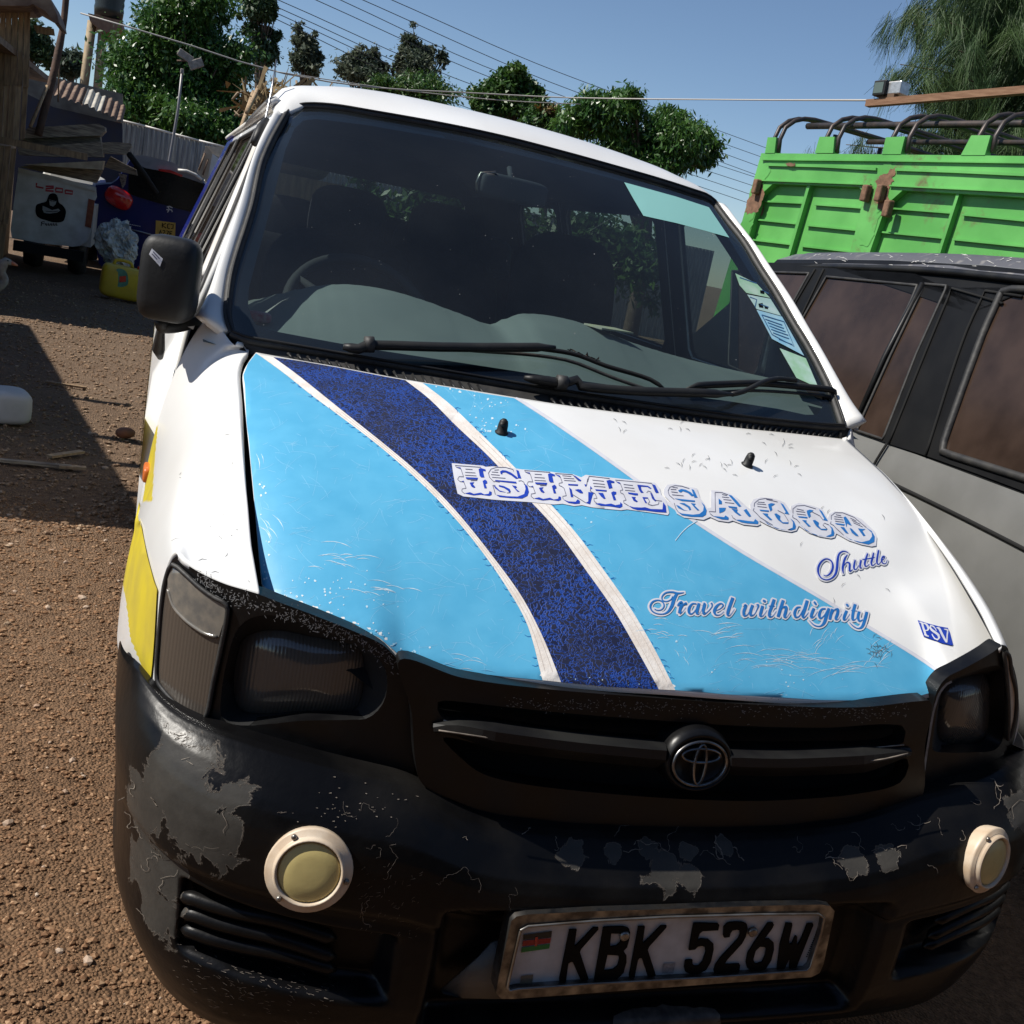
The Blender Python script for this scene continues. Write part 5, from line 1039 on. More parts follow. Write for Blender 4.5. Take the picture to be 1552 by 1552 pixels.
# bumper wear: ragged areas of bare plastic around knocked corners
def wear(m, cents):
    t = m.node_tree; L = t.links.new; b = t.nodes['Principled BSDF']; tc = t.nodes['Texture Coordinate']; acc = None
    def mth(op, a, c):
        n = t.nodes.new('ShaderNodeMath'); n.operation = op
        for i, v in ((0, a), (1, c)):
            if isinstance(v, (int, float)): n.inputs[i].default_value = v
            else: L(v, n.inputs[i])
        return n.outputs[0]
    for c, r in cents:
        d = t.nodes.new('ShaderNodeVectorMath'); d.operation = 'DISTANCE'; L(tc.outputs['Object'], d.inputs[0]); d.inputs[1].default_value = tuple(c)
        k = mth('MAXIMUM', mth('SUBTRACT', 1, mth('DIVIDE', d.outputs['Value'], r*1.9)), 0); acc = k if acc is None else mth('MAXIMUM', acc, k)
    no = t.nodes.new('ShaderNodeTexNoise'); no.inputs['Scale'].default_value = 26; no.inputs['Detail'].default_value = 10; no.inputs['Roughness'].default_value = .62; no.inputs['Distortion'].default_value = .6; L(tc.outputs['Object'], no.inputs[0])
    v = mth('ADD', mth('MULTIPLY', acc, 1.15), mth('MULTIPLY', mth('SUBTRACT', no.outputs[0], .5), 1.9))
    mr = t.nodes.new('ShaderNodeMapRange'); mr.inputs[1].default_value = .50; mr.inputs[2].default_value = .53; L(v, mr.inputs[0])
    ed = t.nodes.new('ShaderNodeMapRange'); ed.inputs[1].default_value = .46; ed.inputs[2].default_value = .50; L(v, ed.inputs[0])
    n2 = t.nodes.new('ShaderNodeTexNoise'); n2.inputs['Scale'].default_value = 16; n2.inputs['Detail'].default_value = 9; n2.inputs['Roughness'].default_value = .7; L(tc.outputs['Object'], n2.inputs[0])
    bare = t.nodes.new('ShaderNodeMix'); bare.data_type = 'RGBA'; L(n2.outputs[0], bare.inputs[0]); bare.inputs[6].default_value = (.014, .0145, .015, 1); bare.inputs[7].default_value = (.078, .072, .062, 1)
    src = b.inputs['Base Color'].links[0].from_socket
    e = t.nodes.new('ShaderNodeMix'); e.data_type = 'RGBA'; L(ed.outputs[0], e.inputs[0]); L(src, e.inputs[6]); e.inputs[7].default_value = (.10, .085, .07, 1)
    x = t.nodes.new('ShaderNodeMix'); x.data_type = 'RGBA'; L(mr.outputs[0], x.inputs[0]); L(e.outputs[2], x.inputs[6]); L(bare.outputs[2], x.inputs[7]); L(x.outputs[2], b.inputs['Base Color'])
    bp = [n for n in t.nodes if n.type == 'BUMP'][0]; b2 = t.nodes.new('ShaderNodeBump'); b2.inputs['Strength'].default_value = .5; b2.inputs['Distance'].default_value = .002; b2.invert = True; L(mr.outputs[0], b2.inputs['Height']); L(bp.outputs[0], b2.inputs['Normal']); L(b2.outputs[0], b.inputs['Normal'])
wear(M['bumper'], [(SB.hit(*p)[0], r) for p, r in (((262, 1190), .060), ((295, 1245), .062), ((212, 1230), .05), ((222, 1320), .055), ((238, 1385), .042), ((258, 1320), .03), ((870, 1294), .022), ((930, 1291), .014), ((985, 1290), .016), ((1040, 1288), .015), ((1100, 1284), .015), ((1005, 1322), .030), ((1050, 1335), .022), ((1295, 1308), .022), ((1345, 1297), .020), ((1545, 1232), .03))])

# ================================================================== GREY ESTATE SUV ON THE RIGHT
M['gsilver'] = mat('grey_metallic', (.26, .26, .25), (.20, .20, .19), 4, .38, metal=.3, coat=.3)
M['groof'] = mat('faded_roof_paint', (.09, .09, .10), (.20, .19, .18), 26, .5, lo=.55, hi=.72)
M['tint'] = mat('dark_tinted_glass', (.026, .016, .011), (.046, .029, .021), 7, .25, coat=.05, bump=.01, bsc=200, spec=.3)
suv = thing('grey_suv', (2.35, 1.6, 0), 'grey SUV with black window frames and tinted glass beside the van', 'car')
def sxz(z, y=1.6):
    pts = [(.28, 1.62), (.45, 1.555), (.70, 1.535), (.90, 1.535), (1.0, 1.56), (1.60, 1.72), (1.645, 1.77), (1.67, 1.86)]
    for (z0, x0), (z1, x1) in zip(pts, pts[1:]):
        if z <= z1: return x0+(x1-x0)*(z-z0)/(z1-z0)
    return pts[-1][1]
def zrail(y): return 1.61-.012*max(0, y-1.6)-.045*max(0, y-1.9)**1.4
def suv_ring(y):
    zr = zrail(y); cab = 1.0 if y < 3.1 else max(0, 1-(y-3.1)/.55); top = zr*cab+1.02*(1-cab)
    tuck = .10*max(0, -.1-y)/.3 if y < -.1 else (.10*max(0, y-3.6)/.5)
    L = []
    for z in (.28, .45, .70, .90, 1.0): L.append((sxz(z)+tuck, z))
    zz = max(top, 1.02); xz = 1.56+(1.72-1.56)*(zz-1.0)/.6
    L += [(xz+tuck, zz), (xz+.03+tuck, zz+.035*cab+.006), (xz+.12+tuck, zz+.072*cab+.01), (1.56+.80, zz+.10*cab+.02)]
    xc = 2.36; R = [(2*xc-x, z) for x, z in L[::-1][1:]]
    return [Vector((x, y, z)) for x, z in L+R]
ys = [-.40, -.30, -.1, .3, .8, 1.3, 1.8, 2.3, 2.7, 3.1, 3.25, 3.4, 3.55, 3.65, 3.9, 4.05, 4.12]
V, F = loft_vf([suv_ring(y) for y in ys], True, True, True)
ob = mk('body', V, F, [M['gsilver'], M['dullblack']], suv)
for po in ob.data.polygons:
    if 1.03 < po.center.z < 1.64 and abs(po.normal.z) < .75: po.material_index = 1
sv_zs = [.28, .45, .6, .7, .8, .9, 1.0, 1.2, 1.4, 1.6]
V, F = grid(lambda u, v: Vector((sxz(.28+1.32*v)-.001, -.4+4.4*u, .28+1.32*v)), 60, 40); SV = Surf(V, F)
q5 = crop(1100, 350, .29123)
fr = [(1120, 398), (1245, 400), (1350, 403), (1455, 408), (1552, 412), (1760, 424), (1760, 850), (1600, 765), (1552, 745), (1480, 718), (1406, 692), (1350, 674), (1298, 655), (1240, 630), (1120, 560)]
wB = q5([(530, 240), (1005, 285), (960, 390), (830, 660), (675, 1008), (560, 960), (300, 850), (250, 800), (300, 650), (400, 470)])
wB2 = q5([(1043, 278), (1160, 288), (1000, 640), (826, 1086), (688, 1040), (860, 660)])
wA = q5([(40, 210), (440, 222), (330, 420), (150, 760), (20, 700)])
wC = q5([(1445, 320), (1500, 305), (1600, 308), (1900, 330), (2300, 360)])+[(1790, 500), (1760, 800)]+q5([(1900, 1395), (1552, 1285), (1300, 1205), (1140, 1155), (1130, 1140), (1250, 800), (1350, 530)])
blk = patch('window_surround', [fr, wA, wB, wB2, wC], SV, .006, M['dullblack'], suv, 26, thick=.012)
for nm, q in (('front_side_glass', wA), ('rear_door_glass', wB), ('fixed_door_glass', wB2), ('cargo_side_glass', wC)):
    g = patch(nm, [q], SV, .002, M['tint'], suv, 22)
    P = [SV.hit(*p)[0]+Vector((-.006, 0, 0)) for p in resample(q, 70)]; V, F = tube_vf(P+[P[0]], .006 if nm != 'cargo_side_glass' else .014, 6, False); mk('glass_seal', V, F, M['rubber'], g)
V, F = tube_vf([SV.hit(*p)[0]+Vector((-.012, 0, 0)) for p in q5([(1040, 275), (840, 660), (680, 1020)])], .010, 6); mk('window_divider', V, F, M['black'], suv)
for q in ([(850, 1108), (795, 1195), (740, 1300), (560, 1700)], [(475, 200), (330, 450), (200, 700)], [(520, 200), (385, 480), (240, 760)], [(1215, 235), (1080, 560), (860, 1105)], [(1395, 245), (1250, 560), (1052, 1168)]): mk('door_gap', *tube_vf([SV.hit(*p)[0]+Vector((-.009, 0, 0)) for p in spl2(q5(q), 14)], .005, 5), M['void'], suv)
V, F = tube_vf([SV.hit(*p)[0] for p in spl2([(1340, 727), (1376, 744), (1460, 785), (1552, 832), (1700, 910)], 20)], .007, 6); mk('waist_moulding', V, F, M['void'], suv)
# roof edge gutter and faded roof skin
V, F = tube_vf([Vector((1.715, y, zrail(y)+.005)) for y in np.linspace(-.2, 3.2, 24)], .014, 6); mk('roof_gutter', V, F, M['black'], suv)
def rsk(u, v): y = -.25+3.4*v; R = suv_ring(y); n = [R[5], R[6], R[7], R[8], R[9], R[10], R[11]]; f = spl(n); return f(u)+Vector((0, 0, .004))
V, F = grid(rsk, 20, 24); mk('roof_skin', V, F, M['groof'], suv)
box('maker_badge', (1.528, .985, .93), (.006, .07, .06), M['chrome'], suv, bev=.003)
for y in (.35, 3.2):
    for x in (1.632, 3.088):
        mk('wheel_arch', *lathe_vf([(.02, -.1), (.39, -.1), (.40, 0), (.39, .1), (.02, .1)], (x+(.012 if x < 2 else -.012), y, .36), (1, 0, 0), 32), M['dullblack'], suv)
        wh = mk('wheel', *lathe_vf([(.17, -.10), (.30, -.11), (.335, -.08), (.34, 0), (.335, .08), (.30, .11), (.17, .10)], (x, y, .34), (1, 0, 0), 32), M['rubber'], suv)
V, F = [], []; rz = random.Random(8)
for _ in range(140):
    x, y = rz.uniform(1190, 1552), rz.uniform(382, 404); l = rz.uniform(2, 8); a = rz.uniform(-.5, .9)
SR = Surf(*grid(rsk, 20, 24))
for _ in range(45):
    x, y = rz.uniform(1230, 1552), rz.uniform(384, 406); l = rz.uniform(2, 9); a = rz.uniform(-.7, .7)
    ribbon_vf([(x, y, .3), (x+l*math.cos(a), y+l*math.sin(a), .9)], 1, SR, .002, V, F)
mk('roof_scratches', V, F, mat('pale_scratch', (.45, .44, .42), rough=.7), suv, kind='stuff')

# ================================================================== GREEN LORRY BODY
M['green'] = mat('green_paint', (.13, .43, .10), (.08, .31, .06), 2.2, .5, bump=.05, bsc=14, coat=.1)
def rusty():
    m = M['green'].copy(); m.name = 'green_paint_rusted'; t = m.node_tree; L = t.links.new; b = t.nodes['Principled BSDF']
    src = b.inputs['Base Color'].links[0].from_socket; tc = t.nodes['Texture Coordinate']
    n = t.nodes.new('ShaderNodeTexNoise'); n.inputs['Scale'].default_value = 2.6; n.inputs['Detail'].default_value = 9; n.inputs['Roughness'].default_value = .72; L(tc.outputs['Object'], n.inputs[0])
    r = t.nodes.new('ShaderNodeMapRange'); r.inputs[1].default_value = .575; r.inputs[2].default_value = .70; L(n.outputs[0], r.inputs[0])
    x = t.nodes.new('ShaderNodeMix'); x.data_type = 'RGBA'; L(r.outputs[0], x.inputs[0]); L(src, x.inputs[6]); x.inputs[7].default_value = (.14, .085, .045, 1); L(x.outputs[2], b.inputs['Base Color'])
    return m
M['greenr'] = rusty(); M['pipe'] = mat('dark_steel_pipe', (.035, .033, .034), (.08, .06, .05), 14, .45, metal=.4); M['rust'] = mat('rust', (.13, .07, .04), (.22, .12, .07), 30, .85, bump=.2, bsc=80)
TA, TB = Vector((3.414, 6.577, 0)), Vector((3.851, 4.219, 0)); TD = (TB-TA).normalized(); TN = Vector((-TD.y, TD.x, 0))
if TN.x < 0: TN = -TN
lorry = thing('green_lorry', (*(TA+TD*2.5+TN*1.1).xy, 0), 'green high-sided lorry body with black hoop rails and rust streaks', 'truck')
def tplane(off): 
    a, b = TA-TD*3+TN*off, TB+TD*2.2+TN*off; return Surf([(a.x, a.y, -.5), (b.x, b.y, -.5), (b.x, b.y, 5), (a.x, a.y, 5)], [(0, 1, 2, 3)])
S0, S5 = tplane(0), tplane(.055); q4 = crop(1100, 0, .29123)
def dn(p, y): return (p[0]-(y-p[1])*.30, y)
outl = [(185, 797), (800, 803), (1552, 812), (2600, 826), (2600, 2300), (-260, 2300), (75, 1185)]
bay1 = [(185, 1010), (245, 956), (690, 972), (722, 1005), (700, 1100), (650, 1300), dn((650, 1300), 2200), dn((112, 1260), 2200), (112, 1260)]
bay2 = [(835, 1065), (920, 990), (1700, 1035), (1735, 1070), (1700, 1180), dn((1700, 1180), 2200), dn((755, 1295), 2200), (755, 1295)]
patch('side_frame', [q4(outl), q4(bay1), q4(bay2)], S0, 0, M['greenr'], lorry, 60, thick=.055, smooth=False)
for by in (bay1, bay2): patch('side_panel', [q4(by)], S5, -.002, M['green'] if by is bay1 else M['greenr'], lorry, 60, smooth=False)
def bar_px(name, pts, wd, th, surf=S5):
    a = q4(pts); P = []
    for (x, y) in a: P.append((x, y))
    n = len(P); up = []; lo = []
    for i, (x, y) in enumerate(P):
        q0, q1 = P[max(i-1, 0)], P[min(i+1, n-1)]; dx, dy = q1[0]-q0[0], q1[1]-q0[1]; l = math.hypot(dx, dy); up.append((x-dy/l*wd/2, y+dx/l*wd/2)); lo.append((x+dy/l*wd/2, y-dx/l*wd/2))
    return patch(name, [up+lo[::-1]], surf, th, M['green'], lorry, 0, thick=th, smooth=False)
for p in ([(455, 968), (355, 1310), (85, 2200)], [(1235, 1008), (1140, 1300), (870, 2200)]): bar_px('upright_rib', p, 4.2, .045)
for p in ([(175, 1048), (430, 1060)], [(470, 1066), (715, 1084)], [(145, 1142), (395, 1168)], [(430, 1174), (690, 1200)], [(112, 1245), (360, 1275)], [(400, 1282), (660, 1312)], [(850, 1085), (1200, 1112)], [(1240, 1120), (1700, 1165)], [(800, 1208), (1150, 1242)], [(1190, 1248), (1700, 1300)]):
    bar_px('panel_rib', p, 2.6, .022)
for p, w_ in (([(195, 832), (800, 838), (1552, 850), (2500, 868)], 2.2), ([(225, 858), (500, 866), (790, 882)], 4.2), ([(890, 884), (1200, 895), (1552, 912), (2400, 950)], 4.2), ([(190, 940), (760, 962)], 2.0), ([(860, 968), (1552, 1003), (2400, 1050)], 2.0)): bar_px('ledge', p, w_, .018, S0)
for p in ([(215, 850), (160, 1000), (95, 1230), (60, 1360)], [(845, 850), (810, 1000), (720, 1280)]): patch('rusted_post', [ragged(q4([(a-22, b) for a, b in p]+[(a+24, b) for a, b in p[::-1]]), 5, 60, 3)], S0, .003, M['rust'] if False else M['greenr'], lorry, 20)
patch('rust_patch', [ragged(q4([(150, 985), (190, 960), (200, 1010), (165, 1100), (105, 1110), (120, 1040)]), 3, 40, 1)], S0, .004, M['rust'], lorry, 10)
patch('rust_patch', [ragged(q4([(790, 930), (850, 900), (890, 870), (870, 950), (850, 1000), (860, 1040), (820, 1100), (800, 1090), (790, 1000)]), 4, 50, 2)], S0, .004, M['rust'], lorry, 10)
patch('rust_patch', [ragged(q4([(320, 855), (370, 852), (372, 868), (335, 868)]), 2, 20, 4)], S0, .024, M['rust'], lorry, 10)
patch('rust_patch', [ragged(q4([(165, 1060), (200, 1070), (190, 1120), (165, 1115)]), 2, 24, 5)], S5, .004, M['rust'], lorry, 10)
for c in ((175, 975), (745, 1010), (820, 1010), (860, 1090)):
    l = S0.hit(*q4([c])[0])[0]; box('tailgate_hinge', l-TN*.03, (.05, .06, .11), M['rust'], lorry, bev=.01)
stakes = [[(220, 715), (265, 715), (255, 797), (205, 797)], [(490, 712), (568, 712), (560, 797), (465, 797)], [(835, 715), (935, 710), (912, 803), (815, 803)], [(1280, 705), (1380, 705), (1350, 808), (1225, 808)], [(1740, 705), (1830, 705), (1815, 815), (1690, 815)]]
WID = 2.2
for i, s_ in enumerate(stakes):
    patch('stake', [q4(s_)], S0, .004, M['green'], lorry, 0, thick=.05, smooth=False)
    for j, ax in enumerate((s_[0][0]+8, s_[1][0]-6)):
        b = S0.hit(*q4([(ax, 790)])[0])[0]; t = S0.hit(*q4([(ax+10, 715)])[0])[0]; zt = t.z+.20
        P = [b+TN*.03, t+TN*.03, t+TN*.06+Vector((0, 0, .09)), t+TN*.16+Vector((0, 0, .165)), t+TN*.32+Vector((0, 0, .20)), t+TN*(WID-.32)+Vector((0, 0, .20)), t+TN*(WID-.10)+Vector((0, 0, .14)), t+TN*WID+Vector((0, 0, -.02)), t+TN*WID+Vector((0, 0, -.4))]
        mk('hoop', *tube_vf(spl(P, 30), .017, 8), M['pipe'], lorry)
ra, rb_ = S0.hit(*q4([(300, 618)])[0])[0], S0.hit(*q4([(1552, 592)])[0])[0]; rd = (rb_-ra)
mk('top_rail', *tube_vf([ra+TN*.25, ra+rd*.5+TN*.25, rb_+TN*.25, rb_+rd*.8+TN*.25], .024, 8), M['pipe'], lorry)
for o_ in (.9, 1.5, WID-.1): mk('top_rail', *tube_vf([ra+TN*o_+Vector((0, 0, .02)), rb_+rd*.8+TN*o_+Vector((0, 0, .02))], .020, 8), M['rust'] if o_ > 1 else M['pipe'], lorry)
e0 = S0.hit(*q4([(240, 797)])[0])[0]; 
for k in range(3): p = ra+TN*(.55+.5*k); mk('end_upright', *tube_vf([p, Vector((p.x, p.y, e0.z-.4))], .018, 6), M['pipe'], lorry)
# rest of the body, hidden from here
cA = S0.hit(*q4([(185, 797)])[0])[0]; R_ = Matrix((TD, TN, Vector((0, 0, 1)))).transposed()
box('end_wall', cA+TN*(WID/2+.06)+TD*.05+Vector((0, 0, -.8)), (.06, WID-.14, 1.5), M['green'], lorry, R=R_)
box('far_wall', cA+TN*(WID)+TD*3+Vector((0, 0, -.8)), (5.6, .06, 1.5), M['green'], lorry, R=R_)
box('bed_floor', cA+TN*(WID/2+.06)+TD*3+Vector((0, 0, -1.5)), (5.6, WID-.14, .12), M['pipe'], lorry, R=R_)
for k in (.9, 4.4):
    for o_ in (.35, WID-.3): mk('wheel', *lathe_vf([(.2, -.12), (.42, -.13), (.47, -.09), (.48, 0), (.47, .09), (.42, .13), (.2, .12)], Vector((cA.x, cA.y, .48))+TD*k+TN*o_, TN, 28), M['rubber'], lorry)
box('chassis', Vector((cA.x, cA.y, .8))+TD*3+TN*(WID/2), (5.6, .9, .25), M['void'], lorry, R=R_)

# ---- timber arm with floodlight above the lorry
b0, b1 = atd(1315, 157, 9.0), atd(1552, 137, 7.9); bd = (b1-b0)
M['brownwood'] = mat('brown_timber', (.16, .075, .035), (.24, .13, .07), 8, .75, stretch=(1, 1, 8))
lamp_post = thing('floodlight_post', (*(b1+bd*1.3).xy, 0), 'wooden post with long brown timber arm reaching over the green lorry', 'post')
bl = bd.normalized(); RB = Matrix((bl, bl.cross(Vector((0, 0, 1))).normalized(), bl.cross(Vector((0, 0, 1))).normalized().cross(bl))).transposed()
box('timber_arm', b0+bd*1.15, (bd.length*2.3, .06, .055), M['brownwood'], lamp_post, R=RB)
pe_ = b0+bd*2.3; mk('upright_pole', *tube_vf([Vector((pe_.x, pe_.y, 0)), Vector((pe_.x, pe_.y, pe_.z+.3))], .06, 10), M['brownwood'], lamp_post)
fl_c = atd(1356, 134, 8.8); fld = thing('floodlight', fl_c, 'small silver floodlight with black lens on timber arm', 'floodlight')
box('housing', fl_c+Vector((.03, 0, 0)), (.14, .12, .105), mat('flood_silver', (.55, .54, .52), (.4, .39, .37), 30, .35, metal=.7), fld, R=RB, bev=.01)
box('lens_frame', fl_c-bl*.105, (.12, .13, .12), M['black'], fld, R=RB, bev=.008)
box('lens', fl_c-bl*.11+RB @ Vector((0, .066, 0)), (.09, .004, .085), mat('flood_glass', (.10, .13, .11), rough=.1), fld, R=RB)
box('bracket', fl_c+Vector((0, 0, -.07)), (.07, .06, .06), mat('bracket_brown', (.12, .07, .04), rough=.7), fld, R=RB)

# ================================================================== YARD ON THE LEFT
def bigplane(y): return Surf([(-30, y, -5), (30, y, -5), (30, y, 20), (-30, y, 20)], [(0, 1, 2, 3)])
g1 = crop(0, 0, .28995); g6 = crop(0, 150, .16108)
M['plank'] = mat('weathered_plank', (.33, .22, .12), (.17, .11, .065), 6, .85, bump=.3, bsc=40, stretch=(8, 8, 1))
M['plank2'] = mat('pale_plank', (.44, .31, .18), (.26, .18, .11), 6, .85, bump=.3, bsc=40, stretch=(8, 8, 1))
M['board'] = mat('old_board', (.38, .31, .22), (.12, .09, .07), 5, .85, bump=.4, bsc=30, stretch=(1.5, 6, 14))
M['board2'] = mat('sawn_board', (.52, .42, .27), (.34, .26, .17), 7, .8, bump=.2, bsc=40)
M['zinc'] = mat('zinc_sheet', (.20, .21, .22), (.34, .35, .36), 5, .45, metal=.5, stretch=(6, 6, .6))
M['rustroof'] = mat('rusty_roof', (.10, .055, .035), (.22, .15, .10), 8, .7, metal=.2)
M['conc'] = mat('concrete', (.22, .19, .15), (.13, .11, .09), 6, .9, bump=.2, bsc=30)
# ---- plank shed (tiers of upright boards)
SY = 11.7; shed = thing('plank_shed', (-3.0, SY+.6, 0), 'brown upright-plank shed with rusty roof edge at the yard corner', 'shed')
rp = random.Random(4); S_s = bigplane(SY)
for ty, (x0, x1, y0, y1, slant, nb_) in enumerate(((-190, 165, -120, 455, -.02, 11), (-190, 150, 440, 735, -.06, 11), (-200, 92, 770, 1165, -.11, 9), (-200, 40, 1150, 1560, -.12, 8))):
    w_ = (x1-x0)/nb_
    for i in range(nb_):
        a = x0+i*w_+rp.uniform(-2, 2); b = x0+(i+1)*w_-3+rp.uniform(-2, 2); dt, db = rp.uniform(-10, 10), rp.uniform(-14, 14); h = y1-y0
        patch('plank', [g1([(a, y0+dt), (b, y0+dt), (b+slant*h, y1+db), (a+slant*h, y1+db)])], S_s, rp.uniform(0, .03), M['plank'] if rp.random() < .6 else M['plank2'], shed, 0, thick=.025, smooth=False)
box('shed_rail', at(25, 217, y=SY-.03), (1.4, .05, .07), M['plank'], shed)
patch('roof_sheet', [g1([(-200, -140), (180, -140), (265, 0), (300, 80), (308, 122), (285, 118), (240, 60), (170, 20), (150, 30), (-200, 30)])], bigplane(SY-.5), 0, M['rustroof'], shed, 0, thick=.9, smooth=False)
patch('roof_batten', [g1([(175, 130), (280, 150), (285, 185), (190, 170)])], bigplane(SY+.1), 0, M['plank'], shed, 0, thick=.05, smooth=False)
# shed body running back and to the left, out of frame
box('shed_body', (-4.15, 12.3, 1.15), (2.6, 5.6, 2.3), M['plank'], shed)
box('shed_roof', (-4.05, 12.3, 2.34), (3.1, 6.0, .06), M['rustroof'], shed)
# ---- store building left of the frame that shades the yard
st = thing('store_building', (-4.4, 6.4, 0), 'long low timber store left of the yard throwing shade over the ground', 'building')
V = [(-6.4, 3.62, 0), (-3.05, 3.55, 0), (-4.10, 8.75, 0), (-6.4, 8.75, 0)]; V += [(x, y, 2.42) for x, y, z in V]
mk('wall', V, [(0, 1, 5, 4), (1, 2, 6, 5), (2, 3, 7, 6), (3, 0, 4, 7)], M['plank'], st, smooth=False)
mk('roof', *loft_vf([[(-6.5, 3.5, 2.43), (-2.98, 3.43, 2.43), (-4.05, 8.85, 2.43), (-6.5, 8.85, 2.43)], [(-6.5, 3.5, 2.49), (-2.98, 3.43, 2.49), (-4.05, 8.85, 2.49), (-6.5, 8.85, 2.49)]], True, True, True), M['rustroof'], st, smooth=False)
for yy, ll in ((4.55, .55), (5.05, .42), (6.0, .40), (4.0, .2)): box('rafter_end', (-3.05-(yy-3.5)*.2+ll/2-.1, yy, 2.40), (ll+.3, .07, .07), M['plank'], st)
# ---- leaning pole and stick
tag(tube('leaning_pole', spl([at(104, -60, y=12.9), at(97, 30, y=12.9), at(85, 95, y=12.8), at(72, 150, y=12.7), at(58, 205, y=12.6)], 14), [.036]*6+[.042]*8, mat('pole_wood', (.10, .055, .035), (.05, .03, .022), 9, .85, bump=.4, bsc=30), n=9), 'dark crooked wooden pole leaning beside the plank shed', 'pole')
tag(tube('thin_stick', [at(72, 130, y=12.4), at(46, 192, y=12.2)], .018, M['plank2']), 'thin pale stick leaning under the crooked pole', 'stick')
tag(tube('hanging_wire', [at(91, 40, y=13.2), at(90, 100, y=13.2), at(88, 155, y=13.2)], .008, M['rustroof']), 'thin rusty rod hanging beside the leaning pole', 'rod')
# ---- white pickup
LY = 13.0; pk = thing('white_pickup', (at(75, 300, y=LY).x, LY+2, 0), 'old white pickup with gorilla picture on its tailgate under stacked boards', 'pickup')
M['wpick'] = mat('old_white_paint', (.62, .61, .56), (.48, .46, .40), 7, .5)
SL = bigplane(LY); tg_o = g1([(98, 880), (300, 930), (500, 985), (505, 1030), (490, 1060), (475, 1200), (455, 1262), (420, 1285), (380, 1290), (200, 1270), (62, 1242), (55, 1200), (75, 1040)])
tgp = patch('tailgate', [tg_o], SL, 0, M['wpick'], pk, 20, thick=.07)
patch('tailgate_rim', [g1([(96, 876), (300, 925), (502, 980), (500, 1000), (300, 945), (96, 896)])], SL, .02, M['wpick'], tgp, 30, thick=.05)
patch('tail_lamp', [g1([(463, 1038), (496, 1048), (476, 1192), (444, 1182)])], SL, .012, mat('brown_lens', (.16, .03, .015), (.25, .07, .03), 20, .3), pk, 20, thick=.03)
txt = [[(345, 790), (342, 825), (410, 838)], [(430, 822), (505, 822), (505, 838), (432, 845), (430, 862), (505, 868)], [(525, 838), (590, 845), (588, 878), (525, 872), (525, 838)], [(615, 858), (685, 868), (682, 895), (615, 888), (615, 858)]]
V, F = [], []
for q in txt: ribbon_vf(g6(q), 2.6, SL, .006, V, F)
mk('tailgate_lettering', V, F, mat('faded_red', (.42, .03, .04), rough=.6), tgp, kind='stuff')
gor = patch('gorilla_picture', [closed2(g6([(445, 940), (465, 898), (500, 886), (530, 898), (546, 930), (555, 975), (590, 1000), (620, 1050), (616, 1100), (592, 1152), (500, 1160), (430, 1140), (380, 1125), (342, 1090), (340, 1000), (380, 980), (435, 965)]), 50)], SL, .005, M['ink'], tgp, 8)
M['grey'] = mat('picture_grey', (.30, .30, .28), rough=.7)
for q in ([(462, 945), (500, 955), (532, 955), (525, 990), (500, 1012), (470, 1000)], [(402, 1005), (440, 1020), (490, 1045), (550, 1032), (568, 1050), (540, 1068), (470, 1078), (415, 1072), (400, 1040)]): patch('picture_highlight', [g6(q)], SL, .008, M['grey'], tgp, 8)
V, F = [], []
ribbon_vf(g6([(465, 952), (495, 962)]), 1.2, SL, .010, V, F); ribbon_vf(g6([(500, 962), (530, 958)]), 1.2, SL, .010, V, F); ribbon_vf(g6([(430, 1055), (500, 1062), (545, 1055)]), 1, SL, .010, V, F)
ribbon_vf(g6([(385, 1160), (420, 1150), (415, 1175), (390, 1170)]), 1.1, SL, .006, V, F); ribbon_vf(g6([(395, 1155), (388, 1195)]), 1.2, SL, .006, V, F)
for k in range(5): x = 425+k*24; ribbon_vf(g6([(x, 1178), (x+8, 1168), (x+14, 1178), (x+8, 1190), (x, 1180), (x+20, 1192)]), 1.0, SL, .006, V, F)
mk('picture_ink', V, F, M['ink'], tgp, kind='stuff')
xa, xb = at(20, 300, y=LY).x, at(143, 300, y=LY).x
box('load_bed', ((xa+xb)/2, LY+1.1, .66), (xb-xa, 1.9, .5), M['wpick'], pk)
box('cab', ((xa+xb)/2, LY+3.0, .78), (xb-xa-.1, 1.5, .9), M['wpick'], pk, bev=.12)
box('rear_bumper', ((xa+xb)/2, LY-.06, .30), (xb-xa-.1, .10, .12), M['void'], pk)
for x in (xa+.18, xb-.18):
    for y in (LY+.9, LY+3.4): mk('wheel', *lathe_vf([(.15, -.1), (.30, -.1), (.33, 0), (.30, .1), (.15, .1)], (x, y, .32), (1, 0, 0), 24), M['rubber'], pk)
# ---- boards piled on it
def board(poly, y, th, m, label): tag(patch('timber_board', [g6(poly)], bigplane(y), 0, M[m], None, 0, thick=th, smooth=False), label, 'board', 'boards piled on the pickup')
board([(270, 268), (930, 232), (985, 262), (990, 300), (945, 345), (200, 372), (235, 300)], LY-.25, .35, 'board', 'thick split board, uppermost of the pile on the pickup')
board([(160, 455), (450, 440), (950, 400), (962, 470), (965, 545), (440, 540), (180, 525)], LY-.3, .4, 'board', 'grey cracked board in the middle of the pile on the pickup')
board([(200, 365), (940, 345), (950, 425), (600, 440), (160, 430)], LY-.05, .3, 'board', 'dark shaded board between the two larger boards on the pickup')
board([(210, 615), (600, 600), (975, 582), (960, 665), (700, 650), (420, 630)], LY-.28, .35, 'board2', 'pale tapering board, lowest of the pile on the pickup')
board([(180, 640), (900, 790), (960, 670), (400, 600)], LY+.1, .3, 'board', 'dark board lying in shade just above the tailgate')
board([(940, 412), (1060, 405), (1232, 418), (1235, 445), (1190, 520), (965, 510)], LY-.1, .3, 'board', 'square dark beam jutting out beyond the board pile')
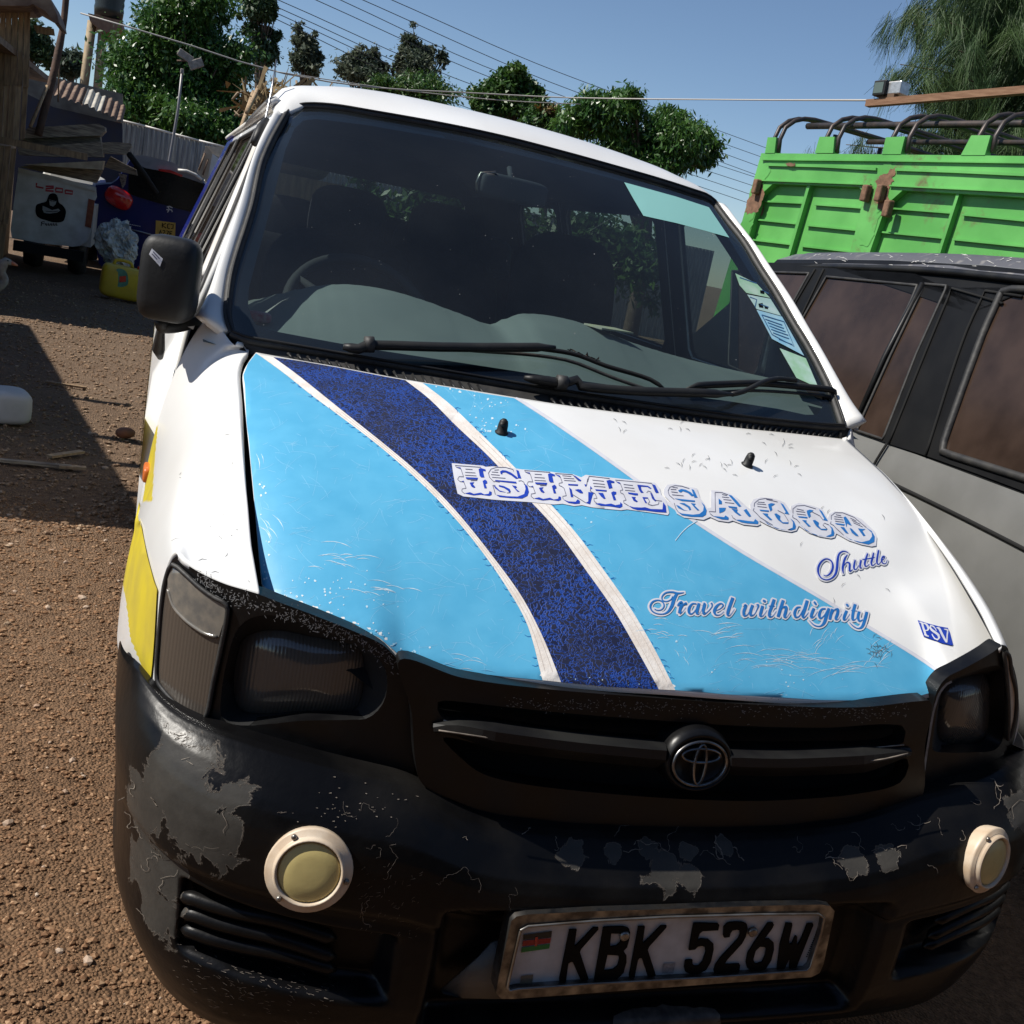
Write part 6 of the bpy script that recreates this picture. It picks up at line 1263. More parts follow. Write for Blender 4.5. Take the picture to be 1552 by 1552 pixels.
board([(1040, 540), (1150, 600), (1280, 665), (1290, 720), (1150, 690), (980, 640)], LY+.2, .25, 'board', 'short grey plank poking out under the dark beam')
tag(tube('dark_prop', [at(*g6([(1215, 520)])[0], y=LY-.1), at(*g6([(1350, 700)])[0], y=LY+.2), at(*g6([(1475, 890)])[0], y=LY+.3)], .035, M['void'], n=6), 'dark pole slanting across the rear window of the blue car', 'pole')
# ---- blue hatchback
PY_ = 14.0; pg = thing('blue_estate_car', (at(240, 300, y=PY_).x, PY_+2, 0), 'dark blue estate car with red tail lamp parked in shade behind the bag', 'car')
SPg = bigplane(PY_); M['bluecar'] = mat('blue_car_paint', (.0035, .009, .075), (.005, .012, .10), 3, .3, coat=.25, spec=.25)
body = g1([(500, 968), (555, 962), (600, 960), (640, 900), (690, 825), (760, 822), (900, 860), (1060, 950), (1160, 1050), (1300, 1120), (1300, 1420), (520, 1400), (488, 1200)])
rng_ = [[Vector(p) for p in (at(*q, y=PY_+dy)+Vector((0, 0, dz)) for q in resample(body, 60))] for dy, dz in ((0, 0), (.25, .02))]
far = [Vector((p.x, PY_+3.6, p.z)) for p in rng_[1]]
mk('body', *loft_vf([rng_[0], rng_[1], far], True, True, True), M['bluecar'], pg, smooth=False)
rw = g1([(672, 905), (700, 868), (800, 885), (900, 905), (1060, 962), (1110, 1040), (1020, 1112), (930, 1090), (830, 1062), (740, 1035), (672, 1012)])
patch('rear_glass', [rw], SPg, .012, mat('car_glass', (.004, .005, .005), (.008, .009, .009), 5, .12, spec=.25), pg, 20, thick=.01)
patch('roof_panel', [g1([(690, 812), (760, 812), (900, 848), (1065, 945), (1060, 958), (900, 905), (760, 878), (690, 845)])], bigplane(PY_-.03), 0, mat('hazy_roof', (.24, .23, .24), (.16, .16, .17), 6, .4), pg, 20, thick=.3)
tlc = at(178, 296, y=PY_-.02); mk('tail_lamp', *rbox_vf(tlc+Vector((.02, 0, -.03)), (.35, .16, .25), 0, Matrix.Rotation(math.radians(22), 3, 'Y'), p=2.7), mat('tail_red', (.45, .006, .008), (.62, .015, .015), 14, .12, coat=.8), pg)
patch('brake_strip', [g1([(828, 882), (890, 888), (955, 915), (952, 925), (890, 903), (830, 893)])], bigplane(PY_-.05), .01, M['red'], pg, 10, thick=.02)
pl_ = patch('number_plate', [g1([(815, 1152), (918, 1165), (915, 1240), (812, 1225)])], SPg, .02, mat('yellow_plate', (.62, .36, .05), (.5, .28, .04), 20, .5), pg, 10, thick=.02)
V, F = [], []
for q in ([(850, 1165), (848, 1190)], [(868, 1166), (850, 1178), (868, 1192)], [(888, 1170), (876, 1172), (876, 1192), (888, 1194)], [(892, 1172), (906, 1174), (904, 1194), (894, 1194)], [(842, 1200), (832, 1222), (843, 1222), (843, 1212), (834, 1212)], [(850, 1204), (862, 1206), (862, 1212), (850, 1222), (862, 1226)], [(870, 1206), (882, 1208), (872, 1228)], [(900, 1210), (888, 1210), (888, 1232), (900, 1234)], [(888, 1220), (898, 1222)]): ribbon_vf(g1(q), 1.4, SPg, .024, V, F)
mk('plate_characters', V, F, M['ink'], pl_, kind='stuff')
V, F = [], []
for q in ([(872, 1082), (885, 1078), (902, 1086)], [(880, 1080), (884, 1096), (876, 1110)], [(884, 1094), (898, 1098), (900, 1108)], [(870, 1094), (880, 1098)]): ribbon_vf(g1(q), 1.5, SPg, .02, V, F)
for k in range(7): x = 668+k*10; ribbon_vf(g1([(x, 1170+k*2), (x+6, 1171+k*2)]), 1.1, SPg, .02, V, F)
mk('tailgate_badge', V, F, mat('badge_silver', (.55, .56, .58), rough=.3, metal=.6), pg, kind='stuff')
tube('chrome_strip', [SPg.hit(*p)[0]+Vector((0, -.02, 0)) for p in g1([(665, 1195), (740, 1212), (812, 1232)])], .010, M['silver'], pg, 6)
tube('roof_rail', [at(*p, y=PY_-.1) for p in g1([(930, 890), (975, 893), (1020, 912), (1055, 940)])], .022, M['white_old'], pg, 6)
patch('glint_lamp', [g1([(620, 905), (665, 915), (655, 965), (640, 985)])], SPg, .03, M['chrome'], pg, 10, thick=.02)
for x in (rng_[0][0].x+.25, 0): 
    for y in (PY_+.7, PY_+3.1): mk('wheel', *lathe_vf([(.15, -.1), (.29, -.1), (.31, 0), (.29, .1), (.15, .1)], (x, y, .31), (1, 0, 0), 24), M['rubber'], pg)
# ---- plastic bag
bc = at(176, 365, y=12.7); V, F = rbox_vf(bc, (.52, .5, .62), 0, p=2.4); V2 = []
me_r = random.Random(2); ico = bmesh.new(); bmesh.ops.create_icosphere(ico, subdivisions=5, radius=1)
from mathutils import noise as mnoise
for v in ico.verts:
    d = v.co.copy(); k = 1+.25*mnoise.noise(d*2.0)-.30*abs(mnoise.noise(d*4.5))-.16*abs(mnoise.noise(d*9+Vector((3, 1, 2))))-.08*abs(mnoise.noise(d*18)); k *= 1-.25*max(0, d.z)
    v.co = bc+Vector((d.x*.26*k+.10*max(0, -d.z), d.y*.24*k, d.z*.36*k))
me = bpy.data.meshes.new('plastic_bag'); ico.to_mesh(me); ico.free(); bag = bpy.data.objects.new('plastic_bag', me); COL.objects.link(bag); me.materials.append(mat('bag_plastic', (.55, .58, .54), (.22, .25, .24), 7, .25, coat=.3))
tag(bag, 'crumpled whitish plastic bag between the pickup and blue car', 'bag')
# ---- yellow jerrycan lying on the ground
jc = at(186, 424, y=11.6); jc.z = .20; R = Matrix.Rotation(.12, 3, 'Z') @ Matrix.Rotation(math.radians(4), 3, 'Y')
jy = thing('yellow_jerrycan', (jc.x, jc.y, 0), 'yellow plastic jerrycan lying on the ground near the mirror of the van', 'jerrycan')
mk('can_body', *rbox_vf(jc, (.46, .30, .36), 0, R, p=6), mat('yellow_plastic', (.62, .44, .02), (.5, .34, .03), 6, .45), jy)
mk('can_handle', *tube_vf(spl([jc+R @ Vector((-.12, 0, .17)), jc+R @ Vector((-.10, 0, .225)), jc+R @ Vector((.05, 0, .225)), jc+R @ Vector((.08, 0, .17))], 12), .018, 8), mat('yellow_plastic2', (.55, .38, .02), rough=.5), jy)
mk('can_cap', *lathe_vf([(.035, .15), (.035, .21), (.03, .215), (.001, .215)], jc+R @ Vector((.16, 0, 0)), R @ Vector((0, 0, 1)), 14), M['red'], jy)
SJ = bigplane(jc.y-.155)
patch('can_label', [closed2([(177, 408), (186, 408), (193, 415), (193, 432), (177, 434), (173, 420)], 24)], SJ, 0, mat('label_green', (.07, .22, .14), (.12, .30, .2), 30, .5), jy, 6, thick=.004)
patch('can_label_mark', [[(181, 419), (191, 418), (191, 427), (181, 428)]], SJ, .003, M['red'], jy, 6, thick=.003)
# ---- goose at the frame edge
gc = at(-3, 440, y=9.6); gs = thing('goose', (gc.x, 9.6, 0), 'grey-brown goose with orange beak standing at the shaded yard edge', 'goose')
M['feather'] = mat('goose_feather', (.20, .17, .14), (.34, .31, .27), 14, .8)
hd = at(9, 396, y=9.6)
P = [gc+Vector((-.34, .02, -.02)), gc+Vector((-.22, .01, .0)), gc+Vector((-.10, 0, .0)), gc+Vector((.0, 0, .03)), gc+Vector((.05, 0, .10)), Vector((hd.x-.03, 9.6, hd.z-.10)), Vector((hd.x-.02, 9.6, hd.z-.03)), hd, hd+Vector((.05, 0, -.01))]
mk('goose_body', *tube_vf(spl(P, 28), [.02, .06, .09, .11, .12, .13, .13, .125, .115, .10, .085, .07, .058, .05, .044, .04, .037, .035, .034, .034, .035, .037, .04, .042, .042, .038, .03, .02], 14), M['feather'], gs)
mk('beak', *tube_vf([hd+Vector((.045, 0, -.005)), hd+Vector((.075, 0, -.015)), hd+Vector((.10, 0, -.022))], [.022, .016, .006], 8), mat('beak_orange', (.55, .20, .10), rough=.5), gs)
mk('eye', *rbox_vf(hd+Vector((.02, -.036, .012)), (.012, .008, .012), 0, p=2), M['ink'], gs)
for dx in (-.14, -.06): mk('leg', *tube_vf([gc+Vector((dx, 0, -.08)), Vector((gc.x+dx, 9.6, .02)), Vector((gc.x+dx+.06, 9.6, .006))], [.014, .011, .016], 6), mat('leg_orange', (.45, .20, .08), rough=.6), gs)
# ---- white block and litter on the ground
wb = at(12, 612, z=.10); V, F = rbox_vf((wb.x-.06, wb.y, .09), (.34, .26, .18), 0, Matrix.Rotation(.3, 3, 'Z'), p=5); tag(mk('white_block', V, F, mat('white_foam', (.50, .50, .52), (.42, .42, .42), 8, .6)), 'pale plastic block lying in the shade on the dirt', 'block')
sk = at(190, 656, z=.03); V, F = rbox_vf(sk, (.11, .07, .06), 0, Matrix.Rotation(.5, 3, 'Z'), p=2.2); tag(mk('brown_leaf_clod', V, F, mat('clod', (.28, .12, .06), (.20, .09, .05), 20, .8)), 'reddish brown clod of earth at the shadow tip', 'clod')
for i, (px, py, a, l, c) in enumerate(((100, 688, .9, .22, 'plank2'), (30, 700, .05, .45, 'board'), (110, 708, .2, .12, 'plank2'), (100, 583, -.1, .25, 'plank'))):
    c0 = at(px, py, z=.012); tag(box('wood_scrap', c0, (l, .035, .012), M[c], R=Matrix.Rotation(a, 3, 'Z')), ['pale split stick lying in the store shadow', 'long dark lath lying flat in the store shadow', 'tiny pale wood chip in the store shadow', 'dark twig lying on sunlit dirt'][i], 'stick')
# ---- concrete beam wall, low roofs and corrugated fence
tag(patch('concrete_wall', [g1([(-200, 360), (160, 372), (350, 420), (640, 490), (640, 640), (350, 600), (150, 560), (-200, 540)])], bigplane(19), 0, M['conc'], None, 0, thick=.3, smooth=False), 'stained concrete beam between the shed and the large tree', 'wall')
lr = thing('low_shed', (at(110, 250, y=18).x, 18.5, 0), 'low dark shed with rusty corrugated roof edge behind the boards', 'shed')
patch('shed_wall', [g1([(-200, 470), (120, 480), (280, 560), (640, 645), (640, 1100), (-200, 1100)])], bigplane(18.2), 0, mat('dark_blue_wall', (.018, .024, .05), (.03, .03, .04), 4, .8), lr, 0, thick=.1, smooth=False)
def corr(name, TL, TR, BR, BL, m, parent, wl=.076, amp=.011, ny=2):
    TL, TR, BR, BL = map(Vector, (TL, TR, BR, BL)); n = max(6, int((TR-TL).length/wl*8)); nrm = (TR-TL).cross(BL-TL).normalized()
    return mk(name, *grid(lambda u, v: TL.lerp(TR, u).lerp(BL.lerp(BR, u), v)+nrm*amp*math.sin(2*math.pi*u*(TR-TL).length/wl), n, ny), m, parent)
for i, (a, b) in enumerate((((275, 490), (430, 545)), ((430, 535), (535, 590)), ((535, 580), (640, 640)))):
    p0, p1 = at(*g1([a])[0], y=17.6), at(*g1([b])[0], y=17.6); corr('roof_sheet', p0+Vector((0, .9, .28)), p1+Vector((0, .9, .28)), p1, p0, M['rustroof'] if i != 1 else mat('new_zinc', (.50, .46, .38), (.36, .33, .27), 5, .5), lr, wl=.10, amp=.02)
fc = thing('corrugated_fence', (at(260, 230, y=20).x, 20, 0), 'grey corrugated iron fence under the large glossy tree', 'fence')
tops = [(628, 628), (760, 660), (900, 698), (1040, 735), (1180, 770), (1330, 805)]
for i in range(len(tops)-1):
    a, b = at(*g1([tops[i]])[0], y=20), at(*g1([tops[i+1]])[0], y=20); j = .03*(i % 2)
    corr('fence_sheet', a+Vector((0, -j, 0)), b+Vector((.05, -j, 0)), Vector((b.x+.05, 20-j, .05)), Vector((a.x, 20-j, .05)), M['zinc'], fc, wl=.085, amp=.012)
    tube('fence_cap', [a+Vector((0, -.03, .0)), b+Vector((0, -.03, 0))], .02, M['white_old'], fc, 6)
# fence going on behind the van, seen through its windows
for i in range(9): x0 = .4+i*1.1; corr('fence_sheet', (x0, 20.2, 2.1), (x0+1.1, 20.2, 2.1), (x0+1.1, 20.2, .05), (x0, 20.2, .05), M['zinc'], fc, wl=.085, amp=.012)
# ---- beige roof cabinet
cb = [at(*p, y=18.5) for p in g1([(1075, 765), (1180, 775), (1100, 960), (1020, 905)])]
bgc = thing('beige_cabinet', (cb[0].x+.2, 18.6, 0), 'beige boxy cabinet with brown slats in front of the fence end', 'cabinet')
c0 = (cb[0]+cb[2])/2; M['beige'] = mat('beige_paint', (.52, .40, .27), (.44, .33, .22), 8, .6)
patch('cabinet_shell', [g1([(1030, 900), (1078, 762), (1110, 800), (1082, 950)])], bigplane(18.4), 0, M['beige'], bgc, 0, thick=.03, smooth=False)
patch('cabinet_top', [g1([(1075, 762), (1185, 772), (1160, 830), (1112, 805)])], bigplane(18.45), 0, mat('beige_light', (.62, .50, .36), (.5, .4, .28), 20, .6), bgc, 0, thick=.4, smooth=False)
patch('cabinet_side', [g1([(1110, 803), (1150, 830), (1080, 955), (1070, 945)])], bigplane(18.42), 0, M['white_old'], bgc, 0, thick=.4, smooth=False)
for a, b in (((1040, 890), (1072, 800)), ((1060, 915), (1088, 830))): tube('slat_line', [at(*p, y=18.37) for p in g1([a, b])], .014, M['rustroof'], bgc, 5)
box('cabinet_stand', (c0.x+.2, 18.7, c0.z*.4), (.5, .4, c0.z*.8), M['beige'], bgc)
# ---- light pole
lp = thing('yard_light', (at(265, 250, y=16).x, 16, 0), 'thin grey pole carrying small floodlights in front of the large tree', 'lamp')
tube('pole', [Vector((at(250, 300, y=16).x, 16, 0)), at(256, 248, y=16), at(270, 165, y=16), at(276, 108, y=16)], [.03, .022, .020, .018], mat('pole_grey', (.22, .21, .21), rough=.5, metal=.5), lp, 8)
for (x, y), s_, rz_ in (((281, 85), (.22, .10, .10), .4), ((297, 97), (.20, .12, .12), -.5), ((276, 108), (.05, .05, .07), 0)): box('lamp_head', at(x, y, y=15.95), s_, mat('lamp_dull', (.20, .17, .14), (.34, .30, .26), 20, .5), lp, R=Matrix.Rotation(rz_, 3, 'Y'), bev=.01)
tube('lamp_bracket', [at(268, 92, y=16), at(305, 92, y=16)], .012, M['rustroof'], lp, 6)
# ---- water tower
tw = thing('water_tower', (at(155, 100, y=30).x, 30, 0), 'black plastic water tank on a raised concrete platform', 'water tower')
for a, b in (((482, 110), (440, 440)), ((538, 165), (512, 440)), ((600, 150), (590, 440))):
    p, q = at(*g1([a])[0], y=30), at(*g1([b])[0], y=30); tube('column', [Vector((q.x, 30, 0)), q, p], .11, mat('column_conc', (.34, .27, .17), (.26, .2, .13), 10, .9), tw, 4)
patch('platform', [g1([(460, 68), (640, 112), (640, 150), (540, 172), (470, 108)])], bigplane(29.6), 0, mat('platform_wood', (.14, .08, .055), (.2, .13, .09), 10, .8), tw, 0, thick=2.0, smooth=False)
tc_ = at(166, 8, y=30.3); mk('tank', *lathe_vf([(.02, -.30), (.34, -.30), (.36, -.1), (.345, -.02), (.36, .06), (.345, .14), (.36, .22), (.34, .5), (.2, .66), (.1, .7), (.02, .7)], tc_, (0, 0, 1), 28), mat('tank_black', (.010, .016, .016), rough=.4), tw)
# ---- brush load behind the van roof
bp = thing('brush_pile', (-.62, 6.3, 0), 'tangle of dry brown branches and straw heaped behind the van', 'brush pile')
V, F = [], []; rr = random.Random(12)
c_ = at(428, 140, y=6.3)
for k in range(120):
    p = c_+Vector((rr.gauss(.05, .13), rr.uniform(-.2, .3), rr.gauss(-.10, .06))); d = Vector((rr.gauss(.2, .6), rr.gauss(0, .5), rr.gauss(.25, .45))).normalized()*rr.uniform(.06, .2); tube_vf([p-d*.5, p+Vector((0, 0, rr.uniform(-.03, .03))), p+d*.5], [.008, .009, .003], 5, True, V, F)
mk('branches', V, F, mat('dry_branch', (.20, .14, .09), (.34, .27, .18), 14, .9), bp, kind='stuff')
V, F = [], []
for k in range(500):
    p = c_+Vector((rr.gauss(.08, .14), rr.uniform(-.2, .3), rr.gauss(-.09, .06))); d = Vector((rr.gauss(0, .5), rr.gauss(0, .5), rr.gauss(.1, .5))).normalized()*rr.uniform(.04, .14); s_ = d.cross(Vector((rr.random(), rr.random(), rr.random()))).normalized()*rr.uniform(.004, .02); b = len(V); V += [p-d-s_, p-d+s_, p+d+s_*.3, p+d-s_*.3]; F.append((b, b+1, b+2, b+3))
mk('dry_leaves', V, F, mat('straw', (.36, .27, .14), (.24, .17, .09), 20, .9), bp, kind='stuff')
mk('brush_core', *rbox_vf(c_+Vector((.15, .15, -.36)), (.5, .5, .34), 0, p=2.5), mat('brush_core', (.09, .065, .04), (.16, .12, .08), 25, 1, bump=.8, bsc=30), bp)
for a, b in (((384, 140), (362, 205)), ((392, 132), (374, 170))): tube('bamboo_pole', [at(*a, y=6.2), at(*b, y=5.6)], .014, M['plank2'], bp, 6)
box('support_frame', (c_.x+.15, 6.4, (c_.z-.5)/2), (.6, .5, c_.z-.5), M['plank'], bp)

# ================================================================== CABLES
def cable(pts, r, m, label, sag=0):
    P = [at(px, py, y=y) for px, py, y in pts]; tag(tube('overhead_cable', spl(P, 24), r, m, None, 5), label, 'cable', 'overhead cables')
LBL = 'thin dark overhead power cable crossing the sky behind the trees'
for s0, m0, e0 in (((594, 0), (830, 103), (1095, 200)), ((550, 0), (830, 123), (1095, 217)), ((516, 0), (748, 106), (1095, 232)), ((479, 0), (742, 117), (1097, 247)), ((422, 0), (725, 132), (1100, 254)), ((425, 13), (719, 143), (1100, 268)), ((426, 23), (713, 151), (1100, 282)), ((425, 32), (702, 161), (1100, 296))):
    dx, dy = e0[0]-m0[0], e0[1]-m0[1]; dx0, dy0 = m0[0]-s0[0], m0[1]-s0[1]
    cable([(s0[0]-dx0*.6, s0[1]-dy0*.6, 36), (*s0, 38), (*m0, 44), (*e0, 50), (e0[0]+dx*.5, e0[1]+dy*.5, 56)], .014, M['wire'], LBL)
M['palewire'] = mat('pale_cable', (.40, .38, .35), rough=.6)
cable([(122, 20, 14), (270, 63, 14), (415, 108, 14.5), (560, 132, 15), (700, 140, 15.5), (860, 148, 15.5), (1100, 151, 13), (1322, 152, 8)], .010, M['palewire'], 'pale insulated cable running from the yard corner over the van to the floodlight arm')
cable([(415, 108, 14.4), (560, 130, 15), (640, 140, 15.3), (760, 152, 15.6), (880, 158, 16)], .007, M['palewire'], 'second thinner pale cable just under the insulated one')

# ================================================================== TREES
def leafmat(name, c, c2, rough=.45, tr=.25):
    m = mat(name, c, c2, 1.3, rough, detail=3, lo=.4, hi=.6); t = m.node_tree; b = t.nodes['Principled BSDF']; L = t.links.new
    tl = t.nodes.new('ShaderNodeBsdfTranslucent'); mx = t.nodes.new('ShaderNodeMixShader'); mx.inputs[0].default_value = tr
    L(b.inputs['Base Color'].links[0].from_socket, tl.inputs[0]); L(b.outputs[0], mx.inputs[1]); L(tl.outputs[0], mx.inputs[2]); L(mx.outputs[0], t.nodes['Material Output'].inputs[0]); return m
M['leaf_mango'] = leafmat('leaf_glossy_green', (.034, .10, .018), (.07, .15, .026), .36, .3)
M['leaf_dark'] = leafmat('leaf_dark', (.025, .058, .022), (.045, .085, .03), .5)
M['leaf_grey'] = leafmat('leaf_greyish', (.060, .085, .055), (.10, .12, .075), .55, .35)
M['leaf_mid'] = leafmat('leaf_mid', (.030, .085, .014), (.06, .12, .02), .45)
M['leaf_orange'] = leafmat('leaf_young_orange', (.16, .09, .02), (.11, .10, .02), .5)
M['needle'] = leafmat('needle_green', (.026, .066, .014), (.05, .095, .020), .6, .15)
M['bark'] = mat('bark', (.07, .05, .035), (.12, .09, .065), 12, .9, bump=.4, bsc=30)
def leaves(cents, rads, n, size, rng, droop=.3, aspect=.42, shell=.1):
    """leaf-shaped quads spread through clumps"""
    cents = np.asarray(cents); rads = np.asarray(rads); vol = rads.prod(axis=1)**.67; k = rng.choice(len(cents), n, p=vol/vol.sum())
    d = rng.normal(size=(n, 3)); d /= np.linalg.norm(d, axis=1)[:, None]; r = (shell+(1-shell)*rng.random(n))[:, None]
    p = cents[k]+d*r*rads[k]*(1+.30*np.minimum(np.abs(rng.normal(size=(n, 1))), 1.7)**1.6)
    ax = d*.8+rng.normal(size=(n, 3))*.7; ax[:, 2] -= droop*2.0*rng.random(n); ax /= np.linalg.norm(ax, axis=1)[:, None]
    nr = d*.6+rng.normal(size=(n, 3))*.6+np.array([0, 0, .5]); sd = np.cross(ax, nr); sd /= np.linalg.norm(sd, axis=1)[:, None]+1e-9
    s = size*(.45+1.1*rng.random(n)**1.5)[:, None]; V = np.empty((n, 4, 3)); V[:, 0] = p-ax*s*.5; V[:, 1] = p+sd*s*aspect*.5+ax*s*.05; V[:, 2] = p+ax*s*.5; V[:, 3] = p-sd*s*aspect*.5+ax*s*.05
    return V.reshape(-1, 3)
def clumps(c, R, m, rng, fr=.38, low=-.6, pw=.33):
    C = []; S = []
    while len(C) < m:
        d = rng.normal(size=3); d /= np.linalg.norm(d)
        if d[2] < low: continue
        rr = rng.random()**pw*.78; C.append(np.array(c)+d*rr*np.array(R)*(1+.22*rng.normal())); f = fr*(.35+1.0*rng.random()); S.append(np.array([f*min(R[0], R[1])*1.1, f*min(R[0], R[1])*1.1, f*min(R[2], R[0])*.9]))
    return C, S
def tree(name, label, base, crowns, m, n, size, seed, group=None, trunk_r=.12, droop=.3, aspect=.42, ncl=26, fr=.38, low=-.6):
    rng = np.random.default_rng(seed); t = thing(name, base, label, 'tree', group); base = Vector(base); top = Vector(np.mean([c for c, R in crowns], axis=0))
    V, F = tube_vf(spl([base, base.lerp(Vector((top.x, top.y, base.z)), .3)+Vector((.05, 0, (top.z-base.z)*.5)), top], 10), [trunk_r*(1-.07*i) for i in range(10)], 9)
    C_, S_ = [], []
    for c, R in crowns:
        a, b = clumps(c, R, ncl, rng, fr, low); C_ += a; S_ += b
    for c in C_[::3]: tube_vf(spl([base.lerp(top, .55), base.lerp(top, .8).lerp(Vector(c), .5), Vector(c)], 5), [trunk_r*.45, trunk_r*.35, trunk_r*.25, trunk_r*.15, trunk_r*.08], 5, True, V, F)
    mk('trunk', V, F, M['bark'], t)
    mkq('crown', leaves(C_, S_, n, size, rng, droop, aspect), 4, m, t); return t
def pxc(px, py, y, hw, hh, depth=1.0):
    c = at(px, py, y=y); D = (c-CAM).dot(FWD); return (tuple(c), (hw*D/FPX, hw*D/FPX*depth, hh*D/FPX))
def gnd(px, y): c = at(px, 300, y=y); return (c.x, y, 0)
c1 = pxc(268, 108, 24, 100, 105)
tree('mango_tree', 'large glossy dark green tree behind the corrugated fence and blue car', gnd(275, 24), [c1, pxc(236, 66, 23.5, 44, 56), pxc(330, 110, 23.5, 60, 80), pxc(285, 20, 23.5, 70, 60), pxc(300, 175, 23.2, 85, 55), pxc(215, 165, 23.2, 60, 50), pxc(350, 190, 23.4, 50, 45), pxc(340, 215, 23.0, 60, 40), pxc(270, 215, 23.0, 60, 30)], M['leaf_mango'], 110000, .11, 1, trunk_r=.2, droop=.7, ncl=30, fr=.34)
tree('cypress_tree', 'tall dark narrow tree rising beside the large glossy tree', gnd(392, 34), [pxc(392, 45, 34, 26, 70), pxc(383, 8, 34, 24, 40), pxc(402, 78, 34, 22, 40), pxc(410, 20, 34, 14, 24)], M['leaf_dark'], 22000, .14, 2, trunk_r=.16, ncl=18)
tree('silver_oak', 'slender grey-green tree standing alone between cypress and bushy pair', gnd(461, 42), [pxc(460, 98, 42, 22, 34), pxc(452, 62, 42, 12, 30), pxc(470, 74, 42, 11, 26), pxc(478, 95, 42, 10, 20)], M['leaf_grey'], 9000, .17, 3, 'grey-green trees on the skyline', trunk_r=.12, ncl=22, fr=.46)
tree('silver_oak', 'low wide grey-green tree next to the tallest grey tree', gnd(548, 42), [pxc(552, 115, 42, 34, 26), pxc(545, 88, 42, 14, 24), pxc(566, 92, 42, 12, 22), pxc(530, 104, 42, 14, 20), pxc(580, 108, 42, 12, 20)], M['leaf_grey'], 9000, .17, 4, 'grey-green trees on the skyline', trunk_r=.12, ncl=22, fr=.46)
tree('silver_oak', 'tallest grey-green tree with several pointed tops on the skyline', gnd(638, 42), [pxc(632, 118, 42, 38, 28), pxc(621, 70, 42, 14, 34), pxc(650, 82, 42, 12, 32), pxc(671, 95, 42, 9, 30), pxc(604, 95, 42, 9, 26), pxc(636, 90, 42, 12, 30)], M['leaf_grey'], 15000, .17, 5, 'grey-green trees on the skyline', trunk_r=.14, ncl=20, fr=.46)
tree('hedge_tree', 'rounded yellow-green bushy tree below the grey skyline trees', gnd(640, 36), [pxc(628, 145, 36, 62, 30), pxc(590, 140, 36, 40, 22)], M['leaf_mid'], 14000, .14, 6, trunk_r=.12, ncl=26)
tree('round_tree', 'rounded bright green broadleaf tree beside the power cables', gnd(772, 24), [pxc(772, 155, 24, 46, 38), pxc(780, 118, 24, 26, 20), pxc(735, 160, 24, 24, 20), pxc(752, 135, 24, 22, 22), pxc(806, 138, 24, 18, 22)], M['leaf_mid'], 28000, .105, 7, trunk_r=.14, ncl=26, aspect=.6)
tree('orange_tipped_tree', 'small green tree with young orange leaves between two larger trees', gnd(830, 22), [pxc(828, 182, 22, 40, 26), pxc(850, 205, 22, 40, 24)], M['leaf_mid'], 9000, .13, 8, trunk_r=.1, ncl=20)
o = mkq('young_leaves', leaves(*clumps(pxc(833, 168, 21.6, 17, 9)[0], pxc(833, 168, 21.6, 17, 9)[1], 8, RNG, .5), 500, .16, RNG, .5), 4, M['leaf_orange'], bpy.data.objects['orange_tipped_tree'])
tree('mango_tree', 'dense dark green tree with drooping leaves behind the van roof', gnd(1000, 17), [pxc(900, 180, 17, 46, 42), pxc(945, 165, 17, 36, 34), pxc(1015, 225, 17, 72, 55), pxc(1060, 238, 17, 36, 46), pxc(960, 235, 17, 70, 45), pxc(1020, 190, 17, 40, 24)], M['leaf_mango'], 64000, .105, 9, trunk_r=.16, droop=1.0, ncl=26, aspect=.30)
tree('shade_tree', 'dark tree behind the plank shed and leaning pole', gnd(55, 30), [pxc(60, 78, 30, 30, 32), pxc(30, 60, 30, 30, 40)], M['leaf_dark'], 9000, .14, 10, trunk_r=.12, ncl=18)
tree('shade_tree', 'pale dusty tree seen between pole and water tower', gnd(112, 36), [pxc(112, 98, 36, 22, 26), pxc(100, 110, 36, 16, 18)], M['leaf_grey'], 2600, .22, 12, trunk_r=.1, ncl=14)
tree('garden_bush', 'leafy green bush filling the plot behind the van', (2.2, 10.3, 0), [((1.3, 10.2, 1.35), (.8, .6, .75)), ((2.3, 10.4, 1.3), (1.0, .7, .75)), ((3.8, 10.6, 1.4), (1.1, .7, .8))], M['leaf_mid'], 20000, .11, 31, trunk_r=.05, ncl=22)
# casuarina: long drooping needle sprays
cz = thing('casuarina_tree', (11.0, 13.05, 0), 'tall feathery tree with drooping needle foliage beyond the green lorry', 'tree')
rng = np.random.default_rng(21); V, F = tube_vf([(11.0, 13.05, 0), (11.1, 13.05, 4), (11.2, 13.1, 9.5)], [.22, .17, .05], 10); tips = []
for k in range(150):
    z = 2.9+6.6*rng.random(); a = rng.random()*6.283; L = (2.5-.16*(z-3.6))*(.5+.5*rng.random()); b = Vector((11.0+.02*z, 13.05, z)); d = Vector((math.cos(a), math.sin(a), .30))
    P = spl([b, b+d*L*.5+Vector((0, 0, .12)), b+d*L+Vector((0, 0, -.10*L))], 8); tube_vf(P, [.035*(1-i/8.5) for i in range(8)], 5, True, V, F)
    for i in range(2, 8): tips.append((P[i], L))
mk('trunk', V, F, M['bark'], cz)
N = 240000; base = np.array([tuple(p) for p, l in tips]); nb_ = len(base)*5; sub = np.repeat(base, 5, axis=0)+rng.normal(size=(nb_, 3))*np.array([.20, .20, .12])
sdir = rng.normal(size=(nb_, 3))*.38; sdir[:, 2] = -.75-.4*rng.random(nb_); slen = .22+.38*rng.random(nb_)
k = rng.integers(nb_, size=N); p0 = sub[k]+rng.normal(size=(N, 3))*np.array([.05, .05, .05])+sdir[k]*(slen[k]*rng.random(N)*.5)[:, None]
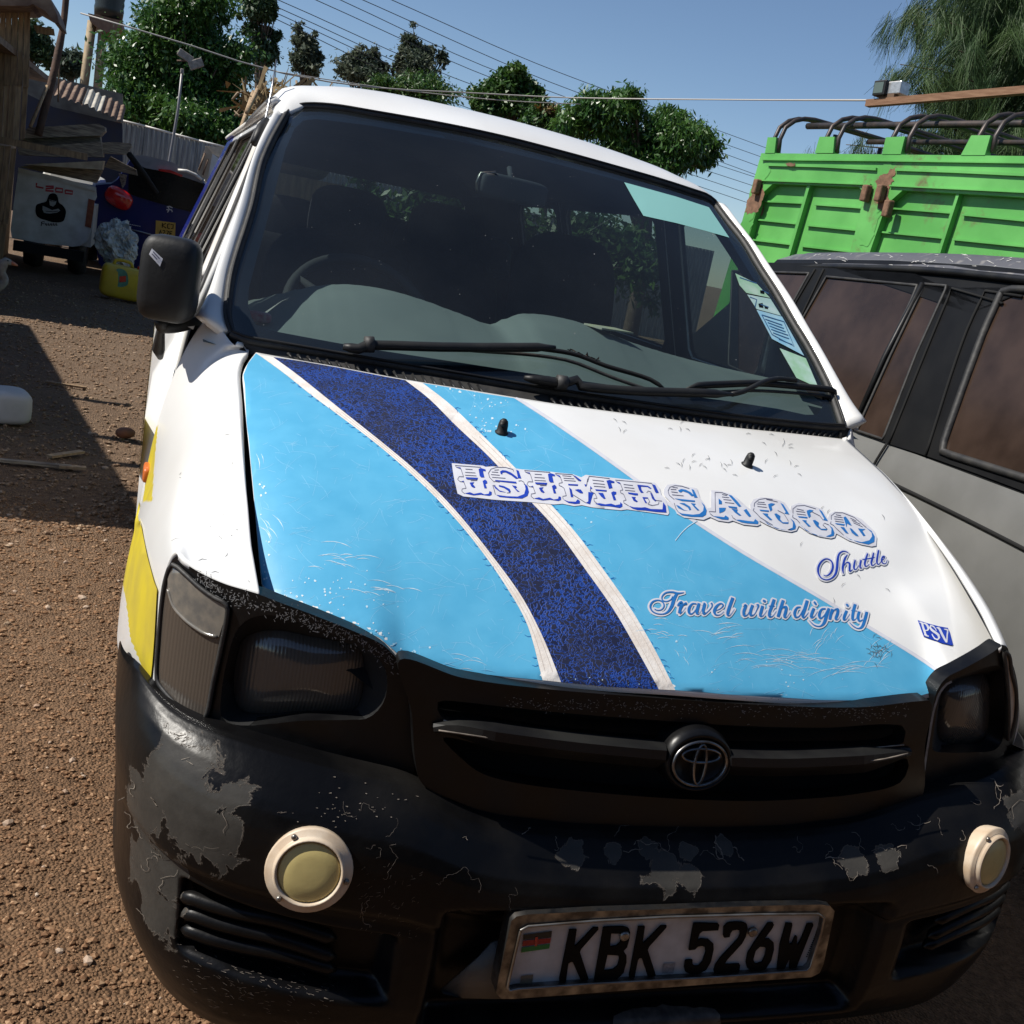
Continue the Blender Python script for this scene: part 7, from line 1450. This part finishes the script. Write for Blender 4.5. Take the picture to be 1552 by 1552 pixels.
dr = sdir[k]+rng.normal(size=(N, 3))*.16; ln = (slen[k]*(.4+.6*rng.random(N)))[:, None]; sd = np.cross(dr, rng.normal(size=(N, 3))); sd /= np.linalg.norm(sd, axis=1)[:, None]; wd = .0055
V4 = np.empty((N, 4, 3)); V4[:, 0] = p0-sd*wd*.6; V4[:, 1] = p0+sd*wd*.6; V4[:, 2] = p0+dr*ln+sd*wd*.35; V4[:, 3] = p0+dr*ln-sd*wd*.35
mkq('crown', V4.reshape(-1, 3), 4, M['needle'], cz)

# ================================================================== GROUND
def dirt():
    m = bpy.data.materials.new('dirt'); m.use_nodes = True; t = m.node_tree; b = t.nodes['Principled BSDF']; L = t.links.new
    tc = t.nodes.new('ShaderNodeTexCoord'); n1 = t.nodes.new('ShaderNodeTexNoise'); n1.inputs['Scale'].default_value = 1.3; n1.inputs['Detail'].default_value = 8; L(tc.outputs['Object'], n1.inputs[0])
    n2 = t.nodes.new('ShaderNodeTexNoise'); n2.inputs['Scale'].default_value = 45; n2.inputs['Detail'].default_value = 8; n2.inputs['Roughness'].default_value = .7; L(tc.outputs['Object'], n2.inputs[0])
    a = t.nodes.new('ShaderNodeMix'); a.data_type = 'RGBA'; L(n1.outputs[0], a.inputs[0]); a.inputs[6].default_value = (.20, .108, .056, 1); a.inputs[7].default_value = (.30, .180, .100, 1)
    r = t.nodes.new('ShaderNodeMapRange'); r.inputs[1].default_value = .35; r.inputs[2].default_value = .7; L(n2.outputs[0], r.inputs[0])
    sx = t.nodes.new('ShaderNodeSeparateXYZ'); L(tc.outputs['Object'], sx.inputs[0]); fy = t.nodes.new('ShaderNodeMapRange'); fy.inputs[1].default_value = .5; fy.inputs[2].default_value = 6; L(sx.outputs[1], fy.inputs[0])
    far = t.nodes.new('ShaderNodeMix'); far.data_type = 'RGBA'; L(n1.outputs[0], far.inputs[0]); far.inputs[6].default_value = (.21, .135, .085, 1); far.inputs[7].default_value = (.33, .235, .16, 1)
    view_tone = t.nodes.new('ShaderNodeMix'); view_tone.data_type = 'RGBA'; L(fy.outputs[0], view_tone.inputs[0]); L(a.outputs[2], view_tone.inputs[6]); L(far.outputs[2], view_tone.inputs[7]); a = view_tone  # view-angle greying of the far ground put into its colour
    c = t.nodes.new('ShaderNodeMix'); c.data_type = 'RGBA'; c.blend_type = 'MULTIPLY'; c.inputs[0].default_value = .55; L(a.outputs[2], c.inputs[6]); L(r.outputs[0], c.inputs[7]); L(c.outputs[2], b.inputs['Base Color'])
    v = t.nodes.new('ShaderNodeTexVoronoi'); v.inputs['Scale'].default_value = 130; L(tc.outputs['Object'], v.inputs[0])
    ad = t.nodes.new('ShaderNodeMath'); ad.operation = 'SUBTRACT'; L(n2.outputs[0], ad.inputs[0]); L(v.outputs[0], ad.inputs[1])
    bp = t.nodes.new('ShaderNodeBump'); bp.inputs['Strength'].default_value = 1; bp.inputs['Distance'].default_value = .010; L(ad.outputs[0], bp.inputs['Height']); L(bp.outputs[0], b.inputs['Normal']); b.inputs['Roughness'].default_value = .95
    b.inputs['Specular IOR Level'].default_value = .2
    return m
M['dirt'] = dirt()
def gz(x, y): return .022*mnoise.noise(Vector((x*1.1, y*1.1, 0)))+.012*mnoise.noise(Vector((x*4, y*4, 3)))+.006*mnoise.noise(Vector((x*13, y*13, 7)))-.010
nx, ny = 150, 300
def gp(u, v):
    x = -6+10*u; y = -2.5+20*v; e = min(1, min(u, 1-u)*20, min(v, 1-v)*20); return Vector((x, y, gz(x, y)*e-.004*(1-e)))
V, F = grid(gp, nx, ny); V0 = list(V); ring = [(-300, -300, -.02), (300, -300, -.02), (300, 500, -.02), (-300, 500, -.02), (-6, -2.5, -.004), (4, -2.5, -.004), (4, 17.5, -.004), (-6, 17.5, -.004)]
b = len(V0); V0 += [Vector(p) for p in ring]; F += [(b, b+1, b+5, b+4), (b+1, b+2, b+6, b+5), (b+2, b+3, b+7, b+6), (b+3, b, b+4, b+7)]
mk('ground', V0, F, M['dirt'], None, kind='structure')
# clods and pebbles
rng = np.random.default_rng(5)
def clods(name, n, area, smin, smax, m, seed):
    rg = np.random.default_rng(seed); bm = bmesh.new(); bmesh.ops.create_icosphere(bm, subdivisions=1, radius=1); bv = np.array([tuple(v.co) for v in bm.verts]); bf = np.array([[v.index for v in f.verts] for f in bm.faces]); bm.free()
    P = area(rg, n); s = smin+(smax-smin)*rg.random(n)**7; V = np.empty((n, len(bv), 3))
    for i in range(n):
        j = bv*(1+.35*(rg.random((len(bv), 1))-.5))*np.array([1, .6+.6*rg.random(), .45+.4*rg.random()]); a = rg.random()*6.283; c, q = math.cos(a), math.sin(a)
        j = np.stack([j[:, 0]*c-j[:, 1]*q, j[:, 0]*q+j[:, 1]*c, j[:, 2]], 1)*s[i]; V[i] = j+np.array([P[i, 0], P[i, 1], gz(P[i, 0], P[i, 1])+s[i]*.25])
    mkq(name, V[:, bf].reshape(-1, 3), 3, m, None, kind='stuff')
def wedge(y0, y1, pw):
    def f(rg, n):
        y = y0+(y1-y0)*rg.random(n)**pw; xl = -1.05-.115*(y-.3); xr = np.where(y < 4.5, -.45, -.7); return np.stack([xl-.15+(xr-xl+.2)*rg.random(n), y], 1)
    return f
def clodmat(name, c0, c1, c2):
    m = bpy.data.materials.new(name); m.use_nodes = True; t = m.node_tree; b = t.nodes['Principled BSDF']; b.inputs['Roughness'].default_value = .95; b.inputs['Specular IOR Level'].default_value = .15
    g = t.nodes.new('ShaderNodeNewGeometry'); r = t.nodes.new('ShaderNodeValToRGB'); e = r.color_ramp.elements; e[0].color = (*c0, 1); e[1].color = (*c2, 1); k = e.new(.7); k.color = (*c1, 1)
    t.links.new(g.outputs['Random Per Island'], r.inputs[0]); t.links.new(r.outputs[0], b.inputs['Base Color']); return m
M['clod'] = clodmat('dry_clod', (.13, .068, .036), (.25, .142, .077), (.38, .25, .15)); M['clodf'] = clodmat('dry_clod_pale', (.13, .08, .05), (.25, .165, .105), (.38, .28, .19)); M['pebble'] = mat('pale_pebble', (.46, .36, .27), (.32, .21, .14), 20, .9)
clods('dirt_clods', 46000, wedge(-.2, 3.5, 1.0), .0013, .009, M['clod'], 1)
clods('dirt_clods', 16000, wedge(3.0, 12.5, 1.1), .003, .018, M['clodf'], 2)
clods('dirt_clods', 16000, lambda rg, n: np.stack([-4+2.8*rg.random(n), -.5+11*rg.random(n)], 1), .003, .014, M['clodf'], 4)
clods('pebbles', 600, wedge(-.2, 9, 1.2), .003, .016, M['pebble'], 3)

# unseen dark wall added behind the camera to darken the front of the van
fs = thing('added_shade_wall', (.5, -5.2, 0), 'unseen dark wall added behind the camera to shade the van front', 'building')
box('wall', (.5, -5.2, 1.7), (13, .2, 3.4), mat('shade_wall_dark', (.035, .032, .030), (.06, .054, .05), 5, .8), fs)
box('shade_wall_top', (.5, -4.9, 3.45), (13.4, .9, .08), M['rustroof'], fs)
